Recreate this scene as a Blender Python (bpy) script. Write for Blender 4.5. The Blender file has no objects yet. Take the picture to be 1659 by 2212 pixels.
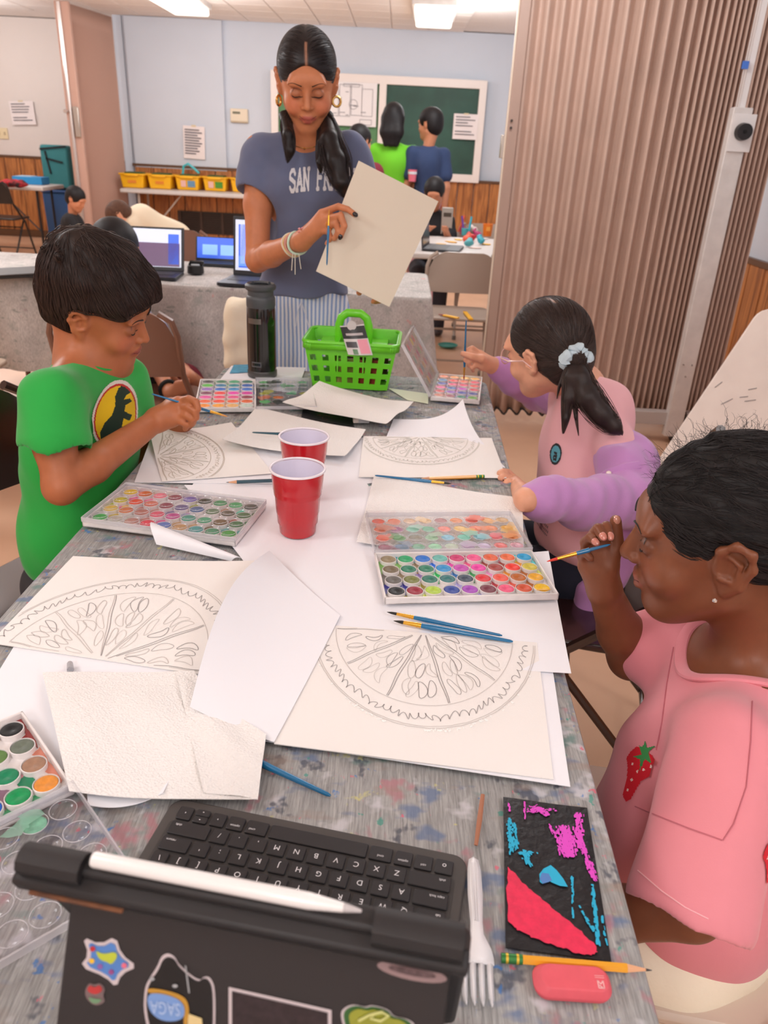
import bpy, bmesh, math, random
import numpy as np
from mathutils import Vector, Matrix, Euler
from math import sin, cos, pi, radians as R, atan2, hypot, sqrt
random.seed(7); np.random.seed(7)
scene = bpy.context.scene
COL = scene.collection

# ------------------------------------------------------------------ camera
CAMZ = 1.335; FPX = 1661.0; PITCH = R(25.4); ROLL = R(2.9)
FW = np.array([0, cos(PITCH), -sin(PITCH)])
_r0 = np.array([1.0, 0, 0]); _u0 = np.cross(_r0, FW)
RT = cos(ROLL)*_r0 + sin(ROLL)*_u0
UP = -sin(ROLL)*_r0 + cos(ROLL)*_u0
cd = bpy.data.cameras.new('camera'); cam = bpy.data.objects.new('camera', cd); COL.objects.link(cam)
M = Matrix(((RT[0], UP[0], -FW[0], 0), (RT[1], UP[1], -FW[1], 0), (RT[2], UP[2], -FW[2], CAMZ), (0, 0, 0, 1)))
cam.matrix_world = M
cd.sensor_width = 36; cd.sensor_fit = 'AUTO'; cd.lens = 36*FPX/2212
cd.clip_start = 0.02; cd.clip_end = 60
cd.dof.use_dof = True; cd.dof.focus_distance = 1.05; cd.dof.aperture_fstop = cd.lens/3.2
scene.camera = cam
scene.view_settings.view_transform = 'Standard'; scene.view_settings.look = 'None'
scene.view_settings.gamma = 1; scene.view_settings.use_curve_mapping = False
scene.view_settings.exposure = -0.17
scene.cycles.use_denoising = True
scene.cycles.max_bounces = 9; scene.cycles.diffuse_bounces = 5; scene.cycles.transparent_max_bounces = 14
scene.cycles.sample_clamp_indirect = 6
# ------------------------------------------------------------------ world and large lights
world = bpy.data.worlds.new('world'); scene.world = world; world.use_nodes = True
world.node_tree.nodes['Background'].inputs[0].default_value = (1.0, 0.93, 0.88, 1)
world.node_tree.nodes['Background'].inputs[1].default_value = 0.55
CEIL = 2.56
def room_lamp(name, loc, power, col=(1, 0.955, 0.90), radius=0.28):
    l = bpy.data.lights.new(name, 'POINT'); l.shadow_soft_size = radius; l.energy = power; l.color = col
    o = bpy.data.objects.new(name, l); o.location = loc; COL.objects.link(o)
    return o
for _x, _y, _p in ((-1.8, 0.5, 46), (1.3, -0.3, 34), (-0.5, -1.5, 66), (-2.6, 3.6, 66), (0.4, 3.2, 34), (0.2, 5.9, 60), (-3.6, 6.8, 76), (0.6, 8.4, 40), (-2.0, 8.3, 46), (-4.9, 9.3, 50)):
    room_lamp('ceiling_lamp_light', (_x, _y, CEIL-0.32), _p*0.84, (0.955, 0.975, 1.0))

def at(px, py, Y):
    d = FW + RT*(px-829.5)/FPX - UP*(py-1106.0)/FPX
    p = d*(Y/d[1]); return Vector((p[0], p[1], p[2]+CAMZ))
def on(px, py, z):
    d = FW + RT*(px-829.5)/FPX - UP*(py-1106.0)/FPX
    p = d*((z-CAMZ)/d[2]); return Vector((p[0], p[1], z))
def lin(c):
    if isinstance(c, str):
        c = tuple(int(c[i:i+2], 16) for i in (0, 2, 4))
    if max(c) > 1.0 or isinstance(c[0], int): c = tuple(x/255 for x in c[:3])
    return tuple((x/12.92 if x <= 0.04045 else ((x+0.055)/1.055)**2.4) for x in c[:3])

# ------------------------------------------------------------------ materials
_mc = {}
def mat(name, col=(200, 200, 200), rough=0.6, metal=0.0, bump=None, var=None, spec=0.5, emit=None, alpha=None,
        trans=None, coat=0, vcol=False, sheen=0, sss=0, coords='Object'):
    if name in _mc: return _mc[name]
    m = bpy.data.materials.new(name); m.use_nodes = True; _mc[name] = m
    nt = m.node_tree; b = nt.nodes['Principled BSDF']; L = nt.links.new
    c = lin(col)+(1,)
    b.inputs['Base Color'].default_value = c; b.inputs['Roughness'].default_value = rough
    b.inputs['Metallic'].default_value = metal; b.inputs['Specular IOR Level'].default_value = spec
    if coat: b.inputs['Coat Weight'].default_value = coat; b.inputs['Coat Roughness'].default_value = 0.12
    if sheen: b.inputs['Sheen Weight'].default_value = sheen
    if sss:
        b.inputs['Subsurface Weight'].default_value = sss; b.inputs['Subsurface Radius'].default_value = (1, 0.35, 0.2); b.inputs['Subsurface Scale'].default_value = 0.006
    tc = nt.nodes.new('ShaderNodeTexCoord'); src = None
    if vcol:
        a = nt.nodes.new('ShaderNodeAttribute'); a.attribute_name = 'Col'; src = a.outputs['Color']; L(src, b.inputs['Base Color'])
    if var:                                   # (noise scale, amount 0..1, [second colour])
        n = nt.nodes.new('ShaderNodeTexNoise'); n.inputs['Scale'].default_value = var[0]; n.inputs['Detail'].default_value = 5
        L(tc.outputs[coords], n.inputs['Vector'])
        rmp = nt.nodes.new('ShaderNodeValToRGB'); rmp.color_ramp.elements[0].position = 0.35; rmp.color_ramp.elements[1].position = 0.65
        L(n.outputs[0], rmp.inputs[0])
        mx = nt.nodes.new('ShaderNodeMix'); mx.data_type = 'RGBA'
        if len(var) > 2: rmp.color_ramp.elements[0].color = (0, 0, 0, 1); second = lin(var[2])+(1,)
        else: second = tuple(x*(1-var[1]) for x in c[:3])+(1,)
        mm = nt.nodes.new('ShaderNodeMath'); mm.operation = 'MULTIPLY'; mm.inputs[1].default_value = 1.0 if len(var) < 3 else var[1]
        L(rmp.outputs[0], mm.inputs[0]); L(mm.outputs[0], mx.inputs[0])
        if src is not None:
            mx.blend_type = 'MULTIPLY'; L(src, mx.inputs[6]); mx.inputs[7].default_value = (1-var[1],)*3+(1,)
        else:
            mx.inputs[6].default_value = c; mx.inputs[7].default_value = second
        L(mx.outputs[2], b.inputs['Base Color'])
    if bump:                                  # (scale, strength, distance)
        n = nt.nodes.new('ShaderNodeTexNoise'); n.inputs['Scale'].default_value = bump[0]; n.inputs['Detail'].default_value = 4
        L(tc.outputs[coords], n.inputs['Vector'])
        bp = nt.nodes.new('ShaderNodeBump'); bp.inputs['Strength'].default_value = bump[1]; bp.inputs['Distance'].default_value = bump[2] if len(bump) > 2 else 0.002
        L(n.outputs[0], bp.inputs['Height']); L(bp.outputs[0], b.inputs['Normal'])
    if emit: b.inputs['Emission Color'].default_value = lin(emit[0])+(1,); b.inputs['Emission Strength'].default_value = emit[1]
    if trans is not None: b.inputs['Transmission Weight'].default_value = trans
    if alpha is not None: b.inputs['Alpha'].default_value = alpha
    return m
def clear_plastic(name, tint=(255, 255, 255), a=0.12):
    """thin clear plastic: mostly see-through with a glossy skin"""
    if name in _mc: return _mc[name]
    m = bpy.data.materials.new(name); m.use_nodes = True; nt = m.node_tree; _mc[name] = m
    for n in list(nt.nodes): nt.nodes.remove(n)
    o = nt.nodes.new('ShaderNodeOutputMaterial'); t = nt.nodes.new('ShaderNodeBsdfTransparent'); g = nt.nodes.new('ShaderNodeBsdfGlossy')
    g.inputs['Roughness'].default_value = 0.08; t.inputs[0].default_value = lin(tint)+(1,)
    f = nt.nodes.new('ShaderNodeLayerWeight'); f.inputs[0].default_value = 0.35
    ad = nt.nodes.new('ShaderNodeMath'); ad.operation = 'ADD'; ad.inputs[1].default_value = a
    mx = nt.nodes.new('ShaderNodeMixShader'); L = nt.links.new
    pw_ = nt.nodes.new('ShaderNodeMath'); pw_.operation = 'POWER'; pw_.inputs[1].default_value = 4.0; L(f.outputs[1], pw_.inputs[0]); L(pw_.outputs[0], ad.inputs[0]); L(ad.outputs[0], mx.inputs[0]); L(t.outputs[0], mx.inputs[1]); L(g.outputs[0], mx.inputs[2]); L(mx.outputs[0], o.inputs[0])
    return m

# ------------------------------------------------------------------ objects
def tag(o, label=None, cat=None, group=None, kind=None):
    if label: o['label'] = label
    if cat: o['category'] = cat
    if group: o['group'] = group
    if kind: o['kind'] = kind
    return o
def thing(name, label, cat, loc=(0, 0, 0), rot=(0, 0, 0), group=None):
    o = bpy.data.objects.new(name, None); COL.objects.link(o); o.empty_display_size = 0.05
    o.location = loc; o.rotation_euler = rot
    o.matrix_basis = Matrix.Translation(loc) @ Euler(rot).to_matrix().to_4x4()
    return tag(o, label, cat, group)
def rnd(a, b): return random.uniform(a, b)
def basis(d):
    d = Vector(d).normalized(); a = Vector((0, 0, 1)) if abs(d.z) < 0.95 else Vector((1, 0, 0))
    x = d.cross(a).normalized(); return x, d.cross(x).normalized()*-1, d
class MB:
    def __init__(s): s.v = []; s.f = []; s.m = []; s.c = []
    def add(s, vs, fs, m=0, X=None):
        n = len(s.v)
        s.v += [tuple(X @ Vector(v)) if X is not None else tuple(v) for v in vs]
        s.f += [tuple(i+n for i in f) for f in fs]; s.m += [m]*len(fs)
        return s
    def box(s, c, sz, rot=None, m=0, X=None, taper=1.0):
        x, y, z = (q/2 for q in sz); c = Vector(c)
        vs = [Vector((i*x*(taper if k < 0 else 1), j*y*(taper if k < 0 else 1), k*z)) for k in (-1, 1) for j in (-1, 1) for i in (-1, 1)]
        if rot is not None:
            Rm = Euler(rot).to_matrix() if not isinstance(rot, Matrix) else rot
            vs = [Rm @ v for v in vs]
        return s.add([v+c for v in vs], [(0, 2, 3, 1), (4, 5, 7, 6), (0, 1, 5, 4), (2, 6, 7, 3), (0, 4, 6, 2), (1, 3, 7, 5)], m, X)
    def bar(s, a, b, w, t, m=0, up=(0, 0, 1)):
        a = Vector(a); b = Vector(b); d = (b-a); L = d.length; d.normalize(); u = Vector(up)
        x = d.cross(u).normalized(); y = x.cross(d).normalized()
        vs = [p+x*i*w/2+y*j*t/2 for p in (a, b) for j in (-1, 1) for i in (-1, 1)]
        return s.add(vs, [(0, 1, 3, 2), (4, 6, 7, 5), (0, 4, 5, 1), (2, 3, 7, 6), (0, 2, 6, 4), (1, 5, 7, 3)], m)
    def tube(s, pts, r, n=8, m=0, closed=False, caps=True, flat=1.0):
        pts = [Vector(p) for p in pts]; N = len(pts); rs = r if isinstance(r, (list, tuple)) else [r]*N
        vs = []; prev = None
        for i, p in enumerate(pts):
            a = pts[(i-1) % N] if (closed or i > 0) else p; b = pts[(i+1) % N] if (closed or i < N-1) else p
            d = (b-a).normalized()
            if prev is None: x = basis(d)[0]
            else:
                x = prev - d*prev.dot(d)
                x = x.normalized() if x.length > 1e-6 else basis(d)[0]
            prev = x; y = d.cross(x)
            vs += [p+(x*cos(2*pi*k/n)+y*sin(2*pi*k/n)*flat)*rs[i] for k in range(n)]
        fs = [(i*n+k, i*n+(k+1) % n, ((i+1) % N)*n+(k+1) % n, ((i+1) % N)*n+k) for i in range(N if closed else N-1) for k in range(n)]
        if caps and not closed: fs += [tuple(range(n))[::-1], tuple((N-1)*n+k for k in range(n))]
        return s.add(vs, fs, m)
    def cyl(s, a, b, r0, r1=None, n=16, m=0): return s.tube([a, b], [r0, r0 if r1 is None else r1], n, m)
    def lathe(s, prof, n=32, c=(0, 0, 0), m=0, X=None, sy=1.0, close=False):
        vs = [(c[0]+r*cos(2*pi*k/n), c[1]+r*sin(2*pi*k/n)*sy, c[2]+z) for r, z in prof for k in range(n)]
        N = len(prof); fs = [(i*n+k, i*n+(k+1) % n, (i+1)*n+(k+1) % n, (i+1)*n+k) for i in range(N-1) for k in range(n)]
        if close: fs += [tuple(range(n))[::-1], tuple((N-1)*n+k for k in range(n))]
        return s.add(vs, fs, m, X)
    def grid(s, fn, nu, nv, m=0, thick=0, cu=False):
        vs = [Vector(fn(i/nu, j/nv)) for j in range(nv+1) for i in range(nu+1)]
        q = lambda i, j: j*(nu+1)+i
        fs = [(q(i, j), q(i+1, j), q(i+1, j+1), q(i, j+1)) for j in range(nv) for i in range(nu)]
        if thick:
            me = bpy.data.meshes.new('t'); me.from_pydata(vs, [], fs); me.update()
            ns = [v.normal.copy() for v in me.vertices]; bpy.data.meshes.remove(me)
            k = len(vs); vs += [v-n_*thick for v, n_ in zip(vs, ns)]; fs += [tuple(k+a for a in f[::-1]) for f in fs]
            rim = [q(i, 0) for i in range(nu+1)]+[q(nu, j) for j in range(1, nv+1)]+[q(i, nv) for i in range(nu-1, -1, -1)]+[q(0, j) for j in range(nv-1, 0, -1)]
            fs += [(rim[a], a2+k, b_, c_) for a, a2, b_, c_ in []]
            for a in range(len(rim)):
                r0, r1 = rim[a], rim[(a+1) % len(rim)]; fs.append((r1, r0, r0+k, r1+k))
        return s.add(vs, fs, m)
    def prism(s, poly, z0, z1, m=0, X=None):
        n = len(poly); vs = [(x, y, z0) for x, y in poly]+[(x, y, z1) for x, y in poly]
        fs = [tuple(range(n))[::-1], tuple(range(n, 2*n))]+[(i, (i+1) % n, n+(i+1) % n, n+i) for i in range(n)]
        return s.add(vs, fs, m, X)
    def build(s, name, mats, parent=None, smooth=True, bevel=0, world=True, angle=35, seg=2):
        me = bpy.data.meshes.new(name)
        off = Vector((0, 0, 0))
        if parent is not None and world:
            inv = world_matrix(parent).inverted(); vs = [tuple(inv @ Vector(v)) for v in s.v]
        else: vs = s.v
        me.from_pydata(vs, [], s.f); me.validate()
        for mm in (mats if isinstance(mats, (list, tuple)) else [mats]): me.materials.append(mm)
        if len(me.polygons) == len(s.m) and any(s.m): me.polygons.foreach_set('material_index', s.m)
        me.update()
        if smooth: me.shade_smooth(); me.set_sharp_from_angle(angle=R(angle))
        o = bpy.data.objects.new(name, me); COL.objects.link(o)
        if parent is not None: o.parent = parent
        if bevel:
            b = o.modifiers.new('bevel', 'BEVEL'); b.width = bevel; b.segments = seg; b.limit_method = 'ANGLE'; b.angle_limit = R(40)
            b.harden_normals = False
        return o
def world_matrix(o):
    m = o.matrix_basis.copy()
    while o.parent is not None:
        o = o.parent; m = o.matrix_basis @ m
    return m
def copy_tree(o, parent=None):
    c = o.copy(); COL.objects.link(c)
    if parent is not None: c.parent = parent
    for ch in list(o.children): copy_tree(ch, c)
    return c
def rpoly(w, d, r, n=5):
    out = []
    for cx, cy, a0 in ((w/2-r, d/2-r, 0), (-w/2+r, d/2-r, 90), (-w/2+r, -d/2+r, 180), (w/2-r, -d/2+r, 270)):
        out += [(cx+r*cos(R(a0+90*k/n)), cy+r*sin(R(a0+90*k/n))) for k in range(n+1)]
    return out
def xf(loc, rz=0, rx=0, ry=0): return Matrix.Translation(loc) @ Matrix.Rotation(rz, 4, 'Z') @ Matrix.Rotation(ry, 4, 'Y') @ Matrix.Rotation(rx, 4, 'X')
_fonts = {}
def text_mesh(s, size, extrude=0.0002, align='CENTER'):
    """flat lettering as (verts, faces) around the origin"""
    key = (s, size, align)
    if key not in _fonts:
        cu = bpy.data.curves.new('t', 'FONT'); cu.body = s; cu.size = size; cu.align_x = align; cu.align_y = 'CENTER'; cu.resolution_u = 3
        o = bpy.data.objects.new('t', cu); COL.objects.link(o)
        bpy.context.view_layer.update()
        me = bpy.data.meshes.new_from_object(o.evaluated_get(bpy.context.evaluated_depsgraph_get()))
        _fonts[key] = ([tuple(v.co) for v in me.vertices], [tuple(p.vertices) for p in me.polygons])
        bpy.data.objects.remove(o); bpy.data.curves.remove(cu); bpy.data.meshes.remove(me)
    return _fonts[key]
# ------------------------------------------------------------------ procedural surface materials
def nodes_of(m):
    nt = m.node_tree; return nt, nt.nodes['Principled BSDF'], nt.links.new
def cloth_material(name, base, dabs, weave=900, dab_scale=14, amount=0.6, rough=0.75, dark=None):
    """fabric with dried paint marks in several colours"""
    m = bpy.data.materials.new(name); m.use_nodes = True; nt, b, L = nodes_of(m)
    tc = nt.nodes.new('ShaderNodeTexCoord'); b.inputs['Roughness'].default_value = rough
    def noise(scale, det=4, off=0, stretch=None):
        mp = nt.nodes.new('ShaderNodeMapping'); mp.inputs['Location'].default_value = (off, off*1.7, off*0.3)
        if stretch: mp.inputs['Scale'].default_value = stretch
        L(tc.outputs['Object'], mp.inputs[0])
        n = nt.nodes.new('ShaderNodeTexNoise'); n.inputs['Scale'].default_value = scale; n.inputs['Detail'].default_value = det; n.inputs['Roughness'].default_value = 0.62
        L(mp.outputs[0], n.inputs['Vector']); return n.outputs[0]
    def ramp(v, a, c_):
        r = nt.nodes.new('ShaderNodeMapRange'); r.inputs[1].default_value = a; r.inputs[2].default_value = c_; L(v, r.inputs[0]); return r.outputs[0]
    cur = nt.nodes.new('ShaderNodeMix'); cur.data_type = 'RGBA'; cur.inputs[6].default_value = lin(base)+(1,); cur.inputs[7].default_value = tuple(x*0.72 for x in lin(base))+(1,)
    L(ramp(noise(6, 6), 0.35, 0.7), cur.inputs[0]); out = cur.outputs[2]
    st = nt.nodes.new('ShaderNodeMix'); st.data_type = 'RGBA'; st.blend_type = 'MULTIPLY'; st.inputs[0].default_value = 0.5
    L(out, st.inputs[6]); rr = ramp(noise(90, 3, 3, (6, 0.35, 1)), 0.3, 0.7); L(rr, st.inputs[7]); out = st.outputs[2]
    for i, (c, sc, lo, hi, sx) in enumerate(dabs):
        mx = nt.nodes.new('ShaderNodeMix'); mx.data_type = 'RGBA'; mx.inputs[7].default_value = lin(c)+(1,)
        L(out, mx.inputs[6])
        f = ramp(noise(sc, 3, 11.3*i+2.1, sx), lo, hi); 
        g = nt.nodes.new('ShaderNodeMath'); g.operation = 'MULTIPLY'; g.inputs[1].default_value = amount; L(f, g.inputs[0]); L(g.outputs[0], mx.inputs[0]); out = mx.outputs[2]
    L(out, b.inputs['Base Color'])
    bp = nt.nodes.new('ShaderNodeBump'); bp.inputs['Strength'].default_value = 0.25; bp.inputs['Distance'].default_value = 0.001
    L(noise(weave, 1, 0, (1, 0.12, 1)), bp.inputs['Height']); L(bp.outputs[0], b.inputs['Normal'])
    return m
def wood_material(name, c1, c2, scale=3.0):
    m = bpy.data.materials.new(name); m.use_nodes = True; nt, b, L = nodes_of(m)
    tc = nt.nodes.new('ShaderNodeTexCoord'); oi = nt.nodes.new('ShaderNodeObjectInfo')
    ad = nt.nodes.new('ShaderNodeVectorMath'); ad.operation = 'MULTIPLY_ADD'; L(tc.outputs['Object'], ad.inputs[0]); ad.inputs[1].default_value = (9, 9, 0.9)
    cb = nt.nodes.new('ShaderNodeCombineXYZ'); mu = nt.nodes.new('ShaderNodeMath'); mu.operation = 'MULTIPLY'; mu.inputs[1].default_value = 37
    L(oi.outputs['Random'], mu.inputs[0]); L(mu.outputs[0], cb.inputs[2]); L(mu.outputs[0], cb.inputs[0]); L(cb.outputs[0], ad.inputs[2])
    n = nt.nodes.new('ShaderNodeTexNoise'); n.inputs['Scale'].default_value = scale; n.inputs['Detail'].default_value = 6; n.inputs['Distortion'].default_value = 1.6
    L(ad.outputs[0], n.inputs['Vector'])
    r = nt.nodes.new('ShaderNodeValToRGB'); r.color_ramp.elements[0].color = lin(c1)+(1,); r.color_ramp.elements[1].color = lin(c2)+(1,)
    r.color_ramp.elements[0].position = 0.35; r.color_ramp.elements[1].position = 0.65; L(n.outputs[0], r.inputs[0]); L(r.outputs[0], b.inputs['Base Color'])
    b.inputs['Roughness'].default_value = 0.45
    return m
WALLP = mat('painted_wall', (205, 212, 223), 0.55, var=(1.5, 0.04), bump=(120, 0.08))
WALLW = mat('painted_wall_warm', (226, 216, 210), 0.6, var=(1.5, 0.04))
FLOORM = mat('vinyl_floor', (232, 190, 158), 0.35, var=(2.2, 0.7, (210, 166, 134)), bump=(8, 0.05, 0.01))
CEILM = mat('ceiling_tile_board', (246, 238, 232), 0.9, bump=(90, 0.3, 0.003), var=(60, 0.06))
WOOD = wood_material('walnut_panelling', (136, 78, 36), (200, 130, 70), 2.0)
TRIM = mat('dark_brown_trim', (98, 66, 42), 0.4)
WHITEP = mat('white_painted_metal', (226, 220, 216), 0.4, var=(14, 0.12))
BLACKM = mat('black_metal', (28, 24, 24), 0.35)

def struct(name, mb, mats, parent=None, **k):
    o = mb.build(name, mats, parent, **k)
    if parent is None: o['kind'] = 'structure'
    return o
BX = 10.35                                            # the far wall
struct('floor', MB().box((-1.6, 4.2, -0.05), (9.4, 15.0, 0.1)), FLOORM, smooth=False)
ceil = struct('ceiling', MB().box((-1.6, 4.2, CEIL+0.06), (9.4, 15.0, 0.1)), CEILM, smooth=False)
_t = MB().box((0, 0, 0), (0.402, 0.402, 0.012)).build('tile', CEILM, None, smooth=False, bevel=0.004, seg=1)
_t.parent = ceil; _first = True
for i in range(14):
    for j in range(10):
        o = _t if _first else _t.copy()
        if not _first: COL.objects.link(o)
        _first = False
        o.parent = ceil; o.location = (-4.9+0.41*i, BX-0.22-0.41*j, CEIL+0.003*((i*7+j*3) % 3)/3)
# far wall with a shallow pilaster step, and the recessed wall portion beyond the small folding partition
wb = struct('wall_back', MB().box((-0.95, BX+0.06, CEIL/2), (4.7, 0.12, CEIL)).box((-2.7, BX-0.03, CEIL/2+0.48), (1.12, 0.06, CEIL-0.98)), WALLP, smooth=False)
wl = struct('wall_left', MB().box((-4.9, BX+0.72, CEIL/2), (3.2, 0.12, CEIL)), WALLW, smooth=False)
struct('wall_left_return', MB().box((-3.36, BX+0.36, CEIL/2), (0.10, 0.72, CEIL)), WALLP, smooth=False)
wr = struct('wall_right', MB().box((2.01, 4.2, CEIL/2), (0.12, 15.0, CEIL)), WALLP, smooth=False)
struct('wall_side', MB().box((-6.32, 4.2, CEIL/2), (0.12, 15.0, CEIL)), WALLW, smooth=False)
struct('wall_rear', MB().box((-1.6, -2.6, CEIL/2), (9.4, 0.12, CEIL)), WALLW, smooth=False)
struct('wall_far_right', MB().box((1.67, BX+0.06, CEIL/2), (0.54, 0.12, CEIL)), WALLP, smooth=False)
_pl = None
def planks(parent, p0, p1, n, z0, z1, nrm):
    global _pl
    p0 = Vector(p0); p1 = Vector(p1); w = (p1-p0).length/n; d = (p1-p0).normalized()
    m = MB().box((0, 0, 0), (w*0.965, 0.016, z1-z0))
    base = m.build('plank', WOOD, None, smooth=False, bevel=0.004, seg=1)
    for i in range(n):
        o = base if i == 0 else base.copy()
        if i: COL.objects.link(o)
        o.parent = parent; c = p0+d*(w*(i+0.5)); o.location = (c.x+nrm[0]*0.01, c.y+nrm[1]*0.01, (z0+z1)/2); o.rotation_euler = (0, 0, atan2(d.y, d.x))
planks(wb, (-3.28, BX-0.035, 0), (1.3, BX-0.035, 0), 23, 0.09, 0.98, (0, -1))
planks(wl, (-6.2, BX+0.65, 0), (-3.42, BX+0.65, 0), 14, 0.09, 0.98, (0, -1))
planks(wr, (1.94, 5.2, 0), (1.94, 1.0, 0), 21, 0.09, 0.85, (-1, 0))
for k, (a, b) in enumerate((((-3.3, BX-0.05), (1.4, BX-0.05)), ((-6.25, BX+0.64), (-3.42, BX+0.64)), ((1.93, 1.0), (1.93, 5.2)))):
    for q, (z, w, nm) in enumerate(((0.995 if k < 2 else 0.865, 0.03, 'trim_%d' % (k+1)), (0.045, 0.09, 'baseboard_'+('back', 'left', 'right')[k]))):
        struct(nm, MB().bar((a[0], a[1], z), (b[0], b[1], z), 0.03, w), TRIM, smooth=False)
# vent grille in the panelling
v = thing('vent_grille', 'dark metal vent grille set low in the wood panelling', 'vent', (-2.35, BX-0.075, 0.36))
MB().box((-2.35, BX-0.062, 0.36), (0.86, 0.02, 0.26)).build('backing', BLACKM, v, smooth=False)
for i in range(4): MB().box((-2.75+0.267*i, BX-0.077, 0.36), (0.03, 0.02, 0.26)).build('frame_bar', mat('brown_grille', (70, 48, 38), 0.5), v, smooth=False)
for i in range(9): MB().box((-2.35, BX-0.075, 0.26+0.025*i), (0.84, 0.006, 0.006), rot=(0.5, 0, 0)).build('slat', mat('brown_grille'), v, smooth=False)

# ------------------------------------------------------------------ ceiling lights
def ceiling_light(cx, cy, rz, label, lx=0.36, ly=1.0):
    t = thing('ceiling_light', label, 'light', (cx, cy, CEIL), (0, 0, rz), group='wraparound ceiling lights')
    MB().box((0, 0, -0.02), (lx+0.05, ly+0.02, 0.06)).build('housing', WHITEP, t, world=False, smooth=False, bevel=0.005)
    MB().prism(rpoly(lx, ly, 0.03), -0.11, -0.05).build('diffuser', mat('lit_diffuser', (255, 250, 240), 0.4, emit=((255, 246, 232), 2.2)), t, world=False, bevel=0.015)
    return t
ceiling_light(0.24, 8.75, -0.03, 'glowing ceiling light above the green chalkboard')
ceiling_light(-2.22, 8.75, 0.0, 'glowing ceiling light at the top edge, above the papered wall')

# ------------------------------------------------------------------ papers and plates on the walls
PAPERN = mat('notice_paper', (238, 228, 226), 0.7)
INK = mat('grey_ink', (110, 105, 112), 0.8)
def wall_notice(c, w, h, label, tilt=0.0, lines=8, Y=None, rows=None):
    t = thing('notice', label, 'notice', (c[0], c[1], c[2]), (0, tilt, 0))
    MB().grid(lambda u, v: ((u-0.5)*w, 0.001-0.012*max(0, u-0.7)*(1-v)*2, (v-0.5)*h), 8, 8, thick=-0.001).build('sheet', PAPERN, t, world=False)
    m = MB()
    for i, L in enumerate(rows or [rnd(0.5, 0.95) for _ in range(lines)]):
        if L: m.box((-w*0.42+L*w*0.42, -0.0045-0.004, h*0.38-i*h*0.8/len(rows or range(lines))), (L*w*0.84, 0.001, h*0.035))
    m.build('print', INK, t, world=False, smooth=False)
    MB().box((0, -0.004, h*0.5), (w*0.2, 0.002, h*0.06)).build('tape', mat('masking_tape', (222, 205, 170), 0.6), t, world=False, smooth=False)
p = at(48, 244, BX+0.62); wall_notice((p.x, BX+0.63, p.z), 0.31, 0.27, 'tilted notice sheet taped to the pinkish wall beyond the small folding partition', -0.05, rows=[.7, .9, .85, .8, 0, .7, .95])
p = at(420, 308, BX-0.07); wall_notice((p.x, BX-0.085, p.z), 0.26, 0.36, 'tall notice with many printed lines above the yellow bins', 0.03, rows=[.8, .95, .7, .9, .8, .95, .85, .7, .8, .6])
# thermostat, switch
p = at(517, 250, BX-0.02); t = thing('thermostat', 'beige wall thermostat on the grey wall beside the standing woman', 'thermostat', (p.x, BX-0.02, p.z))
MB().box((p.x, BX-0.02, p.z), (0.21, 0.05, 0.15)).build('cover', mat('beige_plastic', (228, 214, 190), 0.4), t, bevel=0.008)
MB().box((p.x, BX-0.03, p.z-0.062), (0.2, 0.05, 0.012)).build('vent_strip', mat('beige_dark', (200, 184, 158), 0.5), t)
MB().box((p.x-0.03, BX-0.046, p.z+0.03), (0.09, 0.004, 0.025)).build('display', mat('lcd', (110, 110, 92), 0.2), t)
p = at(4, 288, BX+0.64); t = thing('light_switch', 'double light switch plate on the pinkish wall', 'switch', (p.x, BX+0.65, p.z))
MB().box((p.x, BX+0.65, p.z), (0.15, 0.012, 0.13)).build('plate', mat('ivory', (232, 214, 176), 0.4), t, bevel=0.003)
for s in (-1, 1): MB().box((p.x+s*0.035, BX+0.638, p.z), (0.016, 0.02, 0.035)).build('toggle', mat('ivory_toggle', (205, 185, 150), 0.4), t)
# ------------------------------------------------------------------ chalkboard with its posters
YB = BX-0.08
a = at(585, 152, YB); b = at(1053, 175, YB); c = at(1037, 394, YB)
x0, x1, zt, zb = a.x, b.x, (a.z+b.z)/2, c.z
bd = thing('chalkboard', 'long chalkboard in a white frame with a light green left and dark green right panel', 'board', ((x0+x1)/2, YB, zb))
xm = at(824, 280, YB).x
fr = mat('white_board_frame', (236, 226, 220), 0.5)
GD = mat('dark_green_slate', (42, 84, 70), 0.55, var=(3, 0.35)); GL = mat('light_green_cork', (92, 140, 96), 0.7, var=(3, 0.2))
xi = x0+0.08; MB().box(((xi+xm)/2, YB+0.03, (zt+zb)/2), (xm-xi, 0.03, zt-zb-0.1)).build('slate_panel', GL, bd, smooth=False)['label'] = 'light green panel'
MB().box(((xm+x1)/2, YB+0.03, (zt+zb)/2), (x1-xm, 0.03, zt-zb-0.1)).build('slate_panel', GD, bd, smooth=False)['label'] = 'dark green panel'
for (u0, w0, u1, w1) in ((x0, zt-.04, x1, zt-.04), (x0, zb+.035, x1, zb+.035)): MB().bar((u0, YB, w0), (u1, YB, w1), 0.05, 0.09).build('frame_rail', fr, bd, smooth=False, bevel=0.005)
for xx in (x0+.04, xm, x1-.04): MB().bar((xx, YB-0.002, zb), (xx, YB-0.002, zt), 0.085, 0.05, up=(0, 1, 0)).build('frame_stile', fr, bd, smooth=False, bevel=0.005)
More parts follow.
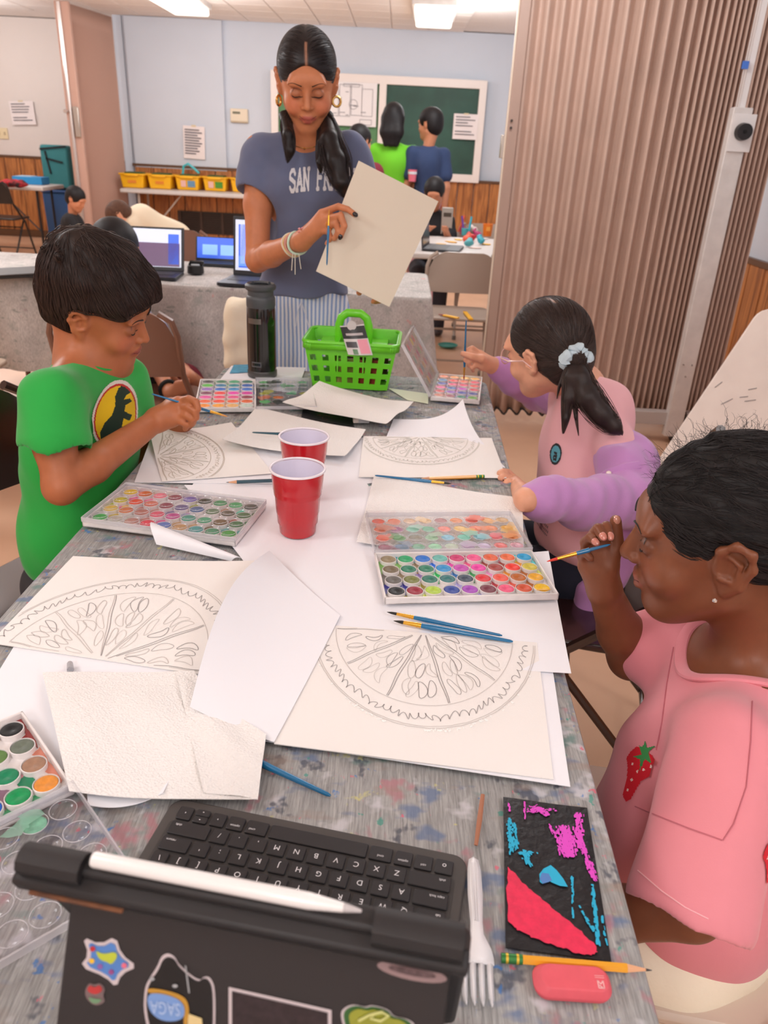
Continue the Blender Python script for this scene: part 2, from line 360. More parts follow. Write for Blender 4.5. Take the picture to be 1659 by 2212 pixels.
# plan poster pinned to the light panel
a = at(700, 175, YB); b = at(812, 275, YB); w, h = b.x-a.x, a.z-b.z
t = thing('floor_plan_poster', 'white line drawn room plan pinned on the light green board panel behind the woman', 'poster', ((a.x+b.x)/2, YB-0.02, (a.z+b.z)/2))
MB().box(((a.x+b.x)/2, YB-0.03, (a.z+b.z)/2), (w, 0.004, h)).build('sheet', mat('poster_white', (236, 232, 232), 0.6), t, smooth=False)
m = MB(); cx, cz = (a.x+b.x)/2, (a.z+b.z)/2
def frame2(m, x, z, w, h, th=0.004):
    for (u, v, sw, sh) in ((x, z+h/2, w, th), (x, z-h/2, w, th), (x-w/2, z, th, h), (x+w/2, z, th, h)): m.box((u, YB-0.034, v), (sw, 0.002, sh))
for (u, v, sw, sh) in ((-.32, 0.02, .2, .6), (-.1, 0.08, .2, .72), (.12, .1, .2, .7), (.32, .05, .2, .62), (.3, -.4, .22, .12), (.02, .43, .3, .06)): frame2(m, cx+u*w, cz+v*h, sw*w, sh*h)
m.tube([(cx+0.06*w+0.05*cos(k*pi/8), YB-0.034, cz+0.05*sin(k*pi/8)) for k in range(16)], 0.002, 4, closed=True)
for k in range(12): m.box((cx+rnd(-.4, .4)*w, YB-0.034, cz+rnd(-.3, .4)*h), (rnd(.03, .08), 0.002, 0.006))
m.build('print', INK, t, smooth=False)
p = at(1005, 274, YB); wall_notice((p.x, YB-0.03, p.z), 0.29, 0.27, 'notice sheet taped to the dark green chalkboard', 0.0, rows=[.7, .95, .6, .85, 0, .8, .95])

# ------------------------------------------------------------------ folding partitions
def accordion(name, label, xs, ys, z0, z1, m, amp, parent_loc, scallop=0.0):
    t = thing(name, label, 'partition', parent_loc)
    NZ = 14; mb = MB(); vs = []; n = len(xs)
    for j in range(NZ+1):
        for i in range(n):
            z = z0+(z1-z0)*j/NZ
            if j == 0: z += scallop*(0.5+0.5*cos(i*2*pi/8))
            vs.append((xs[i], ys[i], z))
    fs = [(j*n+i, j*n+i+1, (j+1)*n+i+1, (j+1)*n+i) for j in range(NZ) for i in range(n-1)]
    mb.add(vs, fs); o = mb.build('pleated_curtain', m, t, angle=80)
    if scallop: MB().tube([(xs[i], ys[i], z0+scallop*(0.5+0.5*cos(i*2*pi/8))) for i in range(n)], .006, 5).build('bottom_sweep', mat('dark_sweep', (58, 50, 48), .8), t)
    s = o.modifiers.new('s', 'SOLIDIFY'); s.thickness = 0.003
    return t
ACC = mat('taupe_vinyl', (206, 176, 160), 0.5, bump=(300, 0.15, 0.0008), var=(5, 0.08))
def pleat_line(p0, p1, widths, amp0, amp1, sub=8, nrm=(0, -1)):
    xs, ys = [], []; tot = sum(widths); pos = 0; d = Vector((p1[0]-p0[0], p1[1]-p0[1]))
    for i, w in enumerate(widths):
        for k in range(sub):
            s = (pos+w*k/sub)/tot; ph = 2*pi*k/sub; a = amp0+(amp1-amp0)*s
            off = a*(sin(ph)+0.28*sin(2*ph)); xs.append(p0[0]+d.x*s+nrm[0]*off); ys.append(p0[1]+d.y*s+nrm[1]*off)
        pos += w
    return xs, ys
ws = [0.088]*3+[0.09]*4+[0.078]*3+[0.06]*2+[0.042]*4+[0.031]*14
X0, X1, YC = 0.53, 1.79, 4.07
xs, ys = pleat_line((X0, YC), (X1, YC+0.06), ws, 0.028, 0.036)
ac = accordion('folding_partition', 'tall taupe accordion partition, closed halfway, behind the two girls', xs, ys, 0.035, CEIL-0.03, ACC, 0.03, (1.1, YC, 0), 0.03)
LEAD = mat('taupe_metal', (176, 148, 134), 0.45)
MB().box((X0-0.02, YC, 1.28), (0.05, 0.10, 2.5)).build('lead_post', LEAD, ac, bevel=0.006)
MB().box((X0-0.048, YC-0.03, 1.28), (0.008, 0.012, 2.5)).build('seal_strip', mat('cream_seal', (232, 216, 196), 0.5), ac)
MB().box((X0-0.058, YC-0.02, 1.36), (0.018, 0.03, 0.10)).build('latch', mat('latch_metal', (190, 180, 170), 0.3, metal=0.7), ac, bevel=0.003)
for zz in (1.44, 1.47): MB().cyl((X0-0.03, YC-0.052, zz), (X0-0.03, YC-0.058, zz), 0.006).build('screw', mat('screw_dark', (60, 46, 40), 0.4), ac)
MB().box((1.2, YC, CEIL-0.02), (1.6, 0.09, 0.03)).build('track', LEAD, ac)
# small partition folded away at the far left
ws = [0.05]*26; xs, ys = pleat_line((-3.72, 9.35), (-3.56, 10.30), ws, 0.04, 0.04, sub=6, nrm=(-1, 0))
a2 = accordion('folding_partition', 'narrow pinkish partition stacked open at the far wall beside the yellow bins', [x+0.12 for x in xs], ys, 0.03, CEIL-0.03, mat('pink_taupe_vinyl', (196, 158, 142), 0.55), 0.03, (-3.5, 9.8, 0))
xq, yq = pleat_line((-3.80, 9.35), (-3.62, 9.95), [0.05]*14, 0.05, 0.05, sub=6, nrm=(-1, 0))
MB().box((-3.57, 9.30, CEIL/2), (0.15, 0.06, CEIL-0.06)).build('lead_post', mat('pink_taupe_vinyl'), a2, bevel=0.01)
MB().cyl((-3.59, 9.255, 0.02), (-3.59, 9.255, CEIL-0.04), 0.020).build('chrome_edge', mat('chrome_tube', (215, 205, 200), 0.25, metal=0.8), a2)
MB().box((-3.53, 9.25, 1.42), (0.06, 0.03, 0.30)).build('latch', mat('latch_metal'), a2, bevel=0.01)
MB().cyl((-3.63, 9.25, 1.52), (-3.63, 9.21, 1.52), 0.02).build('knob', mat('chrome_tube'), a2)

# ------------------------------------------------------------------ rolling folded table with its upright and the white leaf beside it
rk = thing('folded_table_frame', 'white steel upright of a folded rolling table, with black knob and floor rail', 'frame', (1.48, 3.82, 0))
T_ = at(1583, 252, 3.85); B_ = at(1420, 960, 3.85)
xP = 1.478
MB().box((xP, 3.84, 0.80), (0.085, 0.05, 1.52)).build('upright', WHITEP, rk, bevel=0.004)
MB().box((xP+0.012, 3.81, 1.46), (0.10, 0.006, 0.15)).build('bracket', mat('bracket_white', (236, 232, 230), 0.4), rk, bevel=0.001)
MB().cyl((xP+0.012, 3.806, 1.465), (xP+0.012, 3.775, 1.465), 0.036, 0.033, 28).build('knob', BLACKM, rk)
MB().cyl((xP+0.012, 3.776, 1.465), (xP+0.012, 3.772, 1.465), 0.008, n=10).build('knob_bore', mat('bore', (5, 5, 5), 0.8), rk)
MB().box((xP, 3.85, 2.02), (0.025, 0.025, 0.96)).build('upper_tube', mat('bracket_white'), rk)
MB().tube([(xP-0.03, 3.83, 1.5), (xP-0.03, 3.83, 2.5)], 0.003, 6).build('cord', mat('cord_white', (215, 205, 200), 0.5), rk)
MB().box((xP-0.03, 3.826, 1.72), (0.026, 0.01, 0.03)).build('tape_tag', mat('blue_tape', (70, 120, 210), 0.5), rk)
MB().box((1.33, 3.86, 0.13), (0.42, 0.05, 0.07)).box((1.62, 3.86, 0.13), (0.2, 0.05, 0.07)).build('floor_rail', mat('rail_grey', (190, 182, 178), 0.4), rk, bevel=0.004)
for (xx, zz) in ((-0.022, 0.42), (0.02, 0.42), (0.0, 0.36)): MB().cyl((xP+xx, 3.815, zz), (xP+xx, 3.811, zz), 0.004, n=8).build('rivet', mat('rivet', (150, 140, 135), 0.4), rk)
for xx in (1.16, 1.5, 1.72): MB().tube([(xx-0.001, 3.86, 0.04), (xx+0.001, 3.86, 0.04)], 0.001, 3).lathe([(0.0, -0.015), (0.035, -0.015), (0.04, 0), (0.035, 0.015), (0, 0.015)], 16, X=xf((xx, 3.86, 0.04), ry=pi/2)).build('caster', BLACKM, rk)
# leaf: a big warm white laminate panel with rounded corners, leaning
lf = thing('tabletop_leaf', 'large leaning off-white tabletop leaf with grey scuffs behind the nearest girl', 'tabletop', (1.5, 2.6, 0))
A = at(1648, 655, 2.95); Bq = at(1440, 965, 2.75)
up = (A-Bq).normalized(); side = at(1950, 690, 2.75)-A; side = (side-up*side.dot(up)).normalized()
Lh, Lw = (A-Bq).length+0.45, 0.42; nrm = side.cross(up).normalized(); c_ = A-up*Lh/2+side*Lw/2
LX = Matrix(((side.x, up.x, nrm.x, c_.x), (side.y, up.y, nrm.y, c_.y), (side.z, up.z, nrm.z, c_.z), (0, 0, 0, 1)))
LAM = mat('scuffed_laminate', (232, 218, 208), 0.4, var=(9, 0.25, (205, 188, 180)))
MB().prism(rpoly(Lw, Lh, 0.06), -0.03, 0.0, X=LX).build('leaf', LAM, lf, bevel=0.006)
m = MB()
for _ in range(12):
    x, y, a, l = rnd(-.19, .1), rnd(-.1, .35), rnd(0.6, 1.4), rnd(.01, .05)
    m.box((x, y, 0.0012), (l, 0.0025, 0.0006), rot=(0, 0, a), X=LX)
m.build('scuff_marks', mat('scuff', (130, 122, 122), 0.8), lf, smooth=False)['kind'] = 'stuff'
# ------------------------------------------------------------------ the painting table in front
TZ = 0.740
DABS = [((96, 116, 150), 16, .57, .66, (1, 1.6, 1)), ((176, 120, 128), 19, .60, .68, (1.5, 1, 1)), ((96, 130, 124), 17, .59, .68, (1, 1.3, 1)), ((205, 203, 208), 24, .58, .68, (1, 1, 1)),
        ((70, 74, 88), 34, .61, .67, (1, .8, 1)), ((150, 132, 120), 13, .56, .70, (.8, 2, 1)), ((200, 196, 130), 40, .66, .71, (1, 1, 1)), ((214, 96, 118), 58, .68, .72, (1.4, 1, 1)), ((52, 120, 190), 46, .66, .71, (1, 1, 1)), ((60, 150, 135), 50, .68, .72, (1, 1, 1))]
CLOTH = cloth_material('painted_grey_cloth', (188, 187, 185), DABS, amount=0.75)
RA = Vector((0.222, 0)); TD = Vector((0.0240, 1.0)).normalized(); TP = Vector((-TD.y, TD.x))   # right edge point, direction away, direction to the left
TW = 0.752
tb = thing('painting_table', 'long folding table in front with all the paint palettes and paper on it', 'table', (-0.13, 0.95, 0))
def tpt(s, t, z): p = RA+TD*s+TP*t; return Vector((p.x, p.y, z))
cx = tpt(0.94, TW/2, 0); trot = atan2(TD.y, TD.x)-pi/2
MB().prism([tuple(tpt(s, t, 0))[:2] for s, t in ((-0.22, 0.01), (2.16, 0.01), (2.16, TW-0.01), (-0.22, TW-0.01))], TZ-0.045, TZ-0.008).build('tabletop', mat('table_white', (215, 210, 205), 0.5), tb, smooth=False)
for s in (0.25, 1.85):
    for t in (0.1, TW-0.1): MB().cyl(tpt(s, t, 0), tpt(s, t, TZ-0.05), 0.013).build('leg', BLACKM, tb)
    MB().cyl(tpt(s, 0.1, 0.2), tpt(s, TW-0.1, 0.2), 0.010).build('cross_bar', BLACKM, tb)
# cloth with rounded table corners and hanging skirt
def cloth_mb(pt, s0, s1, W, z, drop, ns, nr=0.03, wave=0.014, seed=1, wr=0.0012):
    rg = random.Random(seed); ph = [rg.uniform(0, 6) for _ in range(9)]
    mb = MB(); L = s1-s0
    def per(k, N):        # perimeter parameter -> corner-rounded rectangle
        pass
    out = rpoly(L, W, 0.035, 5); n = len(out)
    ring = []
    for i in range(n):
        a = Vector(out[i]); b = Vector(out[(i+1) % n]); m = max(1, int((b-a).length/0.03))
        ring += [a.lerp(b, k/m) for k in range(m)]
    N = len(ring); rows = []
    inner = 12
    prof = [(f, 0, 0) for f in [k/inner for k in range(1, inner)]]+[(0.985, 0, 0), (0.9965, -0.001, 0)]
    hang = [(-0.006, 0.3), (-0.018, .6), (-0.05, 1)]+[(-0.05-drop*k/6, 1) for k in range(1, 7)]
    vs = [pt((s0+s1)/2, W/2, z)]; fs = []
    for f, dz, _ in prof:
        for i, p in enumerate(ring):
            q = pt((s0+s1)/2+p.x*f, W/2+p.y*f, z+dz+ (wr*(sin(p.x*f*23+ph[0]+2*sin(p.y*f*9))+sin(p.y*f*31+p.x*f*14+ph[1])) if f < 0.98 else 0)); vs.append(q)
    per_len = 0
    for hz, o in hang:
        per_len = 0
        for i, p in enumerate(ring):
            a = ring[i-1]; b = ring[(i+1) % N]; t = (b-a).normalized(); nx, ny = t.y, -t.x
            per_len += (p-a).length
            dd = max(0, (-hz-0.02)/max(drop, .01))
            w = wave*dd*(sin(per_len*17+ph[2])+0.7*sin(per_len*29+ph[3])+0.5*sin(per_len*7+ph[4]))+0.004*o+dd*0.012
            zz = z+hz+(0.018*sin(per_len*5+ph[5])*dd)
            q = pt((s0+s1)/2+p.x+nx*w, W/2+p.y+ny*w, zz); vs.append(q)
    R_ = len(prof)+len(hang)
    fs += [(0, 1+i, 1+(i+1) % N) for i in range(N)]
    for r in range(R_-1):
        fs += [(1+r*N+i, 1+(r+1)*N+i, 1+(r+1)*N+(i+1) % N, 1+r*N+(i+1) % N) for i in range(N)]
    return mb.add(vs, fs)
tc = cloth_mb(tpt, -0.24, 2.17, TW, TZ, 0.16, 0).build('tablecloth', CLOTH)
tag(tc, 'paint splattered grey cloth covering the long table in front', 'tablecloth')
PZ = TZ+0.003

# ------------------------------------------------------------------ sheets of paper
PAPER = mat('white_paper', (244, 244, 249), 0.75, bump=(500, 0.04, 0.0003))
CREAM = mat('watercolor_paper', (244, 240, 236), 0.85, bump=(700, 0.25, 0.0006))
def towel_material():
    m = mat('paper_towel', (246, 243, 240), 0.95); nt, b, L = nodes_of(m)
    tc_ = nt.nodes.new('ShaderNodeTexCoord'); v = nt.nodes.new('ShaderNodeTexVoronoi'); v.inputs['Scale'].default_value = 380; L(tc_.outputs['Object'], v.inputs['Vector'])
    mp = nt.nodes.new('ShaderNodeMapping'); mp.inputs['Rotation'].default_value = (0, 0, 0.78); mp.inputs['Scale'].default_value = (60, 60, 0); L(tc_.outputs['Object'], mp.inputs[0])
    ck = nt.nodes.new('ShaderNodeTexBrick'); ck.offset = 0.0; ck.inputs['Color1'].default_value = (1, 1, 1, 1); ck.inputs['Color2'].default_value = (.8, .8, .8, 1); ck.inputs['Mortar'].default_value = (0, 0, 0, 1)
    ck.inputs['Scale'].default_value = 1.0; ck.inputs['Mortar Size'].default_value = 0.12; ck.inputs['Brick Width'].default_value = 1; ck.inputs['Row Height'].default_value = 1; L(mp.outputs[0], ck.inputs['Vector'])
    ad = nt.nodes.new('ShaderNodeMath'); ad.operation = 'MULTIPLY_ADD'; ad.inputs[1].default_value = 0.35; L(ck.outputs[0], ad.inputs[0]); L(v.outputs[0], ad.inputs[2])
    bp = nt.nodes.new('ShaderNodeBump'); bp.inputs['Strength'].default_value = 0.8; bp.inputs['Distance'].default_value = 0.0012
    L(ad.outputs[0], bp.inputs['Height']); L(bp.outputs[0], b.inputs['Normal']); return m
TOWEL = towel_material()
class Sheet:
    """four photo corners (tl, tr, br, bl) with optional lifts, bilinear sheet with smooth lifts"""
    def __init__(s, name, label, cat, corners, z, m, lifts=(0, 0, 0, 0), pw=3.0, bumps=(), group=None, thick=0.0006, n=28, edge=0.0, wob=0.0):
        s.c = [on(x, y, z+l) for (x, y), l in zip(corners, lifts)]; s.z = z; s.l = lifts; s.pw = pw; s.bumps = bumps; s.wob = wob
        mb = MB().grid(lambda u, v: s.p(u, 1-v), n, n, thick=thick)
        s.o = tag(mb.build(name, m, None, angle=60), label, cat, group)
    def p(s, u, v, dz=0):
        tl, tr, br, bl = s.c
        q = (tl*(1-u)+tr*u)*(1-v)+(bl*(1-u)+br*u)*v
        w = ((1-u)*(1-v), u*(1-v), u*v, (1-u)*v)
        z = s.z+sum(l*wi**s.pw for l, wi in zip(s.l, w))
        for bu, bv, r, h in s.bumps: z += h*math.exp(-((u-bu)**2+(v-bv)**2)/(r*r))
        if s.wob: z += s.wob*(sin(u*7+v*3)+sin(v*9-u*4)+1.5)*0.5
        return Vector((q.x, q.y, z+dz))
PENCIL = mat('pencil_line', (206, 200, 196), 0.8); PENCILD = mat('pencil_line_dark', (160, 155, 155), 0.8)
def rib(mb, pts, w, m=0):
    """thin flat line lying on a sheet"""
    vs = []; 
    for i, p in enumerate(pts):
        a = pts[max(0, i-1)]; b = pts[min(len(pts)-1, i+1)]; d = (b-a); n = Vector((-d.y, d.x, 0))
        n = n.normalized()*w/2 if n.length > 1e-9 else Vector((w/2, 0, 0)); vs += [p+n, p-n]
    mb.add(vs, [(2*i, 2*i+1, 2*i+3, 2*i+2) for i in range(len(pts)-1)], m)
def slice_drawing(sh, uc, vc, ru, rv, sgn, seed, m=None, name='drawing', w=0.0007, dz=0.0006, a0=4, a1=176, lift=1.0):
    """half a fruit slice: rind arcs with scallops, segments filled with loops"""
    rg = random.Random(seed); mb = MB()
    P = lambda r, a: (uc+ru*r*cos(a), vc+sgn*rv*r*sin(a))
    def line(uvs, ww=w, mi=0):
        pts = [sh.p(u, v, dz) for u, v in uvs if 0.01 <= u <= 0.99 and 0.01 <= v <= 0.99]
        if len(pts) > 1: rib(mb, pts, ww, mi)
    A = lambda t: R(a0+(a1-a0)*t)
    for r in (1.0, 0.985): line([P(r+rg.uniform(-.002, .002), A(k/70)) for k in range(71)], w, 0)
    line([P(0.80, A(k/60)) for k in range(61)])
    pts = []
    for k in range(420):
        t = k/420; pts.append(P(0.905+0.026*sin(t*250+2*sin(t*23))+0.012*sin(t*61), A(t)+0.016*cos(t*250+1.5*sin(t*40))))
    line(pts, w, 1)
    segs = [0.0, 0.2, 0.4, 0.62, 0.82, 1.0]
    for i, t in enumerate(segs):
        for off in (-0.012, 0.012):
            line([P(0.06+0.73*k/12, A(min(1, max(0, t+off*(1.2-k/12))))+0.01*sin(k)) for k in range(13)], w, rg.choice((0, 1)))
    for i in range(5):
        t0, t1 = segs[i]+0.03, segs[i+1]-0.03
        n_r = 3
        for jr in range(n_r):
            n_t = (2, 3, 4)[jr]
            for jt in range(n_t):
                if rg.random() < .12: continue
                r = .27+.19*jr+rg.uniform(-.015, .015); t = t0+(t1-t0)*(jt+.5)/n_t; L = rg.uniform(.075, .098); W_ = (t1-t0)*pi/n_t*rg.uniform(.36, .47); ph = rg.uniform(0, 6); tw = rg.uniform(-.35, .35); bend = rg.uniform(-.04, .04); sq = rg.uniform(0, .35)
                loop = []
                for k in range(23):
                    a = 2*pi*k/22; x = L*cos(a)*(1-sq*abs(sin(a))*.3); y = W_*r*sin(a)*(1+sq*sin(2*a+ph))+bend*cos(a)**2
                    xx = x*cos(tw)-y*sin(tw); yy = x*sin(tw)+y*cos(tw); loop.append(P(min(.785, r+xx), A(t)+yy/max(r, .2)))
                line(loop, w*rg.uniform(.7, 1.2), 1 if rg.random() < .4 else 0)
    o = mb.build(name, [m or PENCIL, PENCILD if m is None else m], sh.o, smooth=False); return o

# lower papers first
Sheet('printer_paper', 'white sheet under the two red cups', 'paper', ((398, 1048), (822, 1058), (845, 1288), (530, 1218)), PZ, PAPER, n=14, wob=0.001)
Sheet('printer_paper', 'white sheet whose far edge the back red cup stands near, between the half circle drawings', 'paper', ((470, 952), (790, 945), (845, 1062), (400, 1075)), PZ-0.001, PAPER, n=14)
Sheet('printer_paper', 'white sheet under the open palette in front of the nearest girl', 'paper', ((625, 1235), (1185, 1190), (1234, 1454), (600, 1400)), PZ+0.0015, PAPER, n=14, lifts=(0.0, 0, 0.006, 0))
Sheet('printer_paper', 'large white sheet directly under the half slice drawing of the nearest girl', 'paper', ((655, 1310), (1178, 1340), (1232, 1699), (566, 1600)), PZ+0.003, PAPER, n=16)
Sheet('printer_paper', 'white sheet at the left table edge between the drawing and the paper towel', 'paper', ((40, 1380), (520, 1420), (470, 1690), (-120, 1640)), PZ, PAPER, n=14)
Sheet('printer_paper', 'white sheet corner peeping out below the big paper towel by the keyboard', 'paper', ((170, 1500), (430, 1520), (352, 1712), (190, 1738)), PZ+0.001, PAPER, lifts=(0, 0, 0.012, 0.014), n=14)
Sheet('printer_paper', 'white sheet under the boy in green, its near corner pointing at the palette', 'paper', ((330, 935), (560, 920), (600, 1045), (290, 1042)), PZ, PAPER, n=10)
Sheet('printer_paper', 'white sheet at the far right with one corner curling up', 'paper', ((850, 905), (1000, 862), (1092, 1010), (820, 980)), PZ+0.001, PAPER, lifts=(0, 0.055, 0, 0), pw=4, n=20)
Sheet('painted_sheet', 'far white sheet with a bright blue painted end under the black bottle', 'paper', ((500, 790), (660, 794), (640, 850), (470, 826)), PZ, PAPER, n=8)
bs = Sheet('card', 'blue painted strip at the far left table corner', 'paper', ((505, 788), (565, 786), (552, 803), (496, 806)), PZ+0.002, mat('cyan_paint', (60, 165, 205), 0.6, var=(60, 0.3)), n=4)
Sheet('card', 'pale green card wedged between the basket and the back right palette', 'paper', ((838, 838), (925, 850), (925, 872), (880, 864)), PZ, mat('pale_green_card', (226, 232, 205), 0.7), n=4)
# the drawings
s1 = Sheet('watercolor_sheet', 'watercolor sheet with pencilled citrus slice in front of the nearest girl', 'paper', ((655, 1345), (1160, 1388), (1196, 1683), (592, 1606)), PZ+0.005, CREAM, thick=0.0012, n=20)
slice_drawing(s1, 0.52, -0.02, 0.47, 0.80, 1, 5, w=0.0008)
wx = MB()
for k in range(150):
    a = R(20+140*k/150); u, v = 0.52+0.474*cos(a), -0.02+0.815*sin(a)
    if rnd(0, 1) < (0.8 if 60 < 20+140*k/150 < 88 or 105 < 20+140*k/150 < 128 else .12): wx.box(s1.p(u, v+rnd(-.006, .012), 0.0012), (rnd(.001, .004), rnd(.0008, .002), .0006), rot=(0, 0, rnd(0, 3)))
wx.build('wax_marks', mat('white_wax', (255, 255, 252), 0.25), s1.o, smooth=False)['kind'] = 'stuff'
s2 = Sheet('watercolor_sheet', 'watercolor sheet with pencilled citrus slice at the left table edge', 'paper', ((158, 1201), (592, 1209), (470, 1462), (-22, 1388)), PZ+0.002, CREAM, thick=0.0012, n=20, lifts=(0.0, 0.012, 0, 0))
slice_drawing(s2, 0.50, 1.02, 0.53, 0.80, -1, 9, w=0.0009)
s3 = Sheet('watercolor_sheet', 'watercolor sheet the boy in green is painting, faint slice drawing curling at its edge', 'paper', ((322, 925), (500, 912), (590, 1022), (350, 1040)), PZ+0.003, CREAM, thick=0.001, n=20, lifts=(0.02, 0, 0, 0.0))
slice_drawing(s3, 0.02, 0.5, 0.66, 0.62, 1, 3, m=mat('faint_line', (205, 196, 184), 0.8), w=0.0012, a0=-75, a1=88)
s4 = Sheet('watercolor_sheet', 'watercolor sheet with faint slice drawing under the lilac cardigan girl\'s hand', 'paper', ((785, 942), (1062, 946), (1094, 1032), (775, 1030)), PZ+0.003, CREAM, thick=0.001, n=16)
slice_drawing(s4, 0.44, 0.0, 0.46, 0.72, 1, 4, m=mat('emboss_line', (222, 220, 212), 0.8), w=0.0016)
# sheet curling towards us in the middle
def curl_sheet():
    A = on(582, 1203, PZ+0.012); B = on(735, 1330, PZ+0.006); C_ = on(592, 1607, PZ+0.004)
    D = on(408, 1500, PZ+0.035)
    def f(u, v):
        q = (A*(1-u)+B*u)*(1-v)+(D*(1-u)+C_*u)*v
        bow = sin(pi*v)*(1-u); q = q+Vector((0.0, 0, 0))
        return Vector((q.x-0.012*bow, q.y-0.02*v*(1-v)*(u), PZ+0.0062+0.045*((1-u)**2)*(0.25+0.75*sin(pi*min(1, v*0.95+0.05)))+(0.012 if v > .9 and u < .2 else 0)*0))
    return tag(MB().grid(f, 28, 28, thick=0.0005).build('printer_paper', PAPER, None, angle=60), 'blank white sheet curling up between the two big pencilled drawings', 'paper')
curl_sheet()
# rolled white paper lying over the left palette
def roll_sheet():
    A = on(326, 1128, PZ+0.022); B = on(520, 1205, PZ+0.006); C_ = on(338, 1176, PZ+0.004); D = on(500, 1212, PZ)
    def f(u, v):
        top = A.lerp(B, u); bot = C_.lerp(D, u); q = top.lerp(bot, v); b = sin(pi*v)*0.012*(1-u*0.7)
        return q+Vector((-0.2*b, -0.4*b, b))
    return tag(MB().grid(f, 20, 12, thick=0.0005).build('printer_paper', PAPER, None, angle=60), 'white paper curl leaning over the near edge of the closed palette', 'paper')
roll_sheet()
# paper towels
def towel(label, corners, z, lifts=(0, 0, 0, 0), bumps=(), n=40, wob=0.002): return Sheet('paper_towel', label, 'paper towel', corners, z, TOWEL, lifts=lifts, bumps=bumps, n=n, wob=wob, thick=0.0008)
towel('big paper towel near the left palette and the keyboard', ((92, 1455), (420, 1452), (557, 1726), (150, 1712)), PZ+0.006, lifts=(0, 0, 0.004, 0.012), bumps=((.15, .5, .3, .010), (.6, .3, .2, .006)))
towel('paper towel part lying under the curled sheet, right of the big towel', ((380, 1452), (575, 1590), (557, 1727), (440, 1715)), PZ+0.009, bumps=((.5, .5, .3, .004),), n=20)
towel('quilted paper towel under the lid of the open palette on the right', ((808, 1030), (1128, 1078), (1132, 1215), (770, 1172)), PZ+0.002, lifts=(0, 0, 0, .006), bumps=((.3, .1, .3, .004),))
towel('paper towel behind the red cups with a brush lying on it', ((555, 880), (790, 930), (745, 984), (480, 950)), PZ+0.005, lifts=(0.004, .004, .012, .016), bumps=((.5, .5, .3, .005),))
towel('crumpled paper towel in front of the green basket', ((690, 825), (893, 872), (833, 915), (610, 872)), PZ+0.012, lifts=(0.022, .004, .012, .004), bumps=((.5, .3, .25, .012), (.85, .6, .2, .006)), wob=.004)

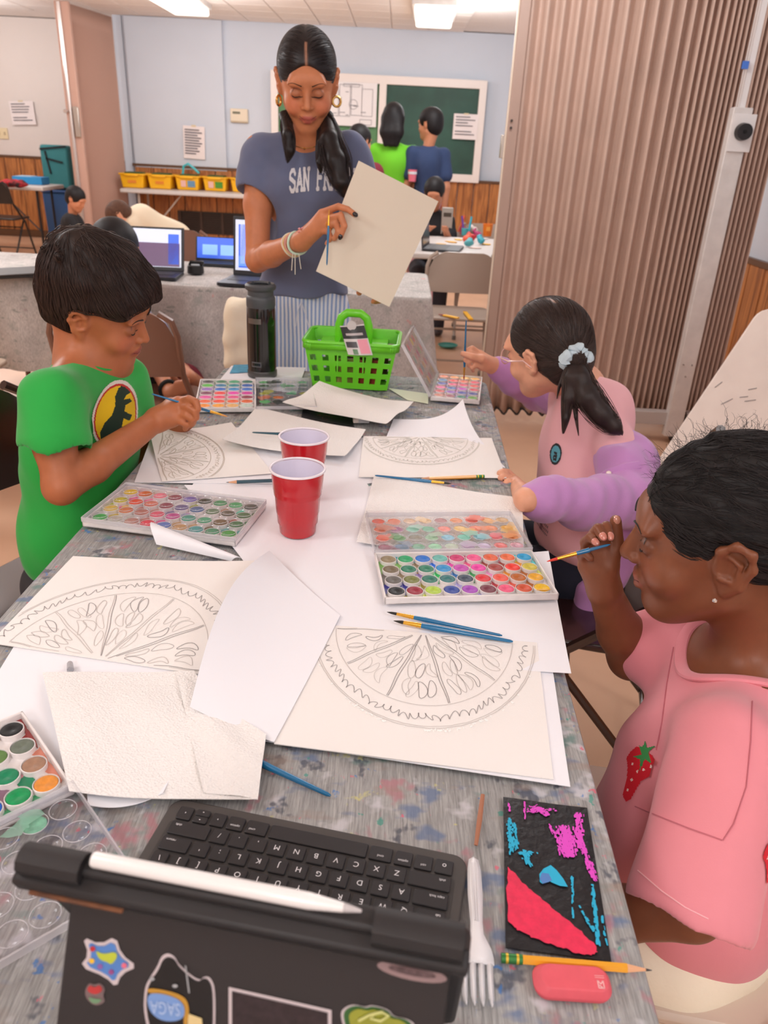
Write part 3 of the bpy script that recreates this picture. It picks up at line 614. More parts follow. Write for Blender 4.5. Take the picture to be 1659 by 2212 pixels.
# ------------------------------------------------------------------ paint palettes
PLW = mat('palette_white', (240, 234, 232), 0.35, var=(38, 0.12))
CLEARL = clear_plastic('clear_lid', (253, 253, 254), 0.045)
def paint(c): return mat('paint_%02x%02x%02x' % tuple(c), tuple(max(0, min(255, int(sum(c)/3+(q-sum(c)/3)*1.12))) for q in c), 0.5, bump=(260, 0.3, 0.0008), var=(140, 0.22), coat=0.05, spec=.3)
def stain_mat(c): return mat('stain_%02x%02x%02x' % tuple(c), c, 0.35, coat=0.3)
_well = None; _ring = None
RV = random.Random(11)
def palette(label, loc, rz, W, D, rows, lid_rows, angle, dirt=(), nx=9, ny=4, lid_clear=True, lid_D=None):
    """rows[0] is the row next to the hinge"""
    t = thing('paint_palette', label, 'palette', loc, (0, 0, rz))
    H = 0.011
    m = MB(); m.prism([(x+W/2, y+D/2) for x, y in rpoly(W, D, 0.006)], 0, 0.003)
    for (x, y, sx, sy) in ((W/2, 0.0015, W, 0.003), (W/2, D-0.0015, W, 0.003), (0.0015, D/2, 0.003, D), (W-0.0015, D/2, 0.003, D)): m.box((x, y, H/2), (sx, sy, H))
    m.build('tray', PLW, t, world=False, bevel=0.001)
    px = (W-0.012)/nx; py = (D-0.010)/ny; r = min(px, py)*0.475
    wellm = MB().lathe([(r*1.0, 0), (r*1.0, 0.0070), (r*0.95, 0.0074), (r*0.92, 0.0055), (0.0001, 0.0052)], 24)
    pm = MB().lathe([(r*0.90, 0.0), (r*0.86, 0.0006), (r*0.6, 0.0010), (r*0.3, 0.0002), (0.00005, -0.0002)], 20)
    w0 = wellm.build('well', PLW, t, world=False); p0 = pm.build('paint_pan', paint((200, 200, 200)), t, world=False); p0.data.materials.clear(); p0.data.materials.append(None)
    first = True
    for j in range(ny):
        for i in range(nx):
            c = rows[j % len(rows)][i % len(rows[j % len(rows)])]
            ox = 0.006+px*(i+0.5); oy = D-0.005-py*(j+0.5)
            if first: a, b = w0, p0
            else:
                a, b = w0.copy(), p0.copy(); COL.objects.link(a); COL.objects.link(b)
            first = False
            a.location = (ox, oy, 0.003); b.location = (ox, oy, 0.0092); b.rotation_euler.z = RV.uniform(0, 6)
            b.material_slots[0].link = 'OBJECT'; b.material_slots[0].material = paint(c)
    # dried paint between the wells
    dm = {}
    for k in range(70):
        j = RV.randrange(ny); i = RV.randrange(nx); c = rows[j % len(rows)][i % len(rows[j % len(rows)])]
        gx_, gy_ = RV.choice((0, 1)), RV.choice((0, 1)); dm.setdefault(c, MB()).prism([(min(W-.004, max(.004, 0.006+px*(i+gx_)+RV.uniform(.3, 1)*px*0.5*cos(a))), min(D-.004, max(.004, D-0.005-py*(j+gy_)+py*0.6*RV.uniform(.4, 1.2)*sin(a)))) for a in [q*pi/4 for q in range(8)]], 0.0031, 0.0036+k*0.00001)
    for c, mb in list(dm.items())[:36]: mb.build('spilled_paint', stain_mat(tuple(int((x+255)/2) if RV.random() < .3 else x for x in c)), t, world=False)['kind'] = 'stuff'
    for (x, y, sx, sy, c) in dirt: MB().prism([(x+sx*cos(q*pi/6)*RV.uniform(.7, 1.1), y+sy*sin(q*pi/6)*RV.uniform(.7, 1.1)) for q in range(12)], H, H+0.0005).build('spilled_paint', stain_mat(c), t, world=False)
    # lid
    lid = bpy.data.objects.new('lid', None)
    LD = lid_D or D
    m = MB()
    m.prism([(x+W/2, y+LD/2) for x, y in rpoly(W, LD, 0.007)], 0, 0.0009)
    for (x, y, sx, sy) in ((W/2, 0.0012, W, 0.0016), (W/2, LD-0.0012, W, 0.0016), (0.0012, LD/2, 0.0016, LD), (W-0.0012, LD/2, 0.0016, LD)): m.box((x, y, -0.004), (sx, sy, 0.009))
    lm = mat('clear_rim', (235, 232, 235), 0.15, alpha=0.45)
    X = Matrix.Translation((0, D, H)) @ Matrix.Rotation(R(angle), 4, 'X') @ Matrix.Translation((0, 0, 0)) @ Matrix.Scale(-1, 4, (0, 1, 0)) if False else Matrix.Translation((0, D, H+0.001)) @ Matrix.Rotation(R(-angle), 4, 'X') @ Matrix.Translation((0, -LD, 0.001))
    lo = MB().add([X @ Vector(v) for v in m.v], m.f).build('lid', CLEARL, t, world=False, bevel=0.0004, seg=1)
    lo['label'] = 'clear plastic lid with round domes'
    edge = MB(); 
    for seg in (((0, 0), (W, 0)), ((W, 0), (W, LD)), ((W, LD), (0, LD)), ((0, LD), (0, 0))): edge.bar((*seg[0], -0.0), (*seg[1], -0.0), 0.0016, 0.008)
    e = MB().add([X @ Vector(v) for v in edge.v], edge.f).build('lid_rim', lm, lo, world=False, smooth=False)
    e.parent = lo
    dome = MB().lathe([(r*1.0, 0.0006), (r*0.97, 0.0022), (r*0.86, 0.0036), (r*0.6, 0.0050), (r*0.3, 0.0057), (0.0001, 0.006)], 20)
    d0 = dome.build('dome', CLEARL, lo, world=False)
    rim = MB().tube([(r*0.98*cos(q*pi/12), r*0.98*sin(q*pi/12), 0.001) for q in range(24)], 0.00045, 5, closed=True).build('dome_rim', lm, lo, world=False)
    st = MB().lathe([(r*0.86, -0.0006), (r*0.5, -0.0010), (r*0.3, -0.0002), (0.0001, -0.0010)], 16)
    first = True
    for j in range(ny):
        for i in range(nx):
            ox = 0.006+px*(i+0.5); oy = 0.005+(LD-0.010)/ny*(j+0.5)
            if angle < 90: oy = LD-oy
            if first: o, r_ = d0, rim
            else: o, r_ = d0.copy(), rim.copy(); COL.objects.link(o); COL.objects.link(r_)
            first = False; o.matrix_basis = X @ Matrix.Translation((ox, oy, 0)); r_.matrix_basis = o.matrix_basis.copy()
            c = lid_rows[j % len(lid_rows)][i % len(lid_rows[j % len(lid_rows)])] if lid_rows else None
            if c is not None:
                sm = MB().add([X @ (Vector(v)+Vector((ox, oy, 0.0035 if angle > 90 else 0.0))) for v in st.v], st.f)
                sm.build('paint_stain', mat('lidstain_%02x%02x%02x' % tuple(c), tuple(max(0, min(255, int(sum(c)/3+(q-sum(c)/3)*1.35-10))) for q in c), 0.3, var=(200, .3)), lo, world=False)
    if lid_rows and angle == 180:
        for q in range(26):
            j = RV.randrange(ny); i = RV.randrange(nx); c = lid_rows[j % len(lid_rows)][i % len(lid_rows[j % len(lid_rows)])]
            if c is None: continue
            cx_ = .006+px*(i+RV.uniform(.2, 1)); cy_ = .005+(LD-.010)/ny*(j+RV.uniform(.2, 1)); n_ = [(min(W-.004, max(.004, cx_+r*RV.uniform(.5, 1.5)*cos(a))), min(LD-.004, max(.004, cy_+r*RV.uniform(.4, 1.1)*sin(a)))) for a in [w*pi/5 for w in range(10)]]
            MB().add([X @ Vector((x, y, .0003-.00002*q)) for x, y in n_], [tuple(range(10))]).build('paint_smear', mat('smear_%02x%02x%02x' % tuple(c), c, .35, alpha=.5), lo, world=False, smooth=False)
    for s in (0.2, 0.75): MB().cyl((W*s, D, 0.008), (W*s+0.02, D, 0.008), 0.0025, n=8).build('hinge', lm, t, world=False)
    return t
r1 = [(150, 135, 105), (30, 160, 100), (0, 110, 200), (110, 185, 175), (200, 40, 110), (240, 90, 150), (225, 100, 50), (235, 115, 60), (40, 165, 215)]
r2 = [(120, 105, 80), (20, 120, 90), (15, 120, 90), (0, 140, 200), (195, 65, 175), (235, 60, 170), (165, 60, 50), (235, 50, 20), (215, 200, 80)]
r3 = [(105, 100, 95), (120, 125, 60), (15, 110, 90), (30, 110, 110), (50, 65, 85), (215, 20, 40), (240, 95, 75), (190, 105, 20), (240, 180, 40)]
r4 = [(20, 20, 22), (150, 20, 50), (180, 210, 70), (30, 60, 150), (170, 70, 190), (120, 40, 60), (245, 100, 140), (215, 90, 50), (245, 200, 10)]
l4 = [(225, 95, 60), (240, 140, 100), (235, 205, 170), (240, 205, 150), (190, 130, 125), (245, 150, 40), (250, 95, 40), (245, 185, 110), (248, 215, 170)]
l3 = [(220, 130, 95), (175, 110, 150), (150, 215, 190), (80, 170, 125), (245, 130, 100), (248, 200, 60), (245, 130, 50), (248, 150, 70), (248, 190, 70)]
l2 = [(240, 120, 85), (95, 160, 85), (130, 120, 90), (165, 205, 165), (130, 200, 220), (110, 210, 185), (130, 200, 210), (250, 110, 120), (250, 160, 70)]
l1 = [(160, 95, 115), (105, 135, 165), (110, 175, 130), (150, 215, 165), (190, 205, 175), (200, 175, 205), (215, 200, 225), (245, 110, 100), (245, 190, 200)]
palette('wide open watercolor palette with warm colours beside the two brushes', (0.007, 0.928, PZ+0.006), R(8.1), 0.256, 0.135, [r1, r2, r3, r4], [l4, l3, l2, l1], 180,
        dirt=((0.236, 0.012, 0.012, 0.002, (240, 180, 60)),))
c1 = [(235, 200, 60), (225, 110, 60), (245, 130, 150), (150, 60, 80), (130, 120, 190), (60, 80, 70), (40, 150, 90), (60, 180, 110), (60, 70, 60)]
c2 = [(200, 190, 80), (240, 100, 70), (220, 120, 100), (150, 60, 80), (110, 100, 150), (70, 110, 160), (110, 140, 110), (80, 80, 60), (60, 110, 60)]
c3 = [(225, 195, 110), (215, 130, 100), (200, 140, 130), (225, 90, 120), (200, 70, 150), (60, 160, 140), (70, 170, 130), (110, 90, 50), (50, 120, 70)]
c4 = [(90, 180, 100), (205, 200, 190), (205, 160, 150), (240, 90, 110), (90, 130, 200), (200, 160, 110), (60, 160, 160), (60, 150, 110), (50, 160, 60)]
palette('closed palette with clear domed lid at the left table edge beside the boy', (-0.497, 1.128, PZ+0.002), R(-9.5), 0.266, 0.152, [c1, c2, c3, c4], None, 0)
n1 = [(22, 22, 24), (70, 75, 50), (60, 80, 60), (30, 90, 60), (20, 90, 170)]
g1 = [(24, 24, 26), (66, 72, 50), (50, 60, 45)]; g2 = [(110, 118, 105), (96, 130, 70), (60, 90, 60)]; g3 = [(165, 130, 108), (20, 130, 90), (10, 100, 120)]; g4 = [(225, 150, 70), (15, 145, 85), (10, 95, 190)]
palette('open palette with dark greens and a deep blue at the bottom left table edge', (-0.386, 0.662, PZ+0.003), atan2(-0.68, -0.73), 0.25, 0.142, [g4, g3, g2, g1], [[None, (150, 205, 180), None, None, None], [None]*9, [None]*9], 180)
b1 = [(60, 45, 45), (90, 190, 60), (160, 120, 200), (130, 60, 90), (235, 90, 170), (240, 110, 60), (245, 150, 40)]
b2 = [(50, 120, 80), (30, 120, 160), (30, 110, 200), (235, 60, 60), (240, 70, 110), (240, 80, 40), (245, 170, 50)]
b3 = [(60, 160, 110), (20, 130, 140), (40, 140, 200), (235, 70, 180), (230, 90, 150), (240, 110, 60), (240, 190, 120)]
b4 = [(40, 110, 90), (30, 90, 170), (70, 120, 200), (210, 60, 160), (140, 50, 70), (225, 110, 60), (210, 225, 215)]
palette('open palette with rainbow rows beside the boy\'s painting hand', (-0.505, 1.985, PZ+0.002), R(-80), 0.25, 0.145, [b4, b3, b2, b1], [[(120, 200, 130), (90, 120, 90), None, (200, 200, 90), (235, 150, 110)], [None, (90, 170, 110), None, (120, 190, 150)], [(80, 90, 80), None, None, None, (230, 150, 90)]], 180, nx=7)
o1 = [(200, 110, 70), (215, 60, 60), (235, 90, 150), (60, 60, 170), (60, 130, 180), (240, 130, 60)]
o2 = [(150, 40, 60), (150, 80, 190), (30, 90, 170), (235, 60, 120), (240, 60, 50), (245, 160, 50)]
o3 = [(30, 130, 110), (60, 60, 170), (200, 60, 190), (235, 70, 110), (240, 120, 70), (245, 190, 40)]
o4 = [(120, 190, 60), (60, 60, 150), (220, 70, 90), (235, 80, 60), (240, 90, 110), (245, 180, 50)]
palette('open palette at the far right corner with its clear lid leaning on the green basket', (0.232, 1.915, PZ+0.002), R(83), 0.235, 0.128, [o1, o2, o3, o4], [[(150, 190, 180), (235, 110, 140), (210, 170, 190), (240, 220, 90), (225, 120, 120), (190, 200, 170)], [(220, 90, 110), (150, 200, 190), (235, 190, 190), (200, 120, 160), (170, 200, 160), (230, 160, 150)], [(200, 210, 190), (240, 150, 160), (130, 190, 200), (230, 200, 150), (220, 140, 150), (180, 190, 200)], [(210, 190, 200), (180, 210, 190), (240, 200, 120), (210, 150, 170), (190, 200, 190), (220, 210, 160)]], 122, nx=6, lid_D=0.15)

# ------------------------------------------------------------------ red cups
RED = mat('red_plastic', (196, 20, 34), 0.22, coat=0.4); CUPW = mat('cup_inside', (226, 220, 236), 0.35)
def cup(label, x, y, z):
    t = thing('party_cup', label, 'cup', (x, y, z), group='red party cups')
    prof = [(0.0285, 0.0), (0.030, 0.002), (0.0315, 0.018), (0.0335, 0.020), (0.0345, 0.036), (0.0355, 0.0385), (0.0375, 0.068), (0.0388, 0.070), (0.0384, 0.0725), (0.0396, 0.075), (0.0392, 0.0775), (0.0404, 0.080), (0.0432, 0.112)]
    MB().lathe([(0.0001, 0.002), (0.027, 0.003)]+prof, 48).build('body', RED, t, world=False, angle=50)
    MB().lathe([(0.0001, 0.0045), (0.0275, 0.005), (0.0350, 0.05), (0.0422, 0.113)], 48).build('lining', CUPW, t, world=False, angle=50)
    MB().tube([(0.0442*cos(k*pi/24), 0.0442*sin(k*pi/24), 0.1145) for k in range(48)], 0.0021, 8, closed=True).build('rolled_rim', mat('rim_white', (240, 232, 238), 0.3), t, world=False)
    MB().lathe([(0.0001, 0.042), (0.0338, 0.042)], 32).build('water', mat('cup_water', (205, 198, 216), 0.05, spec=0.6), t, world=False)
    return t
cup('red party cup standing in front', -0.143, 1.150, PZ+0.002); cup('red party cup standing behind the other one', -0.150, 1.300, PZ+0.002)
# ------------------------------------------------------------------ brushes, pencils
BLUE = mat('blue_lacquer', (16, 110, 160), 0.25, coat=0.5); GOLD = mat('brass_ferrule', (236, 180, 70), 0.25, metal=0.8)
TEAL = mat('dark_teal_lacquer', (28, 82, 98), 0.3, coat=0.3)
def brush(label, tip, end, r=0.0028, bristle=(40, 36, 30), handle=None, group=None):
    tip, end = Vector(tip), Vector(end); t = thing('paint_brush', label, 'brush', tuple(tip), group=group); d = (end-tip); L = d.length; d.normalize()
    f = lambda s: tip+d*s
    MB().tube([f(0), f(0.006), f(0.012), f(0.016)], [0.0003, 0.0016, r*0.75, r*0.7], 10).build('bristles', mat('bristle_%d%d' % (bristle[0], bristle[1]), bristle, 0.7), t)
    MB().tube([f(0.014), f(0.026), f(0.040)], [r*0.72, r*0.9, r*0.98], 12).tube([f(0.032), f(0.0335)], r*1.06, 12).tube([f(0.036), f(0.0372)], r*1.08, 12).build('ferrule', GOLD, t)
    MB().tube([f(0.038), f(0.055), f(L*0.55), f(L-0.004), f(L)], [r*0.96, r*1.25, r*1.0, r*0.62, r*0.3], 12).build('handle', handle or BLUE, t)
    return t
def pencil(label, tip, end, col=(232, 162, 40), r=0.0035, eraser=True):
    tip, end = Vector(tip), Vector(end); t = thing('pencil', label, 'pencil', tuple(tip)); d = (end-tip); L = d.length; d.normalize(); f = lambda s: tip+d*s
    MB().tube([f(0), f(0.005)], [0.0003, 0.0011], 8).build('lead', mat('graphite', (40, 40, 44), 0.4), t)
    MB().tube([f(0.0045), f(0.021)], [0.001, r*0.98], 6).build('sharpened_wood', mat('cedar', (226, 170, 130), 0.7), t, smooth=False)
    e = 0.018 if eraser else 0
    MB().tube([f(0.020), f(L-e)], r, 6).build('barrel', mat('barrel_%d%d' % (col[0], col[1]), col, 0.3, coat=0.3), t, smooth=False)
    if eraser:
        MB().tube([f(L-e), f(L-0.001)], r*1.02, 14).build('ferrule', mat('green_ferrule', (60, 130, 70), 0.3, metal=0.5), t)
        for s in (0.004, 0.0125): MB().tube([f(L-e+s-.001), f(L-e+s+.001)], r*1.08, 14).build('gold_band', mat('gold_band', (226, 190, 70), 0.3, metal=0.6), t)
    return t
zb_ = PZ+0.0095
brush('blue brush lying nearer the edge palette, upper of the two on the pencilled sheet', on(836, 1322, zb_), on(1085, 1373, zb_))
brush('blue brush lying just below the upper one, with the fatter gold ferrule', on(850, 1341, zb_), on(1108, 1386, zb_), r=0.0034)
brush('blue brush lying between the two girls with its tip toward the yellow pencil', on(975, 1045, zb_), on(810, 1027, zb_))
brush('teal brush handle sticking out from behind the back red cup', on(660, 940, PZ+0.024), on(545, 934, PZ+0.020), handle=TEAL)
brush('teal blue brush lying on the grey cloth above the keyboard', on(452, 1597, PZ+0.004), on(714, 1719, PZ+0.004), r=0.0036)
pencil('yellow pencil lying in front of the lilac cardigan girl', on(905, 1034, zb_), on(1047, 1029, zb_))
pencil('short yellow pencil at the bottom right table edge beside the pink eraser', on(1408, 2096, PZ+0.005), on(1080, 2069, PZ+0.005), r=0.0038)
pencil('dark teal pencil left of the red cups', on(488, 1042, PZ+0.007), on(640, 1036, PZ+0.007), col=(28, 76, 92), eraser=False)

# ------------------------------------------------------------------ pink eraser, white eraser, fork, bits
t = thing('eraser', 'chunky pink eraser on the bottom right of the table', 'eraser', tuple(on(1233, 2130, PZ)), (0, 0, R(-1))); t.scale = (.72, .72, .8); t.matrix_basis = Matrix.Translation(t.location) @ Matrix.Rotation(R(-1), 4, 'Z') @ Matrix.Diagonal((.72, .76, .8, 1))
E_ = rpoly(0.086, 0.036, 0.014, 5); mb = MB(); n = len(E_)
for z, s, dx in ((0, .94, 0), (0.006, 1.0, 0.0), (0.014, .86, 0.002)):
    mb.v += [(x*s*(1.0 if z < .01 else .97)+dx, y*s*(1.0 if z < .01 else .84), z) for x, y in E_]
mb.f = [tuple(range(n))[::-1], tuple(range(2*n, 3*n))]+[(k*n+i, k*n+(i+1) % n, (k+1)*n+(i+1) % n, (k+1)*n+i) for k in range(2) for i in range(n)]; mb.m = [0]*len(mb.f)
mb.build('block', mat('pink_rubber', (226, 92, 104), 0.55, bump=(200, .2, .0006), var=(60, .06)), t, world=False, bevel=0.0012, angle=50)
m = MB()
for a_, b_ in (((0, 0), (0, .008)), ((0, .008), (.003, .004)), ((.003, .004), (.006, .008)), ((.006, .008), (.006, 0)), ((0, 0), (.006, 0)), ((.001, 0.003), (.005, .0))): m.bar((0.026+a_[0], -0.010+a_[1], .0143), (0.026+b_[0], -0.010+b_[1], .0143), .0011, .0003)
for y in (.001, .003): m.bar((0.024, y, .0143), (0.034, y, .0143), .0004, .0003)
m.build('printed_mark', mat('pink_print', (245, 190, 190), 0.6), t, world=False, smooth=False)
t = thing('eraser', 'small white eraser in a grey sleeve beside the black scratch card', 'eraser', tuple(on(778, 912, PZ+.003)), (0, 0, R(8)))
MB().box((-.006, 0, .006), (.022, .017, .011)).build('block', mat('white_rubber', (226, 214, 205), .6), t, world=False, bevel=.001)
MB().box((.008, 0, .0062), (.026, .0175, .0118)).build('sleeve', mat('grey_sleeve', (196, 196, 198), .4), t, world=False, bevel=.0008)
fk = thing('fork', 'white plastic fork beside the tablet keyboard', 'fork', tuple(on(1030, 1990, PZ)))
a = on(1023, 1853, PZ+.004); b = on(1034, 2180, PZ+.004); d = (b-a).normalized(); n_ = Vector((-d.y, d.x, 0)); L = (b-a).length
FORKM = mat('white_fork_plastic', (238, 236, 238), .3)
def fork_part(name, st):
    mb = MB(); vs = []
    for s, w, z, o in st: p = a+d*L*s+n_*o; vs += [p+n_*w+Vector((0, 0, z)), p+Vector((0, 0, z+.0018)), p-n_*w+Vector((0, 0, z))]
    k = len(st); fs = [(3*i+q, 3*i+q+1, 3*i+q+4, 3*i+q+3) for i in range(k-1) for q in (0, 1)]
    o = mb.add(vs, fs).build(name, FORKM, fk, angle=60); m_ = o.modifiers.new('s', 'SOLIDIFY'); m_.thickness = .0014; return o
fork_part('handle', [(0, .0015, 0, 0), (.015, .0045, 0, 0), (.1, .0062, .001, 0), (.3, .0066, .003, 0), (.5, .0052, .005, 0), (.58, .0055, .006, 0), (.66, .0115, .004, 0), (.70, .0135, .001, 0), (.74, .0138, .0, 0)])
for k in range(4): o_ = -.0102+.0068*k; fork_part('tine', [(.735, .0026, 0, o_), (.85, .0024, -.001, o_*1.0), (.93, .0022, .0, o_), (.97, .0014, .002, o_*.98), (1.0, .0004, .004, o_*.96)])
for s in (-.0022, .0, .0022): MB().tube([a+d*L*.05+n_*s+Vector((0, 0, .0022)), a+d*L*.5+n_*s*.8+Vector((0, 0, .0075))], .0005, 5).build('rib', FORKM, fk)
t = MB().tube([on(152, 1447, PZ+.006), on(151, 1433, PZ+.006)], [.0042, .0036], 9).build('foil_bit', mat('crumpled_foil', (200, 200, 205), .25, metal=.8, bump=(900, 1, .002)), None)
tag(t, 'tiny crumpled silver foil bit on the white sheet at the left', 'foil')
t = MB().box(on(375, 1459, PZ+.005), (.008, .0028, .003), rot=(0, 0, .9)).build('crayon_chip', mat('olive_chip', (105, 85, 35), .6), None); tag(t, 'tiny olive chip lying below the left drawing', 'crumb')

# ------------------------------------------------------------------ black scratch cards
BLK = mat('black_wax', (24, 24, 28), .38, bump=(120, .9, .0012))
def blobmark(mb, S, pts, z=.0012, m=0):
    vs = [S.p(u, v, z) for u, v in pts]; c = sum(vs, Vector())/len(vs); mb.add([c]+vs, [(0, 1+i, 1+(i+1) % len(vs)) for i in range(len(vs))], m)
k1 = Sheet('scratch_card', 'black wax card with scratched red, magenta and cyan marks at the right table edge', 'artwork', ((1087, 1722), (1268, 1746), (1321, 2078), (1092, 2047)), PZ+.001, BLK, thick=.0012, n=26, wob=.0006)
RM = mat('red_pastel', (232, 44, 84), .55, bump=(260, .6, .001), var=(160, .15)); MG = mat('magenta_pastel', (222, 74, 196), .6); CY = mat('cyan_pastel', (36, 172, 210), .6); GB = mat('greyblue_pastel', (84, 128, 190), .6)
m = MB(); edge = [(.03, .52), (.10, .55), (.16, .60), (.30, .66), (.45, .73), (.60, .80), (.75, .86), (.86, .93), (.88, .965), (.80, .985), (.70, .99), (.55, .965), (.40, .955), (.25, .93), (.12, .90), (.03, .865), (.02, .7)]
ed = []
for i in range(len(edge)):
    a_, b_ = edge[i], edge[(i+1) % len(edge)]
    for q in range(5): ed.append((a_[0]+(b_[0]-a_[0])*q/5+rnd(-.012, .012), a_[1]+(b_[1]-a_[1])*q/5+rnd(-.006, .006)))
blobmark(m, k1, ed, .0013); m.build('red_patch', RM, k1.o, smooth=False)
def scratches(S, name, mm, runs, w=.0016, seed=2):
    rg = random.Random(seed); mb = MB()
    for (u0, v0, u1, v1, spread, n) in runs:
        for _ in range(n):
            s = rg.random(); o = rg.gauss(0, spread); L_ = rg.uniform(.01, .03); u = u0+(u1-u0)*s+o; v = v0+(v1-v0)*s+rg.gauss(0, .006)
            du, dv = (u1-u0), (v1-v0); q = hypot(du, dv)+1e-6; du, dv = du/q*L_, dv/q*L_
            if .02 < u < .98 and .02 < v < .98: rib(mb, [S.p(u, v, .0012), S.p(u+du*.5+rg.uniform(-.004, .004), v+dv*.5, .0012), S.p(min(.99, max(.01, u+du)), min(.99, v+dv), .0012)], w*rg.uniform(.4, 1.2))
    o = mb.build(name, mm, S.o, smooth=False); o['kind'] = 'stuff'; return o
scratches(k1, 'magenta_scratches', MG, [(.36, .05, .50, .10, .03, 90), (.46, .05, .32, .10, .03, 60), (.30, .09, .60, .05, .02, 30), (.70, .17, .72, .38, .045, 330), (.88, .05, .84, .30, .022, 150), (.84, .20, .95, .52, .018, 160), (.52, .17, .66, .36, .012, 60), (.25, .02, .25, .14, .004, 14), (.06, .02, .07, .12, .004, 10)])
scratches(k1, 'cyan_scratches', CY, [(.06, .17, .08, .42, .015, 90), (.12, .20, .14, .38, .012, 50), (.16, .42, .28, .40, .03, 50), (.22, .40, .26, .47, .02, 60), (.92, .56, .90, .90, .008, 110), (.72, .52, .68, .76, .005, 30), (.74, .70, .86, .84, .005, 26), (.97, .74, .99, .92, .008, 40)], seed=3)
m = MB(); blobmark(m, k1, [(.42, .50), (.50, .47), (.56, .50), (.62, .55), (.66, .60), (.58, .60), (.50, .585), (.45, .57), (.40, .60), (.37, .59), (.37, .54)], .0013); m.build('cyan_patch', CY, k1.o, smooth=False)
m = MB(); blobmark(m, k1, [(.40, .53), (.47, .53), (.50, .57), (.46, .585), (.40, .60), (.37, .57)], .0015); m.build('blue_patch', GB, k1.o, smooth=False)
k2 = Sheet('scratch_card', 'black card with a few pink scratches half under the paper towel by the basket', 'artwork', ((655, 882), (760, 897), (765, 922), (650, 903)), PZ+.003, BLK, n=10)
scratches(k2, 'pink_scratches', mat('pink_pastel', (215, 90, 110), .6), [(.3, .3, .4, .75, .03, 10), (.45, .25, .5, .8, .04, 10), (.3, .5, .6, .45, .03, 9)], w=.0012)
tp = MB(); tp.tube([on(1043, 1716, PZ+.002), on(1036, 1770, PZ+.002), on(1028, 1826, PZ+.002)], [.002, .0026, .0018], 6, flat=.4)
tag(tp.build('brown_stick', mat('brown_wax', (170, 112, 84), .6), None), 'thin brown stick lying on the cloth between fork and scratch card', 'stick')
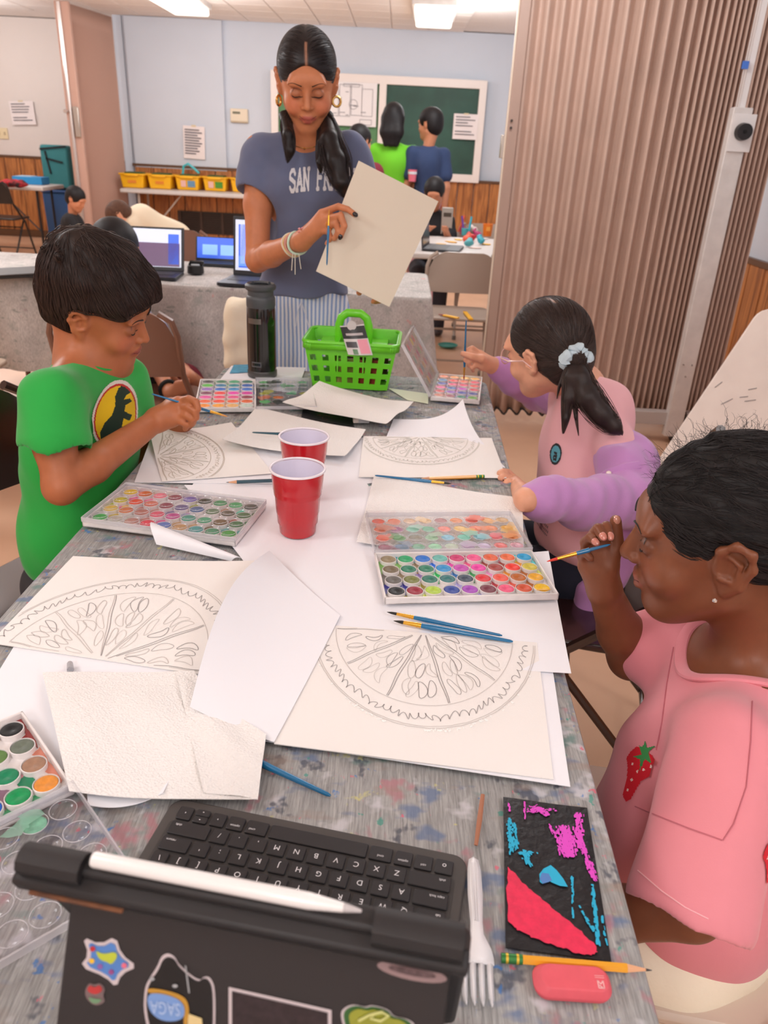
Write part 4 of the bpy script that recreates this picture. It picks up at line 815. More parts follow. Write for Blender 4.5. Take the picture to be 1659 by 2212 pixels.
# ------------------------------------------------------------------ smooth solid modelling: implicit shapes meshed on a grid
def A3(v): return np.array(tuple(v), dtype=np.float32)
def smin(a, b, k):
    if k <= 0: return np.minimum(a, b)
    h = np.maximum(k-np.abs(a-b), 0)/k
    return np.minimum(a, b)-h*h*k*0.25
def rot_to(d, up=(0, 0, 1)):
    """matrix whose rows are local x, y, z with z along d"""
    d = Vector(d).normalized(); u = Vector(up)
    if abs(d.dot(u.normalized())) > .98: u = Vector((0, 1, 0))
    x = u.cross(d).normalized(); y = d.cross(x)
    return np.array([tuple(x), tuple(y), tuple(d)], dtype=np.float32)
class Solid:
    def __init__(s): s.p = []; s.noise = None
    def cone(s, a, b, ra, rb=None, k=0.01, op=1):
        a = A3(a); b = A3(b); rb = ra if rb is None else rb; ba = b-a; L2 = float(ba@ba)+1e-12
        def f(x, y, z):
            h = np.clip(((x-a[0])*ba[0]+(y-a[1])*ba[1]+(z-a[2])*ba[2])/L2, 0, 1)
            return np.sqrt((x-a[0]-h*ba[0])**2+(y-a[1]-h*ba[1])**2+(z-a[2]-h*ba[2])**2)-(ra+(rb-ra)*h)
        r = max(ra, rb); s.p.append((f, np.minimum(a, b)-r, np.maximum(a, b)+r, k, op)); return s
    def chain(s, pts, rs, k=0.01, op=1):
        for i in range(len(pts)-1): s.cone(pts[i], pts[i+1], rs[i], rs[i+1], k, op)
        return s
    def ell(s, c, r, M=None, k=0.01, op=1):
        c = A3(c); r = A3(r); M = np.eye(3, dtype=np.float32) if M is None else np.asarray(M, dtype=np.float32); rm = float(r.min())
        def f(x, y, z):
            X, Y, Z = x-c[0], y-c[1], z-c[2]
            u = (M[0, 0]*X+M[0, 1]*Y+M[0, 2]*Z)/r[0]; v = (M[1, 0]*X+M[1, 1]*Y+M[1, 2]*Z)/r[1]; w = (M[2, 0]*X+M[2, 1]*Y+M[2, 2]*Z)/r[2]
            q = np.sqrt(u*u+v*v+w*w); g = np.sqrt((u/r[0])**2+(v/r[1])**2+(w/r[2])**2)
            return q*(q-1)/np.maximum(g, 1e-6)
        ext = np.sqrt(((M*r[:, None])**2).sum(0)); s.p.append((f, c-ext, c+ext, k, op)); return s
    def box(s, c, h, M=None, rd=0.0, k=0.01, op=1):
        c = A3(c); h = A3(h)-rd; M = np.eye(3, dtype=np.float32) if M is None else np.asarray(M, dtype=np.float32)
        def f(x, y, z):
            X, Y, Z = x-c[0], y-c[1], z-c[2]
            q = [np.abs(M[i, 0]*X+M[i, 1]*Y+M[i, 2]*Z)-h[i] for i in range(3)]
            o = np.sqrt(sum(np.maximum(t, 0)**2 for t in q)); return o+np.minimum(np.maximum(np.maximum(q[0], q[1]), q[2]), 0)-rd
        e = h+rd; ext = np.abs(M*e[:, None]).sum(0); s.p.append((f, c-ext, c+ext, k, op)); return s
    def cut(s, pt, n, k=0.004):       # remove everything on the side n points to
        pt = A3(pt); n = A3(Vector(n).normalized())
        s.p.append((lambda x, y, z: (x-pt[0])*n[0]+(y-pt[1])*n[1]+(z-pt[2])*n[2], None, None, k, 0)); return s
    def ev(s, P):
        P = np.asarray(P, dtype=np.float32); x, y, z = P[:, 0], P[:, 1], P[:, 2]; F = np.full(len(P), 1.0, np.float32)
        for f, lo, hi, k, op in s.p:
            d = f(x, y, z)
            F = smin(F, d, k) if op == 1 else (-smin(-F, d, k) if op == -1 else -smin(-F, -d, k))
        if s.noise: F = F+s.noise(x, y, z)
        return F
    def grad(s, P, e=0.002):
        g = np.stack([s.ev(P+np.eye(3, dtype=np.float32)[i]*e)-s.ev(P-np.eye(3, dtype=np.float32)[i]*e) for i in range(3)], 1)
        return g/np.maximum(np.linalg.norm(g, axis=1, keepdims=True), 1e-9)
    def mesh(s, h, lo=None, hi=None):
        los = np.min([p[1] for p in s.p if p[4] == 1], 0)-3*h; his = np.max([p[2] for p in s.p if p[4] == 1], 0)+3*h
        if lo is not None: los = np.maximum(los, lo)
        if hi is not None: his = np.minimum(his, hi)
        n = np.ceil((his-los)/h).astype(int)+1
        ax = [(los[i]+h*np.arange(n[i])).astype(np.float32) for i in range(3)]
        F = np.full(n, 1.0, np.float32)
        for f, a, b, k, op in s.p:
            if a is None: sl = (slice(0, n[0]), slice(0, n[1]), slice(0, n[2]))
            else:
                m = k+3*h; i0 = np.maximum(np.floor((a-m-los)/h).astype(int), 0); i1 = np.minimum(np.ceil((b+m-los)/h).astype(int)+1, n)
                if np.any(i1 <= i0): continue
                sl = tuple(slice(i0[i], i1[i]) for i in range(3))
            x = ax[0][sl[0]][:, None, None]; y = ax[1][sl[1]][None, :, None]; z = ax[2][sl[2]][None, None, :]
            d = f(x, y, z); G = F[sl]
            F[sl] = smin(G, d, k) if op == 1 else (-smin(-G, d, k) if op == -1 else -smin(-G, -d, k))
        if s.noise:
            idx = np.where(np.abs(F) < 0.03); F[idx] += s.noise(ax[0][idx[0]], ax[1][idx[1]], ax[2][idx[2]])
        # close at the domain boundary
        for i in range(3):
            sl = [slice(None)]*3; sl[i] = 0; F[tuple(sl)] = np.maximum(F[tuple(sl)], h*0.5); sl[i] = -1; F[tuple(sl)] = np.maximum(F[tuple(sl)], h*0.5)
        ins = F < 0; c = tuple(m-1 for m in n)
        cnt = sum(ins[i:i+c[0], j:j+c[1], k:k+c[2]].astype(np.int8) for i in (0, 1) for j in (0, 1) for k in (0, 1))
        act = (cnt > 0) & (cnt < 8); I = np.argwhere(act); vid = np.full(c, -1, np.int32); vid[act] = np.arange(len(I))
        acc = np.zeros((len(I), 3)); num = np.zeros(len(I))
        cor = [(i, j, k) for i in (0, 1) for j in (0, 1) for k in (0, 1)]
        val = {q: F[I[:, 0]+q[0], I[:, 1]+q[1], I[:, 2]+q[2]] for q in cor}
        for q in cor:
            for a in range(3):
                if q[a] == 0:
                    r = list(q); r[a] = 1; r = tuple(r); va, vb = val[q], val[r]; sgn = (va < 0) != (vb < 0)
                    t = np.where(sgn, va/(va-vb+1e-12), 0)
                    for b in range(3): acc[:, b] += np.where(sgn, q[b]+(t if b == a else 0), 0)
                    num += sgn
        V = los+h*(I+acc/num[:, None])
        faces = []
        for a in range(3):
            b, d = (a+1) % 3, (a+2) % 3
            s0 = [slice(None)]*3; s1 = [slice(None)]*3; s0[a] = slice(0, n[a]-1); s1[a] = slice(1, n[a])
            s0[b] = s1[b] = slice(1, n[b]-1); s0[d] = s1[d] = slice(1, n[d]-1)
            A_, B_ = ins[tuple(s0)], ins[tuple(s1)]; ch = A_ != B_; E = np.argwhere(ch); fl = A_[ch]
            if not len(E): continue
            E[:, b] += 1; E[:, d] += 1
            def vv(ob, od): J = E.copy(); J[:, b] -= ob; J[:, d] -= od; return vid[J[:, 0], J[:, 1], J[:, 2]]
            Q = np.stack([vv(1, 1), vv(0, 1), vv(0, 0), vv(1, 0)], 1); Q[~fl] = Q[~fl][:, ::-1]; faces.append(Q)
        return V.astype(np.float32), np.concatenate(faces).astype(np.int32)
def mesh_np(name, V, Q, mats, parent=None, col=None, fmat=None, smooth=True, world=True):
    if parent is not None and world:
        inv = np.array(world_matrix(parent).inverted()); V = V@inv[:3, :3].T+inv[:3, 3]
    me = bpy.data.meshes.new(name); nv, nf, k = len(V), len(Q), Q.shape[1]
    me.vertices.add(nv); me.vertices.foreach_set('co', np.ascontiguousarray(V, dtype=np.float32).ravel())
    me.loops.add(nf*k); me.loops.foreach_set('vertex_index', np.ascontiguousarray(Q, dtype=np.int32).ravel())
    me.polygons.add(nf); me.polygons.foreach_set('loop_start', np.arange(0, nf*k, k, dtype=np.int32))
    for m in (mats if isinstance(mats, (list, tuple)) else [mats]): me.materials.append(m)
    if fmat is not None: me.polygons.foreach_set('material_index', np.asarray(fmat, np.int32))
    me.update(calc_edges=True); me.validate()
    if smooth: me.shade_smooth()
    if col is not None:
        a = me.color_attributes.new('Col', 'FLOAT_COLOR', 'POINT'); c4 = np.ones((nv, 4), np.float32); c4[:, :3] = col; a.data.foreach_set('color', c4.ravel())
    o = bpy.data.objects.new(name, me); COL.objects.link(o)
    if parent is not None: o.parent = parent
    return o
def relax(V, Q, it=1, w=0.5):
    for _ in range(it):
        S = np.zeros_like(V); n = np.zeros(len(V))
        for a, b in ((0, 1), (1, 2), (2, 3), (3, 0)):
            for i, j in ((a, b), (b, a)):
                for c in range(3): S[:, c] += np.bincount(Q[:, i], V[Q[:, j], c], len(V))
                n += np.bincount(Q[:, i], minlength=len(V))
        V = V*(1-w)+w*(S/n[:, None]).astype(np.float32)
    return V
def solid_obj(name, S, h, m, parent, paints=None, base=None, it=1, lo=None, hi=None, keep=None, world=True):
    """paints: list of (function(P) -> 0..1 weight, colour)"""
    V, Q = S.mesh(h, lo, hi); V = relax(V, Q, it, 0.45) if it else V
    col = None
    if base is not None:
        col = np.tile(np.array(lin(base), np.float32), (len(V), 1))
        for f, c in (paints or []):
            w = np.clip(f(V), 0, 1)[:, None]; col = col*(1-w)+np.array(lin(c), np.float32)*w
    return mesh_np(name, V, Q, m, parent, col, world=world)
def spot(c, r, soft=0.4):
    c = A3(c); return lambda P: np.clip((1-np.linalg.norm(P-c, axis=1)/r)/soft, 0, 1)
def inside(S, soft=0.002): return lambda P: np.clip(0.5-S.ev(P)/soft, 0, 1)

SKIN = {}
def skin_mat(name, rough=0.45):
    return mat(name, (200, 140, 110), rough, vcol=True, var=(40, 0.10), bump=(700, 0.10, 0.0006), sss=0.06, spec=0.4)
HAIRM = {}
def hair_mat(name, col, rough=0.32): return mat(name, col, rough+.16, spec=0.32, var=(60, 0.3))
def strands(name, S, seeds, flow, L, steps, r, m, parent, lift=0.0005, jit=0.15, taper=True, gravity=0.0):
    """fine hair lines combed over a solid: one joined mesh"""
    P = np.asarray(seeds, np.float32); n = len(P); pts = [P.copy()]
    rng = np.random.default_rng(5); J = rng.normal(0, jit, (n, 3)).astype(np.float32); Ls = (L*rng.uniform(.6, 1.1, n)/steps)[:, None].astype(np.float32)
    for i in range(2):
        g = S.grad(P); P = P-g*S.ev(P)[:, None]
    pts = [P+g*lift]
    for i in range(steps):
        d = flow(P)+J; g = S.grad(P); d = d-g*(d*g).sum(1, keepdims=True); d /= np.maximum(np.linalg.norm(d, axis=1, keepdims=True), 1e-6)
        P = P+d*Ls; g = S.grad(P); P = P-g*(S.ev(P)[:, None]-0.0); pts.append(P+g*(lift*(1+i/steps)))
    pts = np.stack(pts, 1)                       # n, steps+1, 3
    return hair_tubes(name, pts, r, m, parent, taper)
def hair_tubes(name, pts, r, m, parent, taper=True):
    n, k, _ = pts.shape; d = np.gradient(pts, axis=1); d /= np.maximum(np.linalg.norm(d, axis=2, keepdims=True), 1e-9)
    a = np.cross(d, np.array([0.3, 0.5, 0.81])); a /= np.maximum(np.linalg.norm(a, axis=2, keepdims=True), 1e-9); b = np.cross(d, a)
    t = np.linspace(0, 1, k)[None, :, None]; rr = r*(np.sin(pi*(0.08+0.90*t))**0.6 if taper else 1+0*t)
    V = np.stack([pts+rr*(a*cos(q)+b*sin(q)) for q in (0, 2*pi/3, 4*pi/3)], 2).reshape(-1, 3)
    base = (np.arange(n)[:, None]*k+np.arange(k-1)[None, :]).ravel()*3
    Q = np.concatenate([np.stack([base+i, base+(i+1) % 3, base+3+(i+1) % 3, base+3+i], 1) for i in range(3)])
    return mesh_np(name, V, Q, m, parent)
class Frame:
    """local head or hand frame: origin, right (x), forward (y), up (z), scale"""
    def __init__(s, o, fwd, up=(0, 0, 1), sc=1.0):
        s.o = Vector(o); s.y = Vector(fwd).normalized(); u = Vector(up); s.z = (u-s.y*u.dot(s.y)).normalized(); s.x = s.y.cross(s.z); s.s = sc
        s.M = np.array([tuple(s.x), tuple(s.y), tuple(s.z)], np.float32)
    def __call__(s, x, y, z): return s.o+(s.x*x+s.y*y+s.z*z)*s.s
    def loc(s, P): return ((np.asarray(P)-np.array(tuple(s.o)))@s.M.T)/s.s
def head(S, F, ears=True, nose=1.0, jaw=1.0, cheeks=1.0, lips=1.0, smile=0, ear=1.0):
    """adult-size head (0.225 m) around F, scaled by F.s; face looks along F.y"""
    s = F.s; E = lambda c, r, k=.01, op=1, M=None: S.ell(F(*c), tuple(q*s for q in r), F.M if M is None else M, k*s, op)
    E((0, -.012, .030), (.074, .094, .082)); E((0, .012, -.012), (.066, .080, .080), .02)
    E((0, .040, -.050), (.050*jaw, .046, .066), .025)
    E((0, .066, -.096), (.022, .020, .017), .028)
    for q in (-1, 1):
        S.cone(F(q*.052*jaw, .0, -.055), F(q*.018, .058, -.094), .016*s, .014*s, .03*s)
        E((q*.036, .060, -.036), (.024*cheeks, .024, .024), .018)
        E((q*.030, .084, .021), (.022, .010, .007), .012)
    E((0, .079, .030), (.042, .016, .020), .02)
    for q in (-1, 1): E((q*.031, .102, -.004), (.019, .018, .0125), .014, -1)
    for q in (-1, 1):
        E((q*.0305, .0795, -.004), (.0150, .0130, .0125), .003)
    S.cone(F(0, .088, .010), F(0, .1065*1.0, -.030), .0070*s, .0095*s*nose, .010*s)
    for q in (-1, 1): E((q*.0105, .0975, -.034), (.0072*nose, .0085, .0065), .004)
    for q in (-1, 1): E((q*.0055, .1000, -.0405), (.0028, .0045, .0022), .003, -1)
    E((0, .083, -.060), (.024, .012, .016), .014)
    sm = smile*.0055; sw = smile*.004
    if smile:
        for q in (-1, 1): E((q*.034, .072, -.044), (.018, .018, .016), .012)
    S.chain([F(-.023-sw, .082, -.0645+sm), F(-.008, .0945, -.0600), F(0, .0955, -.0615), F(.008, .0945, -.0600), F(.023+sw, .082, -.0645+sm)], [.0026*s, .0046*s*lips, .0044*s*lips, .0046*s*lips, .0026*s], .003*s)
    S.chain([F(-.021-sw, .082, -.0660+sm), F(-.008, .0925, -.0705), F(.008, .0925, -.0705), F(.021+sw, .082, -.0660+sm)], [.0026*s, .0058*s*lips, .0058*s*lips, .0026*s], .0025*s)
    if ears:
        for q in (ears if isinstance(ears, tuple) else (-1, 1)):
            b = lambda x, y, z: F(q*(.074+(x-.074)*ear), -.006+(y+.006)*ear, -.006+(z+.006)*ear)
            S.ell(b(.074, -.006, -.008), (.008*s, .017*s*ear, .027*s*ear), F.M, .008*s)
            S.ell(b(.084, -.004, -.004), (.0075*s, .0105*s*ear, .018*s*ear), F.M, .004*s, -1)
            S.chain([b(.074, .008, -.004), b(.080, .006, .017), b(.084, -.008, .026), b(.086, -.022, .018), b(.084, -.024, .0), b(.080, -.014, -.022), b(.074, -.002, -.032)], [.0032*s, .0038*s, .0042*s, .0044*s, .004*s, .0045*s, .0062*s], .007*s)
            S.chain([b(.081, .006, -.012), b(.081, -.005, -.017)], [.0035*s, .003*s], .003*s)
            S.chain([b(.080, -.002, .012), b(.083, -.013, .004), b(.081, -.010, -.014)], [.0028*s, .003*s, .0028*s], .003*s)
    return S
def face_paints(F, lip, dark, blush=None):
    s = F.s; L = Solid()
    L.chain([F(-.021, .088, -.0645), F(-.008, .100, -.0615), F(.008, .100, -.0615), F(.021, .088, -.0645)], [.003*s, .0062*s, .0062*s, .003*s], .003*s)
    L.chain([F(-.019, .088, -.067), F(0, .098, -.0715), F(.019, .088, -.067)], [.003*s, .0068*s, .003*s], .003*s)
    out = [(inside(L, .003*s), lip)]
    for q in (-1, 1): out.append((lambda P, c=F(q*.031, .09, -.002): np.clip(1.25-np.linalg.norm((P-A3(c)), axis=1)/(.017*s), 0, .35), dark))
    if blush: 
        for q in (-1, 1): out.append((lambda P, c=F(q*.040, .082, -.036): np.clip(1-np.linalg.norm((P-A3(c)), axis=1)/(.030*s), 0, .45), blush))
    return out
def face_marks(F, S, parent, brow=(30, 22, 20), lash=(20, 15, 14), browr=.0028, thick=1.0, smile=0):
    """eyebrows, closed lids' lashes and lip crease, laid on the skin"""
    s = F.s
    def lay(pts, off=.0003): 
        P = np.array([tuple(p) for p in pts], np.float32)
        for _ in range(3): g = S.grad(P, .001); P = P-g*S.ev(P)[:, None]
        return [Vector(p) for p in (P+g*off)]
    for q in (-1, 1):
        pts = lay([F(q*(.014+.034*t), .10-.012*t, .019+.010*sin(t*2.2)-.006*t) for t in np.linspace(0, 1, 10)])
        MB().tube(pts, [browr*s*thick*(.9-.75*t) for t in np.linspace(0, 1, 10)], 6, flat=.5).build('eyebrow', mat('brow_%d' % brow[0], brow, .7), parent)
        pts = lay([F(q*(.0305+.0145*cos(a)), .095, -.006-.0065*sin(a)) for a in np.linspace(.1, pi-.1, 12)])
        MB().tube(pts, [s*.0011*(.4+sin(i/11*pi)) for i in range(12)], 5).build('lashes', mat('lash_%d' % lash[0], lash, .6), parent)
        pts = lay([F(q*(.0305+.0150*cos(a)), .095, .002+.0065*sin(a)) for a in np.linspace(.3, pi-.3, 10)])
        MB().tube(pts, s*.0005, 5).build('lid_crease', mat('crease_%d' % brow[0], tuple(min(255, int(c*1.0)+60) for c in brow), .7), parent)
    pts = lay([F(x*(1+.18*smile), .10, -.0655-.0008*cos(x*150)+smile*.0060*(x/.022)**2) for x in np.linspace(-.022, .022, 11)], .0001)
    MB().tube(pts, s*.0006, 5).build('mouth_line', mat('mouthline_%d' % brow[0], (90, 40, 36), .6), parent)
def hand(S, w, d, n, t, sc, curls, thumb, spread=0.10, k=.006, wr=.024):
    """w wrist, d finger direction, n palm normal (fingers curl towards it), t thumb side; curls per finger (3 angles each)"""
    d = Vector(d).normalized(); n = Vector(n); n = (n-d*n.dot(d)).normalized(); t_ = Vector(t); tt = d.cross(n); tt = tt if tt.dot(t_) > 0 else -tt
    W = Vector(w); P = lambda a, b, c: W+(d*a+tt*b+n*c)*sc
    off = (.031, .010, -.011, -.030); kn = (.088, .092, .087, .078); rad = (.0098, .0100, .0094, .0082); ln = ((.043, .026, .022), (.047, .030, .024), (.043, .028, .023), (.034, .021, .020))
    S.cone(P(-.01, 0, 0), P(.02, .004, 0), wr*sc*.95, .023*sc, .015*sc)
    for i in range(4): S.cone(P(.012, off[i]*.55, 0), P(kn[i]-.004, off[i], 0), .0165*sc, .0115*sc, .014*sc)
    S.cone(P(.02, .020, .008), P(.055, .030, .010), .017*sc, .012*sc, .012*sc); S.cone(P(.025, -.02, .008), P(.06, -.025, .008), .015*sc, .011*sc, .012*sc)
    tips = []
    for i in range(4):
        p = P(kn[i], off[i], 0); a = 0; f = d+tt*(spread*(1.5-i)/1.5); f.normalize()
        for j in range(3):
            a += curls[i][j]; q = p+(f*cos(a)+n*sin(a))*ln[i][j]*sc
            S.cone(p, q, rad[i]*sc*(1-.07*j), rad[i]*sc*(.95-.10*j), (.0055 if j == 0 else .0012)*sc if j else k*sc); p = q
        tips.append((p, (f*cos(a)+n*sin(a)), (-f*sin(a)+n*cos(a)), rad[i]*sc*.8))
    p = P(.026, .026, .010)
    for j, (x, y, z) in enumerate(thumb):
        q = p+(d*x+tt*y+n*z)*sc; S.cone(p, q, (.0140, .0115, .0105)[j]*sc, (.0115, .0105, .0085)[j]*sc, (.012, .002, .002)[j]*sc); dd = (q-p).normalized(); p = q
    tips.append((p, dd, n.cross(dd), .009*sc))
    return tips
def fold_noise(amp, fr, seed=0, d=(0, 0, 1)):
    rg = random.Random(seed); K = [(rg.uniform(-1, 1), rg.uniform(-1, 1), rg.uniform(-1, 1), rg.uniform(0, 6)) for _ in range(5)]
    def f(x, y, z):
        o = 0
        for i, (a, b, c, p) in enumerate(K): o = o+np.sin(fr*(a*x+b*y+c*z)*(1+.5*i)+p+1.5*np.sin(fr*.6*(b*x+c*y+a*z)+p))/(1+.6*i)
        return (o*amp*.5).astype(np.float32)
    return f
def decal(name, S, org, ux, uy, W, H, cell, fn, parent, m, off=.0012, dirn=None):
    """flat print on a garment: a grid of little quads dropped onto the cloth; fn(u, v) -> material index or -1"""
    ux = Vector(ux).normalized(); uy = Vector(uy); uy = (uy-ux*uy.dot(ux)).normalized(); nz = Vector(dirn).normalized() if dirn is not None else ux.cross(uy)
    nx, ny = int(W/cell), int(H/cell); u = (np.arange(nx+1)/nx-.5)*W; v = (np.arange(ny+1)/ny-.5)*H
    G = np.array(tuple(org))[None, None]+u[None, :, None]*np.array(tuple(ux))+v[:, None, None]*np.array(tuple(uy)); P = G.reshape(-1, 3).astype(np.float32)
    nn = np.array(tuple(nz), np.float32); P = P+nn*.08
    for _ in range(26): P = P-nn*np.clip(S.ev(P), -.01, .02)[:, None]*.9
    bad = np.abs(S.ev(P)) > .004; P = P+S.grad(P)*off
    cu = (u[:-1]+u[1:])/2; cv = (v[:-1]+v[1:])/2; fm = np.array([[fn(a/W+.5, b/H+.5) for a in cu] for b in cv])
    J, I = np.where(fm >= 0); q = J*(nx+1)+I; Q = np.stack([q, q+1, q+nx+2, q+nx+1], 1); ok = ~bad[Q].any(1) & (np.linalg.norm(P[Q[:, 0]]-P[Q[:, 2]], axis=1) < cell*6); J, I, Q = J[ok], I[ok], Q[ok]
    used = np.unique(Q); rm = np.full(len(P), -1); rm[used] = np.arange(len(used))
    return mesh_np(name, P[used], rm[Q].astype(np.int32), m, parent, fmat=fm[J, I])
def inpoly(x, y, poly):
    c = False; n = len(poly); j = n-1
    for i in range(n):
        xi, yi = poly[i]; xj, yj = poly[j]
        if (yi > y) != (yj > y) and x < (xj-xi)*(y-yi)/(yj-yi+1e-12)+xi: c = not c
        j = i
    return c
STROKES = {'S': [(.9, .82, .7, 1), (.7, 1, .3, 1), (.3, 1, .1, .85), (.1, .85, .1, .65), (.1, .65, .9, .4), (.9, .4, .9, .15), (.9, .15, .7, 0), (.7, 0, .3, 0), (.3, 0, .1, .18)],
           'A': [(.05, 0, .5, 1), (.5, 1, .95, 0), (.25, .35, .75, .35), (-.05, 0, .2, 0), (.8, 0, 1.05, 0)], 'N': [(.1, 0, .1, 1), (.1, 1, .9, 0), (.9, 0, .9, 1), (-.02, 1, .2, 1), (.78, 1, 1.02, 1), (0, 0, .25, 0)],
           'F': [(.1, 0, .1, 1), (.1, 1, .9, 1), (.1, .55, .7, .55), (.9, 1, .9, .82), (0, 0, .3, 0)], 'R': [(.1, 0, .1, 1), (.1, 1, .75, 1), (.75, 1, .9, .8), (.9, .8, .75, .5), (.75, .5, .1, .5), (.45, .5, .95, 0), (0, 0, .28, 0)],
           'C': [(.9, .8, .7, 1), (.7, 1, .3, 1), (.3, 1, .1, .8), (.1, .8, .1, .2), (.1, .2, .3, 0), (.3, 0, .7, 0), (.7, 0, .9, .2)], 'I': [(.5, 0, .5, 1), (.3, 0, .7, 0), (.3, 1, .7, 1)], 'O': [(.1, .2, .1, .8), (.1, .8, .3, 1), (.3, 1, .7, 1), (.7, 1, .9, .8), (.9, .8, .9, .2), (.9, .2, .7, 0), (.7, 0, .3, 0), (.3, 0, .1, .2)],
           'J': [(.8, 1, .8, .2), (.8, .2, .6, 0), (.6, 0, .3, 0), (.3, 0, .1, .2)], 'U': [(.1, 1, .1, .2), (.1, .2, .3, 0), (.3, 0, .7, 0), (.7, 0, .9, .2), (.9, .2, .9, 1)], 'a': [(.2, .6, .7, .6), (.7, .6, .8, .4), (.8, .4, .8, 0), (.8, .3, .3, .35), (.3, .35, .2, .15), (.2, .15, .35, 0), (.35, 0, .8, .1)]}
def in_text(u, v, s, w=.14, gap=1.3):
    """u, v in 0..1 over the whole line"""
    if not (-.2 < v < 1.2): return False
    x = u*len(s)*gap; i = int(x/gap)
    for q in (i-1, i, i+1):
        if 0 <= q < len(s) and s[q] in STROKES:
            lx = x-q*gap-(gap-1)/2
            for a, b, c, d in STROKES[s[q]]:
                L = (c-a)**2+(d-b)**2+1e-9; h = max(0, min(1, ((lx-a)*(c-a)+(v-b)*(d-b))/L))
                if hypot(lx-a-h*(c-a), (v-b-h*(d-b))*1.3) < w: return True
    return False

def neckband(T0, c, r, M, m, parent, w, h=.55, n=56, a0=0.0):
    """ribbed collar: a closed band where the garment meets its neck opening"""
    c = A3(c); M = np.eye(3) if M is None else np.asarray(M); r = np.array(r)
    L = np.array([[cos(a)*.9, sin(a)*.9, -.35] for a in np.linspace(0, 2*pi, n, endpoint=False)])
    def onell(P): q = (P-c)@M.T; return c+(q/np.linalg.norm(q/r, axis=1, keepdims=True))@M
    P = c+(L*r)@M
    for _ in range(60):
        g = T0.grad(P.astype(np.float32)); P = P-g*np.clip(T0.ev(P), -.01, .01)[:, None]*.7; P = onell(P)
        P = (np.roll(P, 1, 0)+2*P+np.roll(P, -1, 0))/4
    MB().tube([Vector(p) for p in P], w, 10, closed=True, flat=h).build('neckband', m, parent)

def onto(S, px, py, Y):
    """point of a solid seen at a given spot, found by stepping along the sight line"""
    c = Vector((0, 0, CAMZ)); d = (at(px, py, Y)-c).normalized(); t = (at(px, py, Y)-c).length-.16
    for _ in range(60):
        v = float(S.ev(np.array([tuple(c+d*t)], np.float32))[0])
        if v < .0004: break
        t += min(max(v, .0005), .02)
    return c+d*t
def seam_on(S, pts, m, parent, nm='seam', r=.0007, k=5):
    P = []
    for i in range(len(pts)-1):
        for q in range(k): P.append(onto(S, *[a+(b-a)*q/k for a, b in zip(pts[i], pts[i+1])]))
    P.append(onto(S, *pts[-1])); g = S.grad(np.array([tuple(p) for p in P], np.float32)); P = [p+Vector(n)*.0004 for p, n in zip(P, g)]
    MB().tube(P, r, 5).build(nm, m, parent)
# ------------------------------------------------------------------ helpers for people
def V3(*a): return Vector(a)
def xhand(S, w, fingers, thumb, sc=1.0, wr=.022, palm=.0150):
    """hand from explicit joint points: wrist, four fingers (knuckle first), thumb"""
    w = Vector(w)
    for i, f in enumerate(fingers):
        k = Vector(f[0]); S.cone(w.lerp(k, .06), w.lerp(k, .94), wr*sc*.82, palm*.80*sc, .014*sc)
    c = sum((Vector(f[0]) for f in fingers), Vector())/4
    S.cone(w, w.lerp(c, .7), wr*sc, palm*sc, .014*sc)
    S.cone(w.lerp(Vector(thumb[0]), .1), thumb[0], wr*.8*sc, .0135*sc, .014*sc)
    rad = (.0092, .0096, .0090, .0080)
    for i, f in enumerate(fingers):
        for j in range(len(f)-1): S.cone(f[j], f[j+1], rad[i]*sc*(1.03-.08*j), rad[i]*sc*(.96-.09*j), (.006 if j == 0 else .0012)*sc)
    for j in range(len(thumb)-1): S.cone(thumb[j], thumb[j+1], (.0120, .0108)[min(j, 1)]*sc, (.0110, .0090)[min(j, 1)]*sc, (.006, .002)[min(j, 1)]*sc)
def nail(parent, p, q, nrm, r, col, name='fingernail'):
    p = Vector(p); q = Vector(q); d = (q-p).normalized(); n = Vector(nrm); n = (n-d*n.dot(d)).normalized(); s = d.cross(n)
    M_ = Matrix(((s.x, d.x, n.x, 0), (s.y, d.y, n.y, 0), (s.z, d.z, n.z, 0), (0, 0, 0, 1)))
    c = q+d*r*.1+n*r*.42
    MB().lathe([(r*.62, -r*.12), (r*.6, r*.25), (r*.35, r*.5), (.0001, r*.56)], 14, X=Matrix.Translation(c) @ M_, sy=1.35).build(name, mat('nail_%d_%d' % (col[0], col[1]), col, .2, coat=.4), parent)
def cap_hair(F, t=.014, face=None, low=-.07, back=-.03, k=.012, side=.0):
    """hair shell around the skull, opened at the face"""
    H = Solid(); s = F.s
    H.ell(F(0, -.014, .030), tuple(q*s for q in (.074+t+side, .096+t, .083+t)), F.M)
    H.ell(F(0, -.040, -.010), tuple(q*s for q in (.068+t+side, .066+t, .075+t)), F.M, .02*s)
    return H
def legs(F_hip, knees, feet, r0=.075, r1=.052, r2=.035): pass

